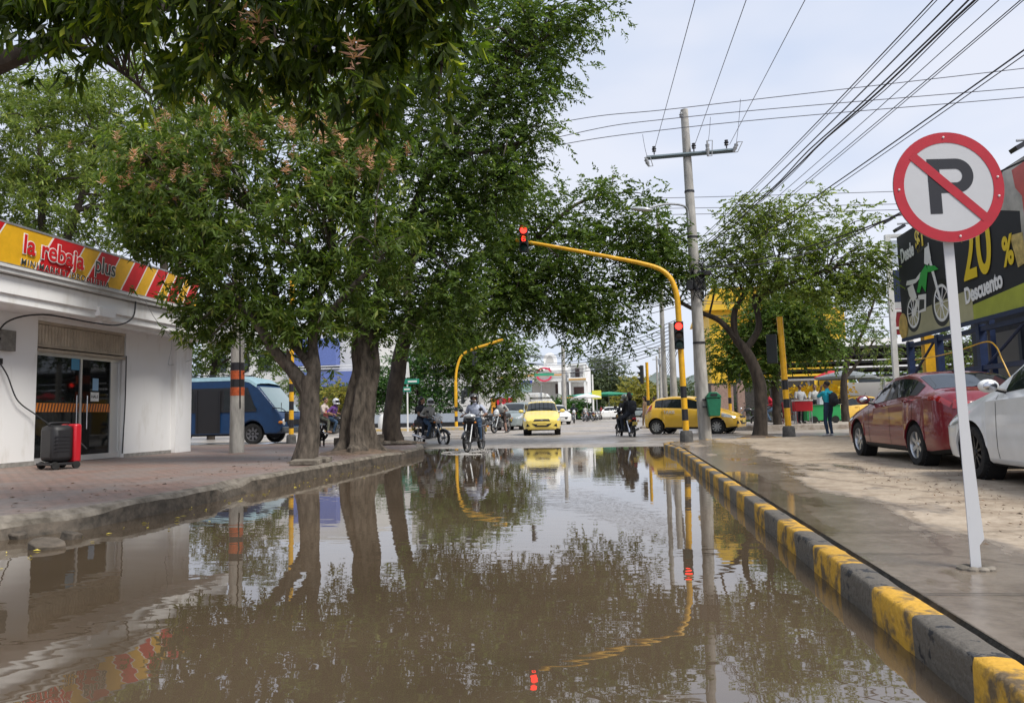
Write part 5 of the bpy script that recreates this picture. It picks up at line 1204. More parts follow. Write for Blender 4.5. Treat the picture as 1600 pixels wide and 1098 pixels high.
        g = MB(); g.prism([(-.82,.80),(-.2,.76),(-.05,.60),(-.35,.48),(-.75,.62)], -.13, .13, fn=lambda u, v, d: (d, u, v)); B('side_cover', g, paint, bevel=.03)
        g = MB(); g.tube(smooth_poly([(0,-.02,.76),(0,-.3,.80),(0,-.6,.84),(0,-.80,.85)],5), [.09]+[.12]*14+[.07], 12); B('seat', g, TAN)
    g = MB(); g.box((0,-.86,.80), (.14,.07,.08)); B('tail_light', g, REDGL, bevel=.015)
    g = MB(); g.box((0,-.93,.62), (.19,.012,.13), Matrix.Rotation(R(15), 3, 'X')); B('number_plate', g, mat('plate_yellow', (.55,.42,.1), .5)); g = MB(); g.tube([(0,-.84,.74),(0,-.93,.56)], .02, 6); B('plate_bracket', g, BLACK)
    return o
# ================================================================== people
SKIN = {'tan': (.30,.165,.10), 'brown': (.19,.10,.065), 'dark': (.08,.045,.032)}
def bend(a, b, l1, l2, pole):
    a = Vector(a); b = Vector(b); d = b-a; D = min(d.length, (l1+l2)*.999); d.normalize()
    x = (l1*l1-l2*l2+D*D)/(2*D); h = math.sqrt(max(0, l1*l1-x*x)); p = Vector(pole); p = (p-d*p.dot(d)).normalized(); return a+d*x+p*h
def person(label, loc, rz, J, shirt, trousers, skin='tan', shoes=(.05,.05,.05), sleeve=.5, hair=None, helmet=None, hair_len=0, group=None, s=1.0, shorts=False, vox=.0105, tilt=0, extra=None, dress=False):
    """J: joints in local metres (+Y forward): hip, neck, head(centre), hands [L,R], feet [L,R]; optional look (yaw), pole vectors"""
    o_root = None
    hip = Vector(J['hip']); neck = Vector(J['neck']); up = (neck-hip).normalized(); lat = Vector((1, 0, 0)); fw = up.cross(lat)*-1
    fw = lat.cross(up); fw = -fw if fw.y < 0 else fw
    look = Matrix.Rotation(J.get('look', 0), 3, 'Z') @ Matrix.Rotation(J.get('nod', 0), 3, 'X')
    head = Vector(J['head']); HM = look
    g = MB(); bones = []   # (a, b, r, material)
    cols = [SKIN[skin], shirt, trousers, shoes, (.012,.010,.010), (.20,.06,.05)]
    # torso as stacked ellipses
    def torso(pts):
        vs = []; n = 16
        for (t, wx, wy, fo) in pts:
            c = hip.lerp(neck, t) + fw*fo
            for k in range(n):
                a = 2*math.pi*k/n; ca, sa = math.cos(a), math.sin(a)
                vs.append(c + lat*(wx*math.copysign(abs(ca)**.8, ca)) + fw*(wy*math.copysign(abs(sa)**.8, sa)))
        m = len(pts); g.add(vs, [(i*n+k, i*n+(k+1) % n, (i+1)*n+(k+1) % n, (i+1)*n+k) for i in range(m-1) for k in range(n)] + [tuple(range(n-1, -1, -1)), tuple((m-1)*n+k for k in range(n))])
    torso([(-.17,.10,.08,0),(-.10,.155,.115,0),(.02,.168,.122,0),(.25,.145,.108,.01),(.5,.165,.118,.012),(.75,.192,.122,.005),(.88,.175,.098,0),(.98,.10,.07,0),(1.06,.055,.055,0)])
    bones.append((hip.lerp(neck, .12), neck-up*.02, .13, 1)); bones.append((hip-up*.08, hip+up*.03, .15, 2))
    g.tube([neck-up*.04, head-HM @ Vector((0, .015, .08))], [.062, .055], 12); bones.append((neck+up*.035, head, .05, 0))
    # head
    def hp(v): return head + HM @ Vector(v)
    g.ell(hp((0,-.008,.025)), (.077,.096,.098), HM, 16, 12); g.ell(hp((0,.022,-.055)), (.056,.066,.062), HM, 14, 10); g.ell(hp((0,.058,-.092)), (.026,.022,.02), HM, 8, 6)
    g.tube([hp((0,.082,.02)), hp((0,.108,-.022)), hp((0,.086,-.034))], [.010,.017,.012], 8)
    g.ell(hp((.079,-.005,-.01)), (.012,.02,.034), HM, 8, 6); g.ell(hp((-.079,-.005,-.01)), (.012,.02,.034), HM, 8, 6)
    g.ell(hp((0,.080,-.060)), (.026,.014,.011), HM, 8, 6)
    g.ell(hp((.034,.074,.028)), (.022,.014,.008), HM, 8, 6); g.ell(hp((-.034,.074,.028)), (.022,.014,.008), HM, 8, 6)
    for i, sd in enumerate((-1, 1)):
        sh = neck - up*.055 + lat*(sd*.185); hd = Vector(J['hands'][i]); pole = J.get('elbow', [(-.6,-.4,-1), (.6,-.4,-1)])[i]
        el = bend(sh, hd, .29, .26, pole); wv = (hd-el).normalized(); wr = hd
        g.tube([sh-lat*sd*.03+up*.005, sh, sh.lerp(el, .5), el], [.055,.062,.052,.043], 12); g.tube([el, el.lerp(wr, .35), wr], [.043,.042,.027], 12)
        cut = sh.lerp(el, min(1, sleeve*2)); bones.append((sh, cut, .055, 1))
        if sleeve < .5: bones.append((cut, el, .045, 0))
        if sleeve > .5: c2 = el.lerp(wr, (sleeve-.5)*2); bones.append((el, c2, .045, 1)); bones.append((c2, wr, .032, 0)) if sleeve < 1 else None
        else: bones.append((el, wr, .036, 0))
        # sleeve cuff: slightly wider cloth
        if sleeve <= .5: g.tube([sh.lerp(el, .1), cut], [.064,.060], 12)
        # hand: palm, four fingers, thumb
        hdir = Vector(J['hdir'][i]).normalized() if 'hdir' in J else wv; side_ = Vector((sd, 0, 0)); side_ = (side_-hdir*side_.dot(hdir)); side_ = side_.normalized() if side_.length > .1 else Vector((0, 0, 1)); pn = Vector(J['palm'][i]) if 'palm' in J else Vector((0, 0, -1))
        pn = (pn-hdir*pn.dot(hdir)); pn = pn.normalized() if pn.length > .1 else side_; ac = hdir.cross(pn).normalized()
        pc = wr+hdir*.05; g.tube([wr, wr+hdir*.045, wr+hdir*.088], [.026,.036,.034], 10, sx=.62, upv=pn)
        for f_, ln_ in zip((-.030,-.010,.010,.030), (.060,.074,.078,.066)):
            b0_ = wr+hdir*.085+ac*f_; c_ = J.get('curl', .8); m1 = b0_+(hdir*math.cos(c_*.5)+pn*math.sin(c_*.5))*ln_*.45; m2 = m1+(hdir*math.cos(c_*1.4)+pn*math.sin(c_*1.4))*ln_*.35; m3 = m2+(hdir*math.cos(c_*2.2)+pn*math.sin(c_*2.2))*ln_*.28
            g.tube([b0_, m1, m2, m3], [.0095,.009,.0085,.007], 6)
        inner = -1 if ac.dot(Vector((-sd, 0, 0))) < 0 else 1
        tb = wr+hdir*.03+ac*(inner*.030); g.tube([tb, tb+ac*inner*.028+hdir*.025+pn*.01, tb+ac*inner*.034+hdir*.05+pn*.028], [.013,.011,.008], 6)
        bones.append((wr, wr+hdir*.16+pn*.03, .03, 0))
        # legs
        hj = hip-up*.04+lat*sd*.095; an = Vector(J['feet'][i]); kn = bend(hj, an, .43, .42, J.get('knee', [(-.15,1,.3), (.15,1,.3)])[i])
        g.tube([hj-(kn-hj)*.05, hj.lerp(kn, .25), hj.lerp(kn, .7), kn], [.082,.088,.066,.056], 12); g.tube([kn, kn.lerp(an, .3), kn.lerp(an, .8), an], [.056,.060,.045,.045 if not shorts else .036], 12)
        bones.append((hj, kn, .07, 2)); bones.append((kn, kn.lerp(an, .9), .05, 0 if shorts else 2))
        td = Vector(J['toes'][i]).normalized() if 'toes' in J else Vector((sd*.15, 1, 0)).normalized()
        g.tube([an+Vector((0,0,-.02))-td*.045, an+td*.03-Vector((0,0,.035)), an+td*.13-Vector((0,0,.05)), an+td*.19-Vector((0,0,.055))], [.036,.042,.038,.022], 10, sx=1.05)
        bones.append((an-td*.04-Vector((0,0,.045)), an+td*.19-Vector((0,0,.05)), .03, 3))
    if dress:
        torso([(-.95,.20,.17,0),(-.5,.19,.16,0),(.0,.17,.13,0),(.3,.14,.11,0)]); bones.append((hip-up*.55, hip, .18, 1))
    o = g.build('person', [mat('skin_'+skin, SKIN[skin], .5)], None, smooth=False, fixn=False)
    md = o.modifiers.new('r', 'REMESH'); md.mode = 'VOXEL'; md.voxel_size = vox; sm_ = o.modifiers.new('s', 'SMOOTH'); sm_.factor = .4; sm_.iterations = 2
    dg = bpy.context.evaluated_depsgraph_get(); dg.update(); me = bpy.data.meshes.new_from_object(o.evaluated_get(dg)); o.modifiers.clear(); old = o.data; o.data = me; bpy.data.meshes.remove(old)
    me.materials.clear(); key = lambda c: '_'.join('%02d' % int(x*99) for x in c)
    clothmat = lambda nm, c: mat(nm+'_'+key(c), c, .85, var=.25, vscale=9, bump=.25, bscale=25)
    for m in (mat('skin_'+skin, SKIN[skin], .5), clothmat('cloth', shirt), clothmat('denim', trousers), clothmat('shoe', shoes), mat('eye_dark', (.012,.01,.01), .3), mat('lip', tuple(c*.75 for c in SKIN[skin]), .5)): me.materials.append(m)
    n = len(me.polygons); C_ = np.empty(n*3); me.polygons.foreach_get('center', C_); C_ = C_.reshape(n, 3); best = np.full(n, 9.); mi = np.zeros(n, int)
    for (a, b_, r_, m_) in bones:
        a = np.array(a); d = np.array(b_)-a; t = np.clip(((C_-a)@d)/max(1e-9, d@d), 0, 1); dist = np.linalg.norm(C_-(a+t[:,None]*d), axis=1)-r_; k = dist < best; best[k] = dist[k]; mi[k] = m_
    Hinv = np.array(HM.inverted()); lc = (C_-np.array(head))@Hinv.T
    hd_ = np.linalg.norm(lc/np.array([.1,.12,.14]), axis=1) < 1; mi[hd_] = 0
    for ex in (-.032, .032): mi[(np.linalg.norm((lc-np.array([ex,.088,.010]))/np.array([.018,.03,.009]), axis=1) < 1)] = 4
    mi[(np.linalg.norm((lc-np.array([0,.09,-.060]))/np.array([.028,.03,.010]), axis=1) < 1)] = 5
    me.polygons.foreach_set('material_index', mi); me.polygons.foreach_set('use_smooth', [True]*n); me.update()
    o.location = loc; o.rotation_euler = (0, tilt, rz); o.scale = (s, s, s); tag(o, label, 'person', group)
    if hair:
        g = MB(); g.ell(hp((0,-.022,.045)), (.086,.098,.092), HM, 16, 10)
        if hair_len: g.tube([hp((0,-.06,.06)), hp((0,-.10,-.05)), hp((0,-.11,-.05-hair_len*.6)), hp((0,-.09,-.05-hair_len))], [.07,.085,.075,.03], 10)
        q = g.build('hair', mat('hair_dark', (.012,.009,.008), .55, bump=.4, bscale=60, stretch=(4,4,.6)), None, smooth=True); q.parent = o
    if helmet:
        cs, visor = helmet; g = MB(); vs = []; nn, mm = 22, 12
        for j in range(mm+1):
            ph = math.pi*(.0+.70*j/mm)
            for k in range(nn):
                a = 2*math.pi*k/nn; fr = math.sin(a); cut = 1.0 if fr < .45 else .62
                p_ = ph*cut; vs.append(hp((.124*math.sin(p_)*math.cos(a), -.005+.142*math.sin(p_)*math.sin(a), .015+.130*math.cos(p_))))
        g.add(vs, [(j*nn+k, (j+1)*nn+k, (j+1)*nn+(k+1) % nn, j*nn+(k+1) % nn) for j in range(mm) for k in range(nn)])
        q = g.build('helmet', mat('helmet_'+key(cs), cs, .2, coat=.6), None); q.parent = o; sd_ = q.modifiers.new('t', 'SOLIDIFY'); sd_.thickness = .02
        # chin bar
        g = MB(); g.tube([hp((.125*math.cos(a), -.005+.15*math.sin(a), -.085)) for a in np.linspace(-.2, math.pi+.2, 17)], .026, 8); c = g.build('chin_guard', MATS['helmet_'+key(cs)], None); c.parent = q
        if visor:
            g = MB(); g.grid(lambda u, v: hp((.128*math.cos(R(18+144*u)), -.005+.148*math.sin(R(18+144*u)), -.05+.105*v)), 16, 4); c = g.build('visor', mat('visor_smoke', (.01,.012,.014), .08, spec=.8), None); c.parent = q
    return o
def ride(kind=0, lean=.03, look=0, hands=None, passenger=False, foot_down=False):
    if not passenger:
        J = dict(hip=(0,-.18,.93), neck=(0,-.10+lean,1.40), head=(0,-.05+lean,1.585), hands=hands or [(-.32,.06,1.075), (.32,.06,1.075)], hdir=[(-.15,1,0), (.15,1,0)], palm=[(0,0,-1)]*2, curl=1.1,
            feet=[(-.20,.02,.38), (.20,.02,.38)] if not foot_down else [(-.38,.12,.09), (.20,.02,.38)], look=look, knee=[(-.3,1,.4), (.3,1,.4)])
    else:
        J = dict(hip=(0,-.55,.99), neck=(0,-.50,1.46), head=(0,-.44,1.645), hands=hands or [(-.17,-.15,1.05), (.17,-.15,1.05)], hdir=[(.3,1,-.1), (-.3,1,-.1)], curl=.7,
            feet=[(-.21,-.22,.40), (.21,-.22,.40)], look=look, knee=[(-.3,1,.4), (.3,1,.4)])
    return J
def stand(hands=None, look=0, step=.0, **k):
    J = dict(hip=(0,0,.965), neck=(0,.01,1.44), head=(0,.035,1.625), hands=hands or [(-.27,.04,.83), (.27,.04,.83)], hdir=[(0,.15,-1), (0,.15,-1)], palm=[(1,0,0), (-1,0,0)], curl=.45, feet=[(-.10,step,.085), (.10,-step,.085)], look=look); J.update(k); return J
JEAN = (.045,.085,.15); PJ = (.035,.04,.055)
MBK = mat('bike_black', (.02,.02,.022), .25, coat=.6); MWH = mat('bike_white', (.62,.63,.64), .3, coat=.6); MRD = mat('bike_red', (.4,.02,.02), .3, coat=.6); MGR = mat('bike_graphite', (.06,.065,.07), .3, coat=.5)
def rider_at(px, py, z, rz, **k):
    p = atz(px, py, z); return p, R(rz)
# M1: rider with white helmet and passenger, heading right and towards us
p, a = rider_at(674, 697, 0, -122)
motorbike('black street motorbike with white headlight fairing carrying two people at the left water edge', p, a, MBK, 'street', MWH)
person('motorcyclist with white helmet and grey T-shirt at the left water edge', p, a, ride(look=R(-25)), (.38,.37,.34), JEAN, 'dark', sleeve=.95, helmet=((.6,.6,.58), True), group='motorbike riders')
person('long haired passenger in dark clothes sitting behind the white helmeted rider', p, a, ride(passenger=True, look=R(10)), (.03,.03,.035), (.03,.035,.05), 'tan', shoes=(.4,.38,.4), sleeve=.3, hair=True, hair_len=.34, group='motorbike riders')
# M2: man in pale blue shirt coming straight at us
p, a = rider_at(742, 705, 0, 172)
motorbike('black underbone motorbike ridden into the water by the pale shirted man', p, a, MBK, 'scooter', MWH, lean=R(2))
person('man in a pale blue polo shirt and open helmet riding into the water', p, a, ride(look=R(4), hands=[(-.33,.05,1.075), (.33,.05,1.075)]), (.50,.55,.68), JEAN, 'brown', sleeve=.42, helmet=((.10,.10,.105), False), group='motorbike riders')
# M3
p, a = rider_at(783, 676, GZ, 158)
motorbike('white street motorbike ridden towards us left of the front taxi', p, a, MBK, 'street', MWH)
person('bare headed man in an open dark jacket riding left of the front taxi', p, a, ride(foot_down=True), (.42,.42,.40), (.05,.03,.025), 'brown', sleeve=.6, hair=True, group='motorbike riders', shorts=True)
for (px, py, lab, ml, hz) in ((762, 672, 'parked black motorbike at the island kerb behind the pale shirted rider', MBK, 75), (795, 668, 'parked grey motorbike between jacket rider and taxi', MGR, 195)):
    p = atz(px, py, GZ); motorbike(lab, p, R(hz), ml)
# M4 distant
p = aty(897, 660, 66); p.z = GZ; motorbike('distant white fronted motorbike riding towards us in the street centre', p, R(186), MBK, 'street', MWH)
person('distant helmeted rider in dark clothes in the street centre', p, R(186), ride(), (.03,.035,.05), PJ, 'brown', sleeve=1, helmet=((.03,.03,.03), True), group='motorbike riders', vox=.014)
# M5 two people riding away on the right water edge
p, a = rider_at(978, 687, .03, 22)
motorbike('black underbone motorbike carrying two people away from us at the right water edge', p, a, MBK, 'scooter')
person('rider in black with a green grey helmet heading away at the right water edge', p, a, ride(look=R(15)), (.02,.022,.026), (.025,.027,.035), 'brown', sleeve=1, helmet=((.16,.19,.16), False), group='motorbike riders')
pas = person('passenger in black jacket seated behind the green helmeted rider', p, a, ride(passenger=True, look=R(0)), (.016,.017,.022), (.03,.035,.05), 'brown', sleeve=1, hair=True, hair_len=.1, group='motorbike riders')
def backpack(label, root_loc, rz, c, m, s=1.0):
    o = thing('backpack', label, 'backpack', root_loc, rz)
    c = Vector(c); g = MB(); g.ell(c, (.17*s,.11*s,.23*s), n=16, m=12); g.box(c+Vector((0, .02, .0)), (.27*s,.12*s,.36*s)); g.build('bag', m, o, world=False, bevel=.03)
    g = MB(); g.ell(c+Vector((0,-.10*s,-.07*s)), (.12*s,.05*s,.11*s)); g.build('pocket', m, o, world=False)
    for sd in (1, -1): g = MB(); g.tube(smooth_poly([c+Vector((sd*.11,.04,.17)), c+Vector((sd*.13,.18,.20)), c+Vector((sd*.14,.30,.05)), c+Vector((sd*.13,.16,-.15)), c+Vector((sd*.12,.05,-.17))], 4), .014, 6); g.build('strap', m, o, world=False)
    return o
BPM = mat('bag_black', (.018,.02,.026), .8, bump=.3)
backpack('black rucksack on the back of the motorbike passenger', p, a, (0,-.74,1.24), BPM)
# M6 left: two riders and a child behind the trunks
p, a = rider_at(524, 688, GZ, -96)
motorbike('black motorbike with three people passing behind the fluted tree trunk', p, a, MBK, 'street', MWH)
person('rider with white helmet and purple shirt behind the fluted tree trunk', p, a, ride(lean=.08), (.13,.05,.22), JEAN, 'tan', sleeve=.45, helmet=((.55,.56,.6), True), group='motorbike riders')
person('bare headed passenger in a pale shirt left of the fluted tree trunk', p, a, ride(passenger=True), (.50,.42,.38), (.16,.17,.13), 'tan', sleeve=.45, hair=True, shoes=(.35,.2,.13), group='motorbike riders')
person('small child in pink held between the two riders', p + Vector((-.38*math.cos(0)-.02, 0, .42)), a, dict(hip=(0,-.0,.93), neck=(0,.01,1.35), head=(0,.02,1.53), hands=[(-.15,.2,1.1), (.15,.2,1.1)], feet=[(-.16,.2,.58), (.16,.2,.58)]), (.50,.10,.13), (.55,.25,.28), 'tan', sleeve=.4, hair=True, s=.56)
# M7 right, red jacket
p, a = rider_at(1205, 668, GZ, 78)
motorbike('dark motorbike of the red jacketed rider behind the forked tree', p, a, MGR)
person('rider in a red hooded jacket behind the forked tree', p, a, ride(lean=.12), (.48,.02,.04), (.10,.16,.25), 'brown', sleeve=1, hair=True, group='motorbike riders')
backpack('dark rucksack worn by the red jacketed rider', p, a, (0,-.42,1.18), BPM, 1.1)
p = atz(1172, 664, GZ); motorbike('parked dark motorbike between the bin and the forked tree', p, R(60), MBK)
for k, (px, Yd, hz) in enumerate(((914, 78, 200), (905+12, 84, 160), (922, 80, 30), (930, 82, 190), (936, 86, 170))):
    p = aty(px, 655, Yd); p.z = GZ; motorbike(['parked motorbike nearest the far rider', 'distant parked motorbike beneath the white parasol', 'distant parked motorbike second beyond the far rider', 'distant parked motorbike beside the far white post', 'distant parked motorbike next to the far white off-roader'][k], p, R(hz), [MBK, MRD, MGR, MBK, MWH][k], group='motorbikes parked far down the street')
# standing people
p = atz(1297, 681, GZ)
person('person in a cyan shirt and jeans standing with a hand at the face', p, R(38), stand(hands=[(-.09,.17,1.49), (.26,.08,.86)], hdir=[(.15,-.1,1), (0,.2,-1)], elbow=[(-.25,.3,-1), (.5,-.5,-.6)], look=R(12)), (.02,.42,.55), (.025,.045,.085), 'brown', shoes=(.65,.65,.66), sleeve=.42, hair=True, s=1.0)
backpack('black backpack on the person in the cyan shirt', p, R(38), (0,-.20,1.16), BPM)
p = aty(1009, 663, 41); p.z = GZ
person('woman in a long brown dress walking beside the yellow post', p, R(70), stand(step=.12), (.22,.15,.09), (.22,.15,.09), 'tan', shoes=(.1,.05,.03), sleeve=.2, hair=True, hair_len=.12, dress=True)
p = aty(1024, 662, 44); p.z = GZ
person('person in dark blue close to the rear of the side on taxi', p, R(60), stand(), (.03,.05,.10), (.03,.03,.05), 'brown', hair=True, sleeve=.8, vox=.013)
p = aty(1252, 667, 35.3); p.z = GZ+.22
person('vendor in a pale grey shirt standing behind the red cooler', p, R(200), stand(hands=[(-.2,.3,1.0), (.2,.3,1.0)]), (.42,.43,.45), (.03,.035,.05), 'brown', hair=True, sleeve=.45, vox=.012)
p = aty(1276, 667, 36.0); p.z = GZ+.22
person('vendor with dark hair standing behind the green cart', p, R(170), stand(hands=[(-.2,.3,1.0), (.2,.3,1.0)]), (.55,.55,.53), (.03,.03,.04), 'brown', hair=True, sleeve=.45, vox=.012)
p = aty(1136, 660, 46); p.z = GZ
person('far person in a blue shirt behind the side on taxi', p, R(150), stand(), (.05,.12,.30), (.03,.03,.05), 'brown', hair=True, sleeve=.45, vox=.014)
p = aty(808, 655, 56); p.z = GZ
person('person in a bright blue shirt standing left of the front taxi', p, R(20), stand(), (.03,.16,.42), (.03,.03,.05), 'brown', hair=True, sleeve=.5, vox=.014)
for k, (px, Yd, c_) in enumerate(((776, 55, (.03,.03,.04)), (915, 90, (.5,.5,.5)), (940, 95, (.25,.03,.03)))):
    p = aty(px, 655, Yd); p.z = GZ
    person(['far person in black beside the red kiosk', 'far person in white near the parked motorbikes', 'far person in dark red near the far off-roader'][k], p, R(30*k), stand(), c_, (.03,.03,.05), 'brown', hair=True, sleeve=.5, vox=.016)
# small dog on the pavement edge
p = atz(503, 697, LZ); g = MB()
T = lambda x, y, z: Vector((x, y, z))
g.tube([T(0,-.22,.34), T(0,-.05,.33), T(0,.12,.34), T(0,.22,.38)], [.07,.075,.095,.07], 10); g.tube([T(0,.20,.40), T(0,.30,.50)], [.06,.045], 8); g.ell(T(0,.34,.52), (.05,.065,.05)); g.tube([T(0,.38,.51), T(0,.46,.49)], [.032,.02], 8)
for sd in (1, -1):
    g.tube([T(sd*.05,.16,.33), T(sd*.055,.15,.18), T(sd*.055,.17,.03), T(sd*.055,.20,.015)], [.04,.024,.018,.02], 8); g.tube([T(sd*.05,-.20,.34), T(sd*.06,-.13,.22), T(sd*.06,-.25,.13), T(sd*.06,-.22,.02), T(sd*.06,-.18,.015)], [.055,.035,.02,.018,.02], 8)
    g.tube([T(sd*.035,.32,.56), T(sd*.045,.31,.61)], [.018,.006], 6)
g.tube([T(0,-.27,.36), T(.06,-.36,.42), T(.16,-.38,.46)], [.02,.014,.008], 6)
o = g.build('dog', mat('fur_black', (.010,.009,.009), 1, spec=.1), None, fixn=False); md = o.modifiers.new('r', 'REMESH'); md.mode = 'VOXEL'; md.voxel_size = .01
dg = bpy.context.evaluated_depsgraph_get(); me = bpy.data.meshes.new_from_object(o.evaluated_get(dg)); o.modifiers.clear(); o.data = me; me.polygons.foreach_set('use_smooth', [True]*len(me.polygons)); me.materials.clear(); me.materials.append(MATS['fur_black'])
o.location = p; o.rotation_euler = (0, 0, R(25)); tag(o, 'small black dog standing on the pavement between the two left trunks', 'dog')

pw_ = atz(738, 707, 0); g = MB(); rr_ = random.Random(9)
for i in range(170):
    a_ = rr_.uniform(0, 6.28); d_ = abs(rr_.gauss(0, .30)); h_ = max(.004, rr_.uniform(0, .16)*(1-d_)); c_ = Vector((pw_.x+math.cos(a_)*d_*1.5, pw_.y+.2+math.sin(a_)*d_*1.3, h_)); g.ell(c_, rr_.uniform(.004, .013), n=6, m=4)
for k in range(3):
    g.tube([(pw_.x+(.35+.28*k)*math.cos(a_), pw_.y+.1+(.45+.3*k)*math.sin(a_), .003+.004*math.sin(a_*3)) for a_ in np.linspace(.2+k*.5, 4.6+k*.3, 26)], [.011]*26, 5)
struct(g.build('splash', mat('water_spray', (.62,.60,.57), .15)), 'spray and small wakes round the front wheel of the pale shirted rider', 'stuff')
# ================================================================== buildings behind
def bldg(name, label, cat, loc, rz=0): return thing(name, label, cat, loc, rz)
# yellow building behind the right-hand trees
yb = bldg('yellow_building', 'bright yellow building with a white gable band behind the right hand trees', 'building', (14, 62, GZ))
YW = mat('yellow_wall', (.78,.48,.03), .6, var=.12, vscale=1); 
a = aty(1106, 455, 60); b = aty(1392, 455, 60)
g = MB(); g.b2((a.x, 60, GZ), (a.x+1.6, 74, a.z-1.6)); g.b2((a.x+1.61, 61.0, GZ), (b.x-3.2, 74, 8.9)); g.build('wall', YW, yb)
g = MB(); g.prism([(a.x-.4, a.z-1.6), (a.x+.2, a.z+.1), (a.x+4.4, a.z+.1), (a.x+4.4, a.z-1.6)], 59.4, 73, fn=lambda u, v, d: (u, d, v)); g.build('roof', YW, yb)
g = MB(); g.b2((a.x+2.0, 60.95, 5.6), (a.x+9, 60.99, 7.8)); g.build('sign_panel', mat('pale_yellow_panel', (.75,.6,.25), .5), yb)
for k in range(5):
    x_ = a.x+2.2+k*3.0; g = MB(); g.b2((x_, 60.9, 1.0), (x_+1.6, 60.98, 3.2)); g.build('window', GLASSD, yb)
g = MB(); g.b2((b.x-4.2, 60.8, 3.9), (b.x+3, 60.9, 6.4)); g.build('white_wall', WALL, yb)
# dark canopy shed with white roof edges
cx0, cx1 = aty(1195, 560, 46).x, aty(1400, 560, 46).x
cs = bldg('canopy_shed', 'long open shed with dark slatted roof and white wall right of the forked tree', 'building', ((cx0+cx1)/2, 46, GZ))
g = MB(); ztop = aty(1300, 548, 46).z; zbot = aty(1300, 590, 46).z
for k in range(5):
    z_ = zbot+(ztop-zbot)*k/4; g.b2((cx0, 46-.3*k, z_), (cx1+6, 49, z_+.14))
g.build('roof_slats', mat('roof_dark', (.03,.03,.03), .7), cs)
g = MB(); g.b2((cx0, 45.9, zbot-.12), (cx1+6, 46.05, zbot-.01)); g.build('roof_edge', WHITEP, cs)
for k in range(5):
    x_ = cx0+.3+k*2.1; g = MB(); g.b2((x_, 46.2, GZ), (x_+.14, 46.34, zbot-.13)); g.build('post', GREYMET if k % 2 else BLKP, cs)
g = MB(); g.b2((cx0+4.3, 50, GZ), (cx1+6, 50.2, zbot-.2)); g.build('wall', WALL, cs); g = MB(); g.b2((cx0-3, 52, GZ), (cx0+4.2, 52.2, 2.9)); g.build('dark_wall', mat('shade_wall', (.06,.055,.05), .8, var=.4), cs)  # white back wall, then a very dark brown mottled wall
g = MB(); g.b2((cx0+4.0, 49.8, GZ), (cx0+5.3, 49.98, 3.2)); g.build('yellow_panel', YW, cs)
g = MB(); g.b2((cx0-3.4, 44, GZ), (cx0-2.2, 44.3, 2.5)); g.b2((cx0-1.9, 44.4, GZ), (cx0-1.5, 44.8, 2.9)); g.build('brick_pier', mat('pier_pink', (.32,.22,.18), .8, var=.2), cs)
# traffic island with kerb
isl = [(aty(1125, 668, 35.5).x, 35.5), (aty(1160, 668, 33.2).x, 33.2), (aty(1190, 668, 32.6).x, 32.6), (40, 32.6), (40, 43), (aty(1125, 660, 42).x, 42)]
g = MB(); g.prism(isl, GZ-.1, GZ+.22, fn=lambda u, v, d: (u, v, d)); struct(g.build('traffic_island', M_ISL, bevel=.03), 'raised concrete island with pale kerb beyond the forecourt')
g = MB(); isl2 = [(-30, 46), (aty(745, 665, 46).x, 46), (aty(765, 665, 48).x, 48.5), (aty(760, 660, 54).x, 56), (-60, 56), (-60, 46)]
g.prism(isl2, GZ-.1, GZ+.14, fn=lambda u, v, d: (u, v, d)); struct(g.build('median_strip', M_ISL, bevel=.03), 'kerbed strip with worn yellow edge in front of the hedge')
g = MB(); g.b2((-60, 45.9, GZ), (aty(742, 665, 46).x, 45.995, GZ+.145)); struct(g.build('yellow_kerb_edge', mat('worn_yellow', (.55,.38,.12), .7, col2=(.35,.32,.27), vscale=6, lo=.4, hi=.55)), 'worn yellow painted kerb edge before the hedge')
g = MB(); g.prism([(aty(1000, 663, 44).x, 40), (aty(1000, 663, 44).x+6, 39), (aty(1000, 663, 44).x+7, 55), (aty(1000, 663, 44).x+1, 60)], GZ-.1, GZ+.14, fn=lambda u, v, d: (u, v, d)); struct(g.build('corner_island', M_ISL, bevel=.03), 'small kerbed island where the woman in brown walks')
# kiosk things on the island
def at_isl(px, Yd): p = aty(px, 640, Yd); p.z = GZ+.22 if Yd > 32.6 else GZ; return p
p = at_isl(1290, 35); ct = thing('vending_cart', 'green vending cart with glass display beside the red cooler', 'cart', p)
GC = mat('cart_green', (.03,.35,.10), .5)
g = MB(); g.b2(p+Vector((-.9,-.35,.12)), p+Vector((.55,.35,.82))); g.build('cart_body', GC, ct, bevel=.02); g = MB(); g.b2(p+Vector((-.3,-.25,.83)), p+Vector((.4,.25,1.25))); g.build('display_case', mat('case_pale', (.5,.55,.58), .1), ct, bevel=.015)
g = MB(); g.b2(p+Vector((-.95,-.4,.821)), p+Vector((.6,.4,.828))); g.build('worktop', WHITEP, ct)
for sx_ in (-.6, .3): g = MB(); g.lathe([(0,-.03),(.16,-.03),(.16,.03),(0,.03)], p+Vector((sx_,-.38,.16)), 'Y', 16); g.build('wheel', RUBBER, ct)
p = at_isl(1254, 34.2); ct = thing('cooler_box', 'red cooler box standing on legs left of the green cart', 'cooler', p)
g = MB(); g.b2(p+Vector((-.38,-.25,.55)), p+Vector((.38,.25,.98))); g.build('box', mat('cooler_red', (.55,.02,.03), .4), ct, bevel=.03); g = MB(); g.b2(p+Vector((-.4,-.27,.985)), p+Vector((.4,.27,1.05))); g.build('lid', WHITEP, ct, bevel=.02)
for sx_ in (-.33,.33):
    for sy_ in (-.2,.2): g = MB(); g.tube([p+Vector((sx_, sy_, 0)), p+Vector((sx_, sy_, .55))], .02, 6); g.build('leg', GREYMET, ct)
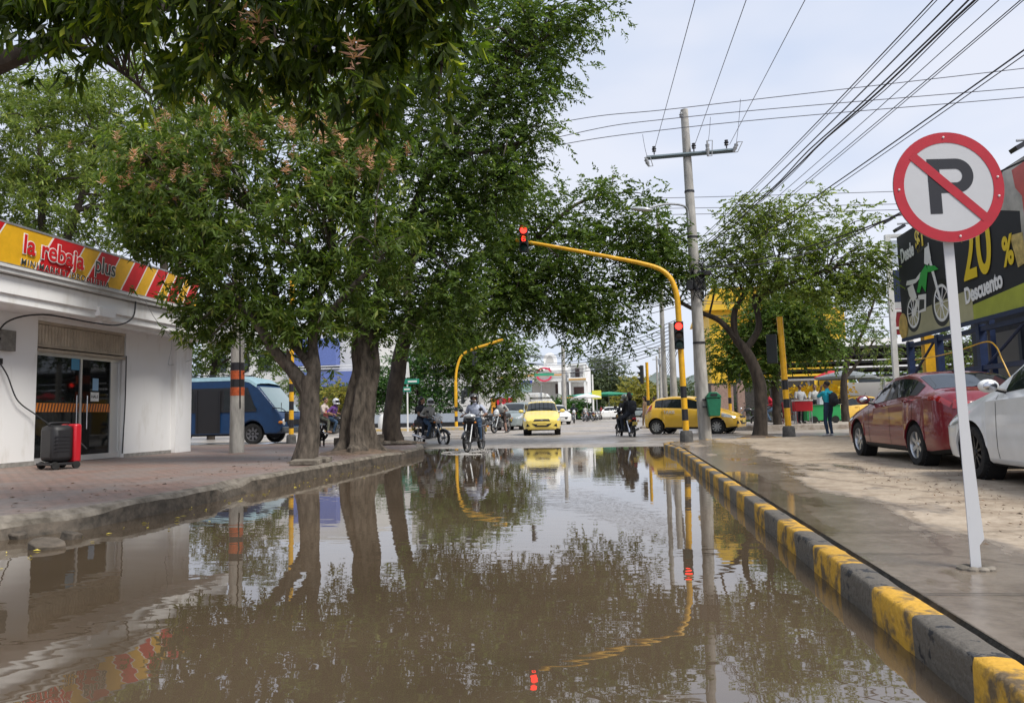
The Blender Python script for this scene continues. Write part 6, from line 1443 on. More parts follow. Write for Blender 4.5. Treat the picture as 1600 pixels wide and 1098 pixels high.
p = at_isl(1234, 34.6); ct = thing('plastic_chair', 'dark red plastic chair beside the cooler and the banded post', 'chair', p, R(30)); CRD = mat('chair_red', (.30,.015,.03), .45)
g = MB(); g.box((0,0,.45), (.46,.46,.04)); g.build('seat', CRD, ct, world=False, bevel=.02); g = MB(); g.box((0,.22,.72), (.46,.04,.5), Matrix.Rotation(R(-8), 3, 'X')); g.build('backrest', CRD, ct, world=False, bevel=.02)
for sx_ in (-.2,.2):
    for sy_ in (-.2,.2): g = MB(); g.tube([(sx_, sy_, .44), (sx_*1.1, sy_*1.1, 0)], .02, 6); g.build('leg', CRD, ct, world=False)
# yellow balloons/flower bunches on stands
for k, px in enumerate((1243, 1258, 1276, 1292, 1309, 1322)):
    p = at_isl(px, 37.5+.3*k); ct = thing('flower_stand', ['yellow flower bunch nearest the banded post', 'second yellow flower bunch, behind the grey vendor', 'third yellow flower bunch, right of the grey vendor', 'fourth yellow flower bunch, behind the green cart', 'fifth yellow flower bunch, right of the cyan shirt', 'last yellow flower bunch, nearest the red sedan'][k], 'flowers', p, 0, 'row of yellow flower bunches behind the carts')
    g = MB(); g.tube([p, p+Vector((0,0,1.25))], .03, 6); g.build('stand', GREYMET, ct)
    g = MB(); rr_ = random.Random(k)
    for i in range(90):
        c_ = p+Vector((rr_.gauss(0,.22), rr_.gauss(0,.16), 1.5+rr_.gauss(0,.14))); d = Vector((rr_.uniform(-1,1), rr_.uniform(-1,1), rr_.uniform(-1,1))).normalized()*.09; e_ = d.cross(Vector((.3,.5,.8))).normalized()*.07
        g.add([c_-d, c_+e_, c_+d, c_-e_], [(0,1,2,3)])
    q = g.build('blossoms', mat('flower_yellow', (.80,.55,.03), .6), ct, smooth=False, fixn=False); q['kind'] = 'stuff'
def parasol(px, Yd, lab, m, r=1.3, h=2.5, sq=False):
    p = at_isl(px, Yd) if px > 1100 else aty(px, 640, Yd); p.z = GZ
    o = thing('parasol', lab, 'parasol', p); g = MB(); g.tube([p, p+Vector((0,0,h))], .03, 8); g.build('pole', GREYMET, o)
    g = MB(); g.lathe([(r, h-.42), (r, h-.30), (r*.5, h-.1), (.02, h+.05)], p-Vector((0,0,0)), 'Z', 8); g.build('canopy', m, o, ang=10); return o
parasol(1325, 40, 'grey parasol behind the person in the cyan shirt', mat('parasol_grey', (.22,.24,.25), .8), 1.5, 2.75)
parasol(1302, 43, 'red parasol left of the yellow panel', mat('parasol_red', (.5,.02,.03), .7), .9, 2.9)
parasol(952, 100, 'dark green parasol before the far trees', mat('parasol_green', (.02,.22,.12), .8), 3.2, 3.6)
parasol(926, 104, 'wide pale green awning parasol behind the far post', mat('parasol_teal', (.12,.45,.35), .8), 3.6, 3.6)
parasol(918, 80, 'white parasol leaning over the parked motorbikes', mat('parasol_white', (.7,.7,.7), .8), 1.5, 2.9)
p = aty(933, 640, 88); p.z = GZ; o = thing('road_sign', 'small yellow square sign in the distant street', 'road sign', p); g = MB(); g.tube([p, p+Vector((0,0,2.6))], .05, 6); g.build('post', GREYMET, o); g = MB(); g.b2(p+Vector((-.55,-.08,2.5)), p+Vector((.55,-.04,3.5))); g.build('plate', mat('sign_plate_lime', (.7,.7,.08), .5), o)
# white balcony building with red logo
Yd = 112
def fx(px): return aty(px, 600, Yd).x
def fz(py, px=850): return aty(px, py, Yd).z
wb = bldg('white_building', 'white two storey building with balconies and a red and green round logo', 'building', (fx(840), Yd, GZ))
g = MB(); g.b2((fx(745), Yd+6, GZ), (fx(882), Yd+16, fz(567))); g.b2((fx(820), Yd, fz(596)), (fx(882), Yd+5.99, fz(578))); g.b2((fx(760), Yd, fz(594)), (fx(819.8), Yd+5.99, fz(585))); g.build('wall', WALL, wb)
g = MB(); g.b2((fx(889), Yd+5, GZ), (fx(915.8), Yd+16, fz(570))); g.build('wing_wall', WALL, wb)
cx_ = (fx(843)+fx(864))/2; g = MB(); ww = (fx(864)-fx(843))/2; zb = fz(567)
g.prism([(cx_-ww, zb), (cx_+ww, zb), (cx_+ww, zb+1.0)] + [(cx_+ww*math.cos(t), zb+1.0+1.1*math.sin(t)) for t in np.linspace(.3, math.pi-.3, 9)] + [(cx_-ww, zb+1.0)], Yd+6.5, Yd+8); g.build('gable', WALL, wb)
g = MB(); g.prism([(cx_+ww*.62*math.cos(t), zb+.5+1.1*math.sin(t)) for t in np.linspace(0, math.pi, 12)], Yd+6.42, Yd+6.49); g.build('arched_vent', mat('vent_grey', (.45,.44,.42), .7), wb)
OCH = mat('ochre_trim', (.55,.30,.08), .6)
for (x0_, x1_, y_) in ((820, 882, 586), (889, 916, 594), (889, 916, 621), (876, 889, 622), (760, 819, 588)):
    g = MB(); g.b2((fx(x0_), Yd-.25, fz(y_)-.12), (fx(x1_), Yd-.16, fz(y_)+.12)); g.build('trim_band', OCH, wb)
for x0_, x1_, z0_, z1_ in ((872, 877, GZ, 597), (889, 891.5, GZ, 570), (912.5, 915, GZ, 570), (878, 883, GZ, 597)):
    g = MB(); g.b2((fx(x0_), Yd-.1, GZ), (fx(x1_), Yd+.8, fz(z1_))); g.build('column', WALL, wb)
g = MB(); g.b2((fx(887), Yd-.15, fz(597)), (fx(916), Yd+4.9, fz(591))); g.b2((fx(887), Yd-.14, fz(572)), (fx(916), Yd+4.9, fz(569))); g.b2((fx(887), Yd-.14, fz(625)), (fx(916), Yd+4.9, fz(620))); g.build('balcony_slab', WALL, wb)
for (px0, px1, y0_, y1_) in ((896, 903, 574, 590), (893, 911, 604, 617), (862, 870, 598, 614), (862, 870, 620, 640), (825, 832, 572, 576), (846, 854, 571, 574)):
    g = MB(); yy = Yd+4.9 if px0 > 885 else (Yd+5.9); g.b2((fx(px0), yy, fz(y1_)), (fx(px1), yy+.05, fz(y0_))); w_ = g.build('window', mat('window_brown', (.10,.06,.055), .2), wb)
g = MB()
for k in range(14): x_ = fx(892)+k*(fx(911)-fx(892))/13; g.tube([(x_, Yd-.05, fz(591)), (x_, Yd-.05, fz(584))], .03, 4)
g.tube([(fx(891), Yd-.05, fz(584)), (fx(912), Yd-.05, fz(584))], .05, 4); g.build('railing', DARKMET, wb)
cx_, cz_ = fx(851), fz(585); rr0 = .85
g = MB()
for sg in (1, -1):
    for t in np.linspace(.25, math.pi-.45, 12): g.prism([(cx_+r_*1.25*math.cos(a_), cz_+sg*(.1+r_*math.sin(a_))) for r_, a_ in ((.75,t),(1.0,t),(1.0,t+.22),(.75,t+.22))], Yd-.35, Yd-.28)
lg = g.build('logo', mat('logo_pink', (.70,.06,.12), .5), wb, smooth=False); g = MB(); g.b2((cx_-1.5, Yd-.36, cz_-.2), (cx_+1.5, Yd-.3, cz_+.2)); g.build('logo_text_band', mat('logo_green', (.05,.35,.2), .5), wb)
g = MB(); g.b2((fx(813), Yd-1, fz(598)), (fx(833), Yd-.9, fz(594))); g.build('blue_banner', mat('banner_blue', (.04,.06,.30), .5), wb)
g = MB(); g.b2((fx(812), Yd-.8, fz(612)), (fx(832), Yd-.7, fz(599))); g.build('shop_window', mat('glass_teal', (.25,.33,.33), .2), wb)
for k, (x_, lab) in enumerate(((866, 'clipped green shrub at the foot of the far white building'), (888, 'bright green shrub behind the far motorbike rider'), (905, 'green shrub under the far balcony'))):
    pass
# white lorry and kiosk left of it
p = aty(826, 655, 70); p.z = GZ; tk = thing('truck', 'white box lorry behind the front taxi with its rear doors to us', 'truck', p, R(2))
g = MB(); g.box((0, 0, 1.75), (3.3, 5.5, 2.1)); g.build('cargo_box', CWH, tk, world=False, bevel=.04); g = MB(); g.prism([(-1.65,2.85),(1.65,2.85),(2.3,1.9),(2.3,1.2),(1.7,1.2)], 2.9, 5.0); g.build('cab', CWH, tk, world=False, bevel=.06)
g = MB(); g.box((1.5, -2.8, 3.0), (.06,.06,1.4)); g.box((-1.7, -2.8, 1.8), (.05,.06,3.0)); g.build('ladder_frame', GREYMET, tk, world=False)
for sx_ in (-1.3, 1.3): put_wheel(tk, (sx_, -1.8, .42), sx_ < 0, 'bus', .42)
p = aty(784, 640, 64); p.z = GZ; kk = thing('kiosk', 'small street kiosk with a red and orange banner left of the white lorry', 'kiosk', p)
g = MB(); g.b2(p+Vector((-1.0, 0, 0)), p+Vector((3.0, 2, 2.6))); g.build('booth', mat('kiosk_white', (.6,.6,.58), .7, var=.2), kk); g = MB(); g.b2(p+Vector((-.9,-.12,1.05)), p+Vector((.3,-.05,2.3))); g.build('orange_banner', mat('banner_orange', (.75,.32,.03), .5), kk); g = MB(); g.b2(p+Vector((-.4,-.2,1.5)), p+Vector((1.2,-.13,2.35))); g.build('red_banner', mat('banner_red', (.65,.03,.06), .5), kk)
g = MB(); g.b2(p+Vector((-.5,-.2,2.36)), p+Vector((1.2,-.1,3.1))); g.build('sign_panel', mat('banner_pale', (.55,.6,.7), .5), kk); g = MB(); g.b2(p+Vector((-2.4,-.1,2.4)), p+Vector((-.6,1.5,2.5))); g.b2(p+Vector((-2.35,0,0)), p+Vector((-2.25,.1,2.399))); g.build('canopy_frame', BLKP, kk)
p = aty(750, 625, 60); wsn = thing('notice_board', 'white notice board on the grey pole by the hedge', 'sign', (p.x, p.y, GZ)); g = MB(); g.b2((p.x-.5, p.y-.2, p.z-.2), (p.x+.75, p.y-.15, p.z+1.1)); g.build('board', WHITEP, wsn); g = MB(); g.tube([(p.x, p.y-.1, GZ), (p.x, p.y-.1, p.z)], .05, 6); g.build('post', GREYMET, wsn)
# left: blue roofed and white buildings behind the bus
Yd = 64
lb = bldg('blue_trimmed_building', 'white building with wide blue fascia bands behind the two left trunks', 'building', (aty(500, 600, Yd).x, Yd, GZ))
def lx(px): return aty(px, 600, Yd).x
def lz(py, px=500): return aty(px, py, Yd).z
BF = mat('fascia_blue', (.12,.17,.42), .5, var=.1)
g = MB(); g.b2((lx(300), Yd+1.5, GZ), (lx(556), Yd+12, lz(500))); g.build('wall', mat('wall_cream', (.62,.62,.60), .8, var=.1), lb)
g = MB(); g.b2((lx(455), Yd, lz(604)), (lx(556), Yd+1.4, lz(581))); g.build('fascia', BF, lb); g = MB(); g.b2((lx(455), Yd+.4, lz(570)), (lx(522), Yd+1.45, lz(528))); g.build('fascia', BF, lb)
g = MB(); g.b2((lx(456), Yd+1.38, lz(660)), (lx(555), Yd+1.49, lz(606))); g.build('shop_front', mat('shopfront_brown', (.12,.08,.06), .6, var=.3), lb)
for k in range(6): g = MB(); x_ = lx(320+k*36); g.b2((x_, Yd+1.42, lz(575)), (x_+1.3, Yd+1.49, lz(545))); g.build('window', GLASSD, lb)
g = MB(); 
for z_ in (576, 572): g.tube([(lx(455), Yd+.2, lz(z_)), (lx(556), Yd+.2, lz(z_))], .05, 5)
g.build('railing', WHITEP, lb)
tb = bldg('tall_building', 'pale tall apartment block seen through the leaves above the hedge', 'building', (aty(690, 560, 95).x, 95, GZ))
g = MB(); a = aty(640, 480, 95); b = aty(745, 480, 95); g.b2((a.x, 95, GZ), (b.x, 110, a.z)); g.build('wall', WALLD, tb)
for i in range(4):
    for j in range(5): g = MB(); x_ = a.x+1+i*2.1; z_ = 3.5+j*2.6; g.b2((x_, 94.9, z_), (x_+1.2, 94.98, z_+1.4)); g.build('window', GLASSD, tb)
# low white wall under the hedge with white road blocks
hw_ = thing('low_wall', 'low blue grey wall with dark base in front of the hedge', 'wall', (aty(600, 655, 52).x, 52, GZ)); g = MB(); g.b2((aty(430, 655, 52).x, 52, GZ+.14), (aty(745, 655, 52).x, 52.3, 1.25)); g.build('coping', mat('wall_bluegrey', (.40,.45,.52), .7, var=.1), hw_)
g = MB(); g.b2((aty(430, 655, 52).x, 51.93, GZ+.14), (aty(745, 655, 52).x, 51.99, .62)); g.build('dark_base', BLACK, hw_)
p = aty(601, 660, 48); p.z = GZ+.14; g = MB(); g.lathe([(0,0),(.42,0),(.45,.35),(.38,.75),(.22,.95),(0,1.0)], p, 'Z', 16); q = origin_to(g.build('road_barrel', WHITEP), p); tag(q, 'white plastic road barrel between the fluted and the thin trunk', 'barrel')
# hills
hm = mat('hill_green', (.13,.16,.14), .9, col2=(.09,.115,.105), vscale=.004)  # muted grey green, mottled by broad noise
def hill(y0_, cx, wdt, hgt, seed, lab):
    g = MB(); n1_, n2_ = 60, 8; vs = []
    for i in range(n1_+1):
        for j in range(n2_+1):
            u = i/n1_; v = j/n2_; x = cx-wdt+2*wdt*u; env = math.sin(math.pi*u)**1.2*math.sin(math.pi*v*.5+.0)
            z = hgt*env*(.75+.5*mnoise.noise(Vector((x/380, v*1.3, seed)))+.2*mnoise.noise(Vector((x/90, v*4, seed)))); vs.append((x, y0_+v*600, max(-2, z)))
    g.add(vs, [(i*(n2_+1)+j, (i+1)*(n2_+1)+j, (i+1)*(n2_+1)+j+1, i*(n2_+1)+j+1) for i in range(n1_) for j in range(n2_)]); struct(g.build('hill', hm), lab)
hill(2400, aty(1000, 600, 2600).x, 700, 190, 1.0, 'grey green hill far beyond the street')
hill(3000, aty(880, 600, 3000).x-400, 1500, 110, 4.0, 'long low grey green ridge behind the trees')

# ================================================================== trees
def add_mesh_np(name, V, F, m, parent=None, origin=None):
    me = bpy.data.meshes.new(name); nF = len(F); me.vertices.add(len(V)); me.vertices.foreach_set('co', V.astype(np.float32).ravel())
    me.loops.add(nF*4); me.loops.foreach_set('vertex_index', F.astype(np.int32).ravel()); me.polygons.add(nF); me.polygons.foreach_set('loop_start', np.arange(0, nF*4, 4, dtype=np.int32)); me.polygons.foreach_set('loop_total', np.full(nF, 4, np.int32))
    me.materials.append(m); me.update(calc_edges=True)
    o = bpy.data.objects.new(name, me); COL.objects.link(o)
    if parent is not None: o.parent = parent
    return o
def unit(v): return v/np.maximum(1e-9, np.linalg.norm(v, axis=1, keepdims=True))
RNG = np.random.default_rng(11)
def leaf_quads(P, D, ln, wd, droop=0.0):
    n = len(P); D = unit(D + np.array([0, 0, -droop])); s = unit(np.cross(D, unit(RNG.normal(size=(n, 3))))); nrm = np.cross(s, D)
    L_ = ln*RNG.uniform(.45, 1.35, (n, 1)); W_ = wd*RNG.uniform(.7, 1.2, (n, 1))
    a = P; m = P + D*L_*.45; t = P + D*L_ - nrm*L_*.10
    V = np.stack([a, m+s*W_*.5+nrm*W_*.18, t, m-s*W_*.5+nrm*W_*.18], 1).reshape(-1, 3); F = np.arange(4*n).reshape(n, 4); return V, F
def px_blobs(bl, Y0):
    out = []
    for b in bl:
        px, py, rx, rz = b[0], b[1], b[2], (b[3] if len(b) > 3 and b[3] else b[2]); dy = b[4] if len(b) > 4 else 0; c = aty(px, py, Y0+dy); k = c.length/FPX
        out.append((np.array(c), np.array([rx*k, (rx+rz)/2*k*(b[5] if len(b) > 5 else .9), rz*k])))
    return out
def tree(name, label, cat, base, limbs, blobs, style, lmat, bark, n_clump, per, group=None, seed=1, ln=.16, wd=.045, droop=.5, clump_r=.42, branches=60, flowers=None, flush=None, twig=.012, hollow=.55, flute=None, nside=10):
    global RNG; RNG = np.random.default_rng(seed)
    base = Vector(base); root = thing(name, label, cat, base, 0, group); off = np.array(base)
    # trunk and limbs
    g = MB(); skel = []
    for i, lb in enumerate(limbs):
        pts = smooth_poly([p for p, _ in lb], 5); rs = np.interp(np.linspace(0, len(lb)-1, len(pts)), range(len(lb)), [r for _, r in lb]); 
        for k in range(1, len(pts)-1): pts[k] = pts[k] + Vector((mnoise.noise(pts[k]*1.3), mnoise.noise(pts[k]*1.3+Vector((7,7,7))), 0))*rs[k]*.35
        skel += [(np.array(p), r) for p, r in zip(pts, rs)]
        g.tube(pts, list(rs), 40 if (flute and i == 0) else (16 if i == 0 else nside), flute=flute if i == 0 else (lambda t, a, p: 1+.10*mnoise.noise(Vector((math.cos(a), math.sin(a), p.z*2.2)))))
    g.build('trunk', bark, root)
    # clumps
    B = px_blobs(blobs, base.y) if style.get('px', True) else blobs; vol = np.array([b[1].prod()**.67 for b in B]); vol = vol/vol.sum(); C = []
    idx = RNG.choice(len(B), n_clump, p=vol)
    for i in idx:
        c, r = B[i]; d = RNG.normal(size=3); d /= np.linalg.norm(d); C.append(c + d*r*(hollow + (1-hollow)*RNG.uniform(0, 1)**.6)*RNG.uniform(.85, 1.08))
    C = np.array(C); zfloor = style.get('zmin')
    if zfloor is not None: C[:, 2] = np.maximum(C[:, 2], zfloor + RNG.uniform(0, .5, len(C)))
    cen = np.array([b[0] for b in B])
    # branchlets
    g = MB(); S = np.array([s[0] for s in skel]); sr = np.array([s[1] for s in skel]); k0 = int(len(S)*.25)
    for i in RNG.choice(len(C), min(branches, len(C)), replace=False):
        c = C[i]; d = np.linalg.norm((S[k0:]-c)*np.array([1,1,1.0]), axis=1) ; j = k0+int(np.argmin(d+RNG.uniform(0, .6, len(d)))); s0 = S[j]; mid = (s0*.5+c*.5)+np.array([0,0,.18*np.linalg.norm(c-s0)])+RNG.normal(size=3)*.08*np.linalg.norm(c-s0)
        r0 = min(sr[j]*.55, .012+.02*np.linalg.norm(c-s0)); pts = smooth_poly([Vector(s0), Vector(mid), Vector(c)], 4); g.tube(pts, list(np.linspace(r0, twig, len(pts))), 6, caps=False)
    g.build('branches', bark, root)
    # leaves
    m = len(C); cr_ = clump_r*RNG.uniform(.6, 1.35, m)
    if style['kind'] == 'whorl':
        nt_ = per; tips = np.repeat(C, nt_, 0) + RNG.normal(size=(m*nt_, 3))*np.repeat(cr_, nt_)[:, None]*.55; out = unit(tips - np.repeat(cen[idx], nt_, 0) + RNG.normal(size=tips.shape)*.25); nl = style.get('leaves', 9)
        P = np.repeat(tips, nl, 0); ax = np.repeat(out, nl, 0); rnd = unit(np.cross(ax, unit(RNG.normal(size=P.shape)))); D = ax*RNG.uniform(-.1, .8, (len(P), 1)) + rnd; P = P + ax*RNG.uniform(-.09, .04, (len(P), 1))*1.0 
        V, F = leaf_quads(P, D, ln, wd, droop)
    else:
        nt_ = max(1, per//10); nl = 10; N_ = m*nt_; gs = np.clip(RNG.normal(size=(N_, 3)), -1.7, 1.7)
        T0 = np.repeat(C, nt_, 0) + gs*np.repeat(cr_, nt_)[:, None]*np.array([.55,.55,.40]); td = unit(gs*np.array([1,1,.7]) + RNG.normal(size=(N_, 3))*.6 + np.array([0,0,-.15]))
        tl = ln*RNG.uniform(1.6, 3.0, (N_, 1)); t_ = np.tile(np.linspace(.12, 1, nl), N_)[:, None]; Pd = np.repeat(td, nl, 0)
        P = np.repeat(T0, nl, 0) + Pd*np.repeat(tl, nl, 0)*t_ - np.array([0,0,1])*(t_**2)*np.repeat(tl, nl, 0)*.28
        sd_ = unit(np.cross(Pd, np.array([0,0,1.0])) + 1e-6)*np.tile([1,-1]*(nl//2), N_)[:, None]
        D = Pd*.7 + sd_*RNG.uniform(.5, 1.0, (len(P), 1)) + RNG.normal(size=P.shape)*.28
        V, F = leaf_quads(P, D, ln, wd, droop)
    o = add_mesh_np('crown', V-off, F, lmat, root)
    for nm, m_, cnt, fl in (('flower_panicles', flowers, 'n', 0), ('young_leaves', flush, 'n', 1)):
        if not m_: continue
        mat_, n_, sel = m_; cand = [i for i in range(m) if sel(C[i])]
        if not cand: continue
        Ps = []; Ds = []
        for i in RNG.choice(cand, n_):
            b0_ = C[i] + RNG.normal(size=3)*cr_[i]*.7
            if fl: k = 14; Ps.append(np.repeat(b0_[None], k, 0)); Ds.append(RNG.normal(size=(k, 3))+np.array([0,0,-.3]))
            else:
                k = 40; h = RNG.uniform(0, .26, (k, 1)); Ps.append(b0_+h*np.array([0,0,1])+RNG.normal(size=(k, 3))*.012); Ds.append(np.concatenate([RNG.normal(size=(k, 2)), RNG.uniform(.1, .7, (k, 1))], 1)*(1.2-h/.30))
        Ps = np.concatenate(Ps); Ds = np.concatenate(Ds); V, F = leaf_quads(Ps, Ds, .17 if fl else .11, .045 if fl else .020, .3 if fl else 0); q = add_mesh_np(nm, V-off, F, mat_, root); q['kind'] = 'stuff'
    return root
BARK = mat('bark_grey', (.14,.115,.09), .9, col2=(.032,.026,.02), vscale=9, bump=.9, bscale=9, stretch=(1,1,.35), detail=8)
BARKD = mat('bark_dark', (.075,.058,.045), .9, col2=(.024,.019,.015), vscale=6, bump=.9, bscale=10, stretch=(1,1,.4), detail=8)
LM1 = leafmat('leaf_mango', (.045,.080,.013), (.11,.165,.030), (.25,.27,.07), .45, .36, .28)
LM2 = leafmat('leaf_ficus', (.042,.078,.015), (.10,.155,.033), (.20,.24,.06), .5, .38, .25)
LM3 = leafmat('leaf_mango_pale', (.088,.135,.028), (.175,.225,.055), (.30,.32,.08), .5, .40, .25)
LM4 = leafmat('leaf_light', (.06,.10,.022), (.12,.17,.04), (.22,.22,.05), .45, .35)
LM5 = leafmat('leaf_mango_dark', (.022,.042,.008), (.085,.125,.018), (.28,.31,.04), .4, .58, .4)  # deeper mango greens with strong translucency
LM6 = leafmat('leaf_far', (.05,.075,.035), (.10,.13,.06), (.16,.17,.08), .6, .25)  # greyer greens for the distant foliage
LMY = leafmat('leaf_yellowish', (.14,.15,.03), (.28,.25,.05), (.40,.30,.05), .5, .35)
LMH = leafmat('leaf_hedge', (.018,.065,.010), (.05,.13,.02), (.11,.20,.03), .45, .3)
FLW = leafmat('panicle_pink', (.50,.25,.16), (.62,.36,.25), (.70,.50,.36), .7, .2); YNG = leafmat('leaf_young', (.26,.32,.03), (.38,.42,.05), None, .4, .4)
def yp(px, py, Y, dy=0): return aty(px, py, Y+dy)
# T1 forked mango
Y1 = atz(478, 722, LZ).y; B1 = atz(478, 722, LZ)
def V_(px, py, dy=0, Y=Y1): return aty(px, py, Y+dy)
limbs = [[(B1-Vector((0,0,.1)), .30), (V_(480,700), .235), (V_(483,650), .20), (V_(484,610), .19), (V_(487,592), .20)],
         [(V_(484,618), .17), (V_(466,592), .15), (V_(450,572), .13), (V_(430,548,-.2), .12), (V_(408,515,-.3), .10), (V_(370,470,-.3), .07), (V_(320,420,-.2), .04)],
         [(V_(486,612), .17), (V_(491,580), .14), (V_(490,555,.1), .12), (V_(489,520,.2), .10), (V_(500,460,.3), .07), (V_(520,380,.3), .045)],
         [(V_(488,575), .13), (V_(473,552,.2), .11), (V_(456,530,.3), .10), (V_(440,490,.5), .08), (V_(420,420,.6), .05), (V_(400,330,.6), .03)],
         [(V_(446,570), .10), (V_(451,558,-.1), .05), (V_(449,545,-.2), .02)],
         [(V_(489,520,.2), .08), (V_(550,450,-.2), .06), (V_(600,400,-.3), .03)]]
tree('mango_tree', 'forked mango tree with pink flower spikes in front of the white shop', 'tree', B1, limbs,
     [(400,370,140,120),(300,300,105,95),(240,300,70,75),(500,330,110,105),(420,235,110,60),(350,440,90,75),(470,460,95,75),(570,430,70,65),(300,375,75,62),(225,345,45,45),(610,380,50,55),(545,270,80,70),(330,485,45,45),(410,500,60,45),(330,215,75,45),(200,260,40,45),(520,500,70,28),(340,520,32,22)],
     dict(kind='whorl', leaves=10), LM1, BARK, 430, 9, None, 3, .20, .050, .45, .42, 90, flowers=(FLW, 190, lambda c: c[2] > 5.6), flush=(YNG, 9, lambda c: c[2] > 5.0), hollow=.45)
# T2 fluted ficus
B2 = atz(560, 707, LZ); Y2 = B2.y
def V2(px, py, dy=0): return aty(px, py, Y2+dy)
def flute2(t, a, p):
    low = max(0, 1-t*1.5); return 1 + (.16+.16*low**2)*math.cos(5*a+.8+t*1.5) + .09*math.cos(9*a+2+t*3)*(.5+low) + .25*low**5*abs(math.cos(3.5*a)) + .05*mnoise.noise(Vector((math.cos(a)*2, math.sin(a)*2, p.z*2)))
limbs = [[(B2-Vector((0,0,.15)), .62), (V2(559,698), .50), (V2(561,680), .43), (V2(565,640), .37), (V2(569,590), .33), (V2(572,530), .33), (V2(570,480), .30)],
         [(V2(577,540,-.1), .16), (V2(584,500), .15), (V2(600,430), .14), (V2(640,340), .12), (V2(690,240), .10), (V2(760,150), .08), (V2(840,70), .05)],
         [(V2(567,500), .22), (V2(555,430), .17), (V2(570,330,.6), .14), (V2(600,220,.8), .11), (V2(640,100,1), .08), (V2(660,20,1), .05)],
         [(V2(690,240), .08), (V2(770,235), .06), (V2(830,215), .03)]]
tree('ficus_tree', 'large ficus with fluted grey trunk leaning its small leaved crown over the street', 'tree', B2, limbs,
     [(750,250,75,75),(820,165,55,50),(720,130,95,90),(850,55,75,55),(920,18,38,30),(755,330,50,50),(640,500,70,35),(835,212,32,22),(700,450,55,55),(640,300,90,110),(600,430,70,80),(640,60,90,80),(780,30,80,60),(800,265,40,30),(700,370,60,50),(560,200,80,90),(560,500,60,30),(850,120,40,35),(795,305,22,14)],
     dict(kind='spray'), LM2, BARK, 950, 105, None, 5, .12, .052, .25, .42, 150, hollow=.35, flute=flute2)
# T3
B3 = aty(612, 690, 24.2); B3.z = LZ; 
def V3(px, py, dy=0): return aty(px, py, 24.2+dy)
limbs = [[(B3, .42), (V3(613,675), .32), (V3(615,640), .28), (V3(622,590), .27), (V3(628,545), .25), (V3(640,500), .22)],
         [(V3(632,530), .18), (V3(670,470), .16), (V3(720,420), .15), (V3(760,395), .13), (V3(830,380,.5), .11), (V3(900,370,1), .09), (V3(980,390,1.5), .05)],
         [(V3(640,500), .18), (V3(640,420), .14), (V3(680,340), .1), (V3(730,290), .05)], [(V3(760,395), .10), (V3(830,450,.5), .08), (V3(900,500,.8), .05)], [(V3(830,380), .08), (V3(900,320,1), .06), (V3(960,300,1.2), .03)]]
tree('spreading_tree', 'thin trunked tree left of the street whose dark crown spans above the red 8 light', 'tree', B3, limbs,
     [(830,330,60,50),(900,390,75,60),(955,325,55,45),(1010,375,50,45),(860,460,75,55),(935,480,60,40),(790,410,60,60),(1045,400,40,45),(1000,430,50,35),(905,530,38,22),(975,520,38,16),(800,480,55,40),(740,470,70,50),(700,500,60,35),(770,330,35,40),(660,520,50,25),(1010,310,20,18),(940,290,30,18),(1040,440,30,30)],
     dict(kind='spray'), LM2, BARKD, 620, 95, None, 8, .15, .065, .3, .48, 130, hollow=.35)
# overhead mango near the camera, trunk outside the picture on the left
BO = Vector((-8.3, 6.3, LZ))
def VO(px, py, dy=0): return aty(px, py, 7.3+dy)
limbs = [[(BO, .34), (BO+Vector((.1,.1,1.2)), .28), (BO+Vector((.3,.3,2.6)), .25), (BO+Vector((.6,.5,3.4)), .2)],
         [(BO+Vector((.6,.5,3.3)), .14), (VO(-60,140), .12), (VO(0,100), .115), (VO(125,48), .085), (VO(230,20), .07), (VO(330,-30), .05)],
         [(VO(100,58), .05), (VO(150,85), .035), (VO(200,120), .022), (VO(235,150,.2), .012)],
         [(BO+Vector((.6,.5,3.3)), .14), (VO(0,-50,-.5), .12), (VO(200,-60,-.3), .10), (VO(420,-50), .08), (VO(600,-30,.2), .06), (VO(720,-10,.3), .04)], [(VO(450,-40), .05), (VO(480,60,.2), .035), (VO(520,120,.4), .015)]]
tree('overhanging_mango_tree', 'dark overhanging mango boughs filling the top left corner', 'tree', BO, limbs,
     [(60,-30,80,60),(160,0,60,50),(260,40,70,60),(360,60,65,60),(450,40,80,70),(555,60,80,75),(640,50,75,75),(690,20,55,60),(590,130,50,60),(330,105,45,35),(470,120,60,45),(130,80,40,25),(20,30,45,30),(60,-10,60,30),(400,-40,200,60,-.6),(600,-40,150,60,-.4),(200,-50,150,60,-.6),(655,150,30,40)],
     dict(kind='whorl', leaves=11), LM5, BARKD, 165, 7, None, 12, .19, .045, 1.1, .30, 90, flowers=(FLW, 5, lambda c: c[2] < 4.6), hollow=.3)
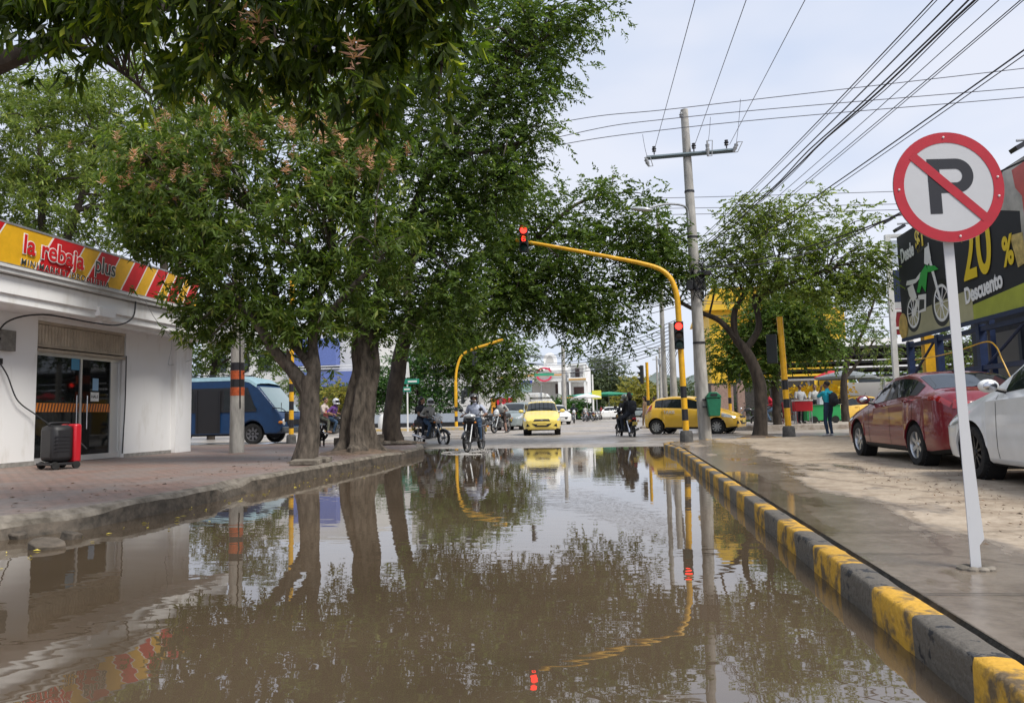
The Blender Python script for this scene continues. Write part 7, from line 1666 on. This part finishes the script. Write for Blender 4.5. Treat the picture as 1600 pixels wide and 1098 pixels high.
# background left mango trees behind the shop
for k, (lab, px, Yd, bl, sd) in enumerate((
    ('tall pale green mango tree behind the shop at the left picture edge', 60, 27, [(60,230,110,90),(150,300,100,80),(20,330,70,70),(30,150,60,60),(-60,280,90,110),(100,170,80,60),(60,390,90,40)], 21),
    ('broad mango tree right behind the shop roof left of the forked mango', 250, 30, [(210,190,90,70),(320,150,90,60),(420,140,80,60),(500,170,70,60),(260,260,80,60),(180,330,60,60),(560,230,60,60),(340,90,80,40),(240,130,60,40)], 22))):
    b_ = aty(px, 640, Yd); b_.z = GZ; V4 = lambda x, y, dy=0: aty(x, y, Yd+dy)
    tree('background_mango_tree', lab, 'tree', b_, [[(b_, .45), (V4(px, 560), .38), (V4(px+8, 470), .32)], [(V4(px+6, 480), .2), (V4(px-60, 350), .14), (V4(px-80, 250), .06)], [(V4(px+6, 480), .2), (V4(px+60, 330), .14), (V4(px+90, 220), .06)], [(V4(px+6, 480), .2), (V4(px+5, 330), .14), (V4(px, 200), .06)]],
         bl, dict(kind='whorl', leaves=9), LM3, BARKD, 430, 11, 'mango trees behind the shop', sd, .26, .062, .35, .62, 70, hollow=.45, flowers=(FLW, 10, lambda c: c[2] > 9))
# dark low tree between shop and hedge (behind the bus)
b_ = aty(330, 640, 34); b_.z = GZ; V4 = lambda x, y, dy=0: aty(x, y, 34+dy)
tree('low_tree', 'dark low tree hanging behind the bus right of the shop corner', 'tree', b_, [[(b_, .2), (V4(332, 590), .16), (V4(340, 540), .1)]], [(330,540,50,40),(380,530,45,45),(420,560,30,22),(310,575,30,18),(400,500,60,30)], dict(kind='spray'), LM2, BARKD, 130, 80, None, 31, .17, .07, .3, .5, 20)
# forked tree on the right
B5 = atz(1185, 682, GZ); Y5 = B5.y
def V5(px, py, dy=0): return aty(px, py, Y5+dy)
limbs = [[(B5-Vector((0,0,.1)), .36), (V5(1186,670), .29), (V5(1188,630), .25), (V5(1188,605), .27), (V5(1180,580), .24), (V5(1166,550), .22), (V5(1150,530), .17)],
         [(V5(1152,532), .16), (V5(1125,502), .12), (V5(1095,488), .10), (V5(1060,470,.2), .08), (V5(1030,440,.4), .05)],
         [(V5(1156,540), .15), (V5(1147,515), .14), (V5(1148,485), .13), (V5(1162,462,.1), .10), (V5(1180,420,.2), .07), (V5(1190,370,.3), .04)],
         [(V5(1166,545), .15), (V5(1185,515), .14), (V5(1184,490), .12), (V5(1178,465,-.1), .10), (V5(1205,455,-.2), .09), (V5(1240,440,-.3), .06), (V5(1300,420,-.3), .04)],
         [(V5(1182,480), .09), (V5(1200,440,.3), .07), (V5(1220,390,.4), .04)]]
limbs = [[(p_, r_*.78) for p_, r_ in l_] for l_ in limbs]
tree('forked_tree', 'dark trunked tree forking low between the green bin and the banded post', 'tree', B5, limbs,
     [(1150,375,45,40),(1215,395,75,55),(1310,415,62,50),(1200,345,50,35),(1290,355,55,35),(1125,420,35,32),(1250,440,70,32),(1350,440,32,30),(1275,310,14,22),(1150,320,22,16),(1340,345,28,20),(1165,440,50,28),(1090,435,28,25),(1220,325,25,18),(1310,460,50,20),(1365,390,18,30)],
     dict(kind='spray'), LM3, BARKD, 430, 75, None, 41, .13, .055, .35, .36, 110, hollow=.35)
for (lab, px, Yd, bl, lm, nc, pr, sd) in (
    ('bushy dark green tree directly behind the forked tree', 1215, 33, [(1150,540,40,45),(1215,545,50,30),(1275,540,45,28),(1230,500,60,40),(1130,580,25,25),(1180,575,35,25),(1195,500,50,45),(1265,515,50,40),(1225,470,50,30)], LM2, 430, 80, 51),
    ('thin branched light green tree left of the box sign', 1322, 37, [(1290,480,40,35),(1350,470,35,35),(1320,520,60,30),(1370,530,25,30),(1385,570,16,22),(1260,470,30,25),(1340,440,40,20)], LM4, 130, 42, 52),
    ('pale tree standing behind the billboard frame', 1505, 40, [(1500,540,45,30),(1470,570,30,20)], LM4, 60, 60, 53)):
    b_ = aty(px, 650, Yd); b_.z = GZ; V4 = lambda x, y, dy=0: aty(x, y, Yd+dy)
    tree('street_tree', lab, 'tree', b_, [[(b_, .2), (V4(px-4, 600), .15), (V4(px+2, 560), .12)], [(V4(px+2, 565), .1), (V4(px-30, 520), .07), (V4(px-55, 480), .03)], [(V4(px+2, 565), .1), (V4(px+30, 510), .07), (V4(px+50, 450), .03)], [(V4(px-2, 590), .09), (V4(px+24, 560), .06), (V4(px+45, 530), .03)]],
         bl, dict(kind='spray'), lm, BARKD, nc, pr, 'street trees beyond the forecourt', sd, .16, .065, .3, .45, 50, hollow=.3)
# hedge mass and dark tree left of the white lorry
b_ = aty(742, 650, 54); b_.z = GZ; V4 = lambda x, y, dy=0: aty(x, y, 54+dy)
tree('round_tree', 'dense dark green tree right of the yellow mast before the white buildings', 'tree', b_, [[(b_, .35), (V4(742, 610), .28), (V4(745, 570), .22)], [(V4(745, 590), .15), (V4(775, 560), .08)], [(V4(745, 600), .15), (V4(760, 615), .08), (V4(775, 600), .05)]],
     [(760,570,50,40),(720,550,50,35),(800,560,30,32),(690,560,40,35),(785,605,28,18),(740,530,50,25),(812,545,18,18),(680,530,30,25)], dict(kind='spray'), LM2, BARKD, 340, 85, None, 61, .24, .10, .3, .8, 40)
for k, (lab, px, Yd, bl, lm, sd) in enumerate((('tall bright green hedge bush behind the street name post', 650, 53.5, [(655,610,50,38),(610,600,40,40),(690,620,30,35),(640,570,40,25),(585,620,30,30),(700,640,20,14)], LMH, 62),
    ('dark hedge bush left of the fluted trunk', 520, 54, [(505,620,35,25),(470,600,30,22),(555,630,30,25)], LM2, 63), ('yellow leaved shrub between the forked and fluted trunks', 530, 51, [(532,612,20,18),(545,625,16,14),(515,640,18,12)], LMY, 64))):
    b_ = aty(px, 655, Yd); b_.z = GZ; V4 = lambda x, y, dy=0: aty(x, y, Yd+dy)
    tree('hedge_bush', lab, 'shrub', b_, [[(b_, .12), (V4(px, 635), .09), (V4(px+2, 615), .05)]], bl, dict(kind='spray', zmin=.35), lm, BARKD, [330, 130, 60][k], 80, None, sd, .17, .08, .2, .6, 20, hollow=.3)
# far trees at the end of the street
for (lab, px, Yd, bl, lm, sd, nc) in (('large grey green tree at the end of the street', 948, 150, [(945,590,32,30),(925,600,22,26),(970,595,22,26),(945,565,22,14),(960,620,40,18),(925,625,25,14)], LM6, 71, 260),
    ('autumn yellow tree right of the large grey green tree', 995, 130, [(995,610,24,22),(1015,615,18,18),(980,630,22,14),(1010,635,22,12)], LMY, 72, 150),
    ('olive far tree behind the twin concrete poles', 1052, 135, [(1050,615,26,22),(1080,620,22,20),(1035,635,20,12)], LM6, 73, 120),
    ('small far tree beside the white balcony building', 905, 170, [(900,600,22,30),(920,620,16,16)], LM6, 74, 80),
    ('low green bush bank below the far white building', 880, 100, [(880,640,16,9),(895,638,14,10),(868,642,12,7),(910,645,14,6)], LMH, 75, 90),
    ('bright green bush behind the side on taxi', 1118, 47, [(1118,640,18,16),(1150,650,20,9),(1180,652,20,8),(1135,630,12,12)], LMH, 76, 90)):
    b_ = aty(px, 645, Yd); b_.z = GZ; V4 = lambda x, y, dy=0: aty(x, y, Yd+dy); tp_ = min(b[1] for b in bl)
    tree('distant_tree' if sd < 75 else 'bush', lab, 'tree' if sd < 75 else 'shrub', b_, [[(b_, .3), (V4(px, (tp_+645)/2+8), .22), (V4(px+1, tp_+12), .08)]], bl, dict(kind='spray', zmin=.3), lm, BARKD, nc, 70, 'trees at the end of the street' if sd < 75 else None, sd, .42 if Yd > 80 else .15, .2 if Yd > 80 else .07, .2, 1.3 if Yd > 80 else .4, 30, hollow=.3)
# far treeline so the street closes
for k, (x0_, x1_, Yd, zt0) in enumerate(((-150, -32, 150, 9), (24, 160, 150, 9), (-14, 26, 210, 7))):
    RNG = np.random.default_rng(90+k); n_ = 9000; x = RNG.uniform(x0_, x1_, n_); z = GZ + RNG.uniform(0, 1, n_)**.7*(zt0*(.7+.3*np.sin(x*.13+k)+.15*np.sin(x*.41))); y = Yd+RNG.uniform(0, 8, n_)
    P = np.stack([x, y, z], 1); V, F = leaf_quads(P, RNG.normal(size=P.shape), 1.1, .6, .2); o = add_mesh_np('treeline', V, F, LM6 if k != 1 else LM2); struct(o, ['far treeline behind the left buildings', 'far treeline behind the right hand buildings', 'far treeline closing the street'][k], 'stuff')
# ground around the trunks
EARTH = mat('root_earth', (.17,.12,.085), .95, col2=(.08,.06,.045), vscale=7, bump=.8, bscale=14)
for (p, r_, lab) in ((B2, 1.15, 'mound of earth and roots round the fluted trunk'), (B3, 1.0, 'mound of earth round the thin trunk behind the fluted one'), (B1, .45, 'ring of earth round the forked mango trunk'), (B5, .6, 'ring of earth round the right forked trunk')):
    g = MB(); N = 28; vs = []
    for i in range(6):
        for k in range(N):
            a = 2*math.pi*k/N; rr = r_*(i+.3)/5.3*(1+.35*mnoise.noise(Vector((math.cos(a)*1.5, math.sin(a)*1.5, r_*9)))); vs.append((p.x+rr*math.cos(a), p.y+rr*math.sin(a), p.z+.005+.10*r_*(1-(i/5)**1.5)*(1+.5*mnoise.noise(Vector((a*3, i, 2)))) - (.02 if i == 5 else 0)))
    g.add(vs, [(i*N+k, (i+1)*N+k, (i+1)*N+(k+1) % N, i*N+(k+1) % N) for i in range(5) for k in range(N)]); struct(g.build('earth_mound', EARTH), lab)
# loose slabs at trunk foot
for k, (px, py, sx_, sy_) in enumerate(((478, 724, .55, .28), (620, 693, 1.2, .7), (505, 720, .3, .2))):
    p = atz(px, py, LZ+.03); g = MB(); g.box(p+Vector((0, 0, .03)), (sx_, sy_, .09), Matrix.Rotation(R([4, -3, 8][k]), 3, 'X') @ Matrix.Rotation(R([5, 20, -15][k]), 3, 'Z'))
    tag(g.build('concrete_slab', M_KERB, bevel=.012), ['concrete slab lying at the foot of the forked mango', 'broad lifted slab at the street corner below the thin trunk', 'small concrete lump beside the forked mango foot'][k], 'slab', 'loose slabs along the left kerb')

# ================================================================== overhead wires
WIRE = mat('wire_black', (.02,.02,.025), .5); WIREG = mat('wire_grey', (.12,.12,.14), .4, .5)
def wire(label, a, b, sag=.0, r=.012, m=WIRE, ext=0, group=None, wob=0, n=16, cat='cable'):
    a = Vector(a); b = Vector(b); b2 = b+(b-a)*ext; pts = []
    for i in range(n+1):
        t_ = i/n; p = a.lerp(b2, t_); p.z -= sag*4*t_*(1-t_)
        if wob: p += Vector((mnoise.noise(Vector((t_*9, 1, wob))), 0, mnoise.noise(Vector((t_*9, 5, wob)))))*.12
        pts.append(p)
    g = MB(); g.tube(pts, r, 5, caps=False); o = g.build('overhead_cable', m); tag(o, label, cat, group)
GX = 'three bare lines crossing the sky'
Yq = b1.y
for k, (l_, y0_, y1_, yr) in enumerate((('highest of the three bare lines crossing over the pole top', 193, 160, 107), ('middle of the three bare lines crossing at the pole top', 216, 180, 137), ('lowest of the three bare lines crossing above the crossarm', 247, 196, 152))):
    pA = aty(865 if k < 2 else 770, y0_, Yq-.2); pB = aty(1072, [168, 183, 199][k], Yq-.2); pC = aty(1600, yr, Yq-.4); pts = [pA+(pA-pB)*2.2+Vector((0,0,-.9))] + [pA, pB, pC, pC+(pC-pB)*.8]
    g = MB(); g.tube(smooth_poly(pts, 10), .013, 5, caps=False); tag(g.build('overhead_cable', WIREG), l_, 'cable', GX)
for k, (x0_, y0_, x1_, l_) in enumerate(((1022, 236, 1086, 'thin line rising from the left end of the crossarm'), (1084, 231, 1166, 'thin line rising from the middle of the crossarm'), (1140, 226, 1258, 'thin line rising from the right end of the crossarm'))):
    a = aty(x0_, y0_, Yq-.2); wire(l_, a, aty(x1_, 0, 14.0), 0, .009, WIREG, .9, 'thin lines running overhead from the crossarm')
for k, (x0_, y0_, x1_, y1_, l_) in enumerate(((1012, 246, 1004, 210, 'jumper wire at the left end of the crossarm'), (1106, 222, 1110, 183, 'jumper wire right of the pole'), (1150, 226, 1157, 155, 'jumper wire at the right end of the crossarm'))):
    wire(l_, aty(x0_, y0_, Yq-.3), aty(x1_, y1_, Yq-.25), .12, .008, WIREG, 0, 'short jumper wires of the crossarm')
BN = 'cables fanning from the concrete pole to the upper right'
ends_ = [(1092, 375, 1432, 0, .018, 0, 'leftmost cable of the fan'), (1093, 378, 1438, 0, .012, 0, 'second cable of the fan, crossing the leftmost'), (1092, 388, 1462, 0, .022, 0, 'thick cable left of the twisted bundle'), (1092, 392, 1486, 0, .025, 2, 'twisted bundle, left strand'), (1092, 396, 1493, 0, .03, 3, 'twisted bundle, thickest strand'), (1092, 399, 1498, 0, .015, 4, 'twisted bundle, right strand'),
         (1094, 408, 1530, 0, .012, 0, 'single cable right of the twisted bundle'), (1094, 414, 1562, 0, .014, 0, 'upper of the close pair near the top right'), (1096, 418, 1567, 0, .012, 0, 'lower of the close pair near the top right'),
         (1096, 425, 1600, 50, .022, 0, 'thick cable reaching the right picture edge'), (1096, 430, 1600, 58, .014, 0, 'thin companion of the thick cable at the right edge')]
for (x0_, y0_, x1_, y1_, r_, wb_, l_) in ends_: wire(l_, aty(x0_, y0_, Yq-.25), aty(x1_, y1_, 9.5), .22, r_*.5, WIRE, .8, BN, wb_, 40 if wb_ else 18)
wire('cable passing behind the no parking sign to the right edge', aty(1100, 418, Yq-.2), aty(1600, 182, 12), .75, .016, WIRE, .5)
wire('sagging grey cable across the right tree below the sign height', aty(1102, 415, Yq-.2), aty(1392, 318, 17), .55, .016, WIREG, .2)
for k, (yl, yr, Yd) in enumerate(((312, 296, 46), (327, 316, 47), (337, 325, 48), (476, 468, 52))):
    a = aty(900, yl, Yd); b = aty(1420, yr, Yd-2); wire(['highest distant line left and right of the tall pole', 'second distant line behind the tall pole', 'third distant line behind the tall pole', 'lowest distant line behind the forked tree'][k], a-(b-a)*.1, b, .1, .02, WIREG, .6, 'distant lines behind the tall pole')
for k in range(9):
    y_ = 395+k*12; a = aty(690, y_-8+3*k, 33); b = aty(1085, 415+k*7, Yq); wire(['first', 'second', 'third', 'fourth', 'fifth', 'sixth', 'seventh', 'eighth', 'ninth'][k]+' cable from the top among those slung left from the black coil', a, b, .5+.06*(k % 3), .011+.004*(k % 2), WIRE if k % 2 else WIREG, 0, 'cables slung left from the black coil')
for k in range(8):
    a = aty(780, 548+k*3.4-6*(k % 3), 58); b = aty(1056, 500+k*6, 33); wire(['first', 'second', 'third', 'fourth', 'fifth', 'sixth', 'seventh', 'eighth'][k]+' far street cable counted from the top above the white building', a, b, .9+.1*(k % 3), .018, WIREG, 0, 'far street cables above the white building')
for k in range(6):
    a = aty(1058, 505+k*9, 33); b = aty(1034, 556+k*5, 110); wire(['first', 'second', 'third', 'fourth', 'fifth', 'sixth'][k]+' cable from the top running down the street to the T pole', a, b, 1.2, .022, WIREG, .5, 'cables running down the far street')
for k in range(4):
    wire(['top', 'second', 'third', 'lowest'][k]+' line crossing behind the right hand trees', aty(1100, 470+k*22, 40), aty(1400, 465+k*22, 38), .3, .018, WIREG, .3, 'lines behind the right hand trees')

# ------------------------------------------------------------------ lettering curves become plain meshes
dg = bpy.context.evaluated_depsgraph_get(); dg.update()
for o in [x for x in SC.objects if x.type == 'FONT']:
    me = bpy.data.meshes.new_from_object(o.evaluated_get(dg)); q = bpy.data.objects.new('lettering', me); COL.objects.link(q); q.parent = o.parent; q.matrix_local = o.matrix_local.copy(); bpy.data.objects.remove(o)
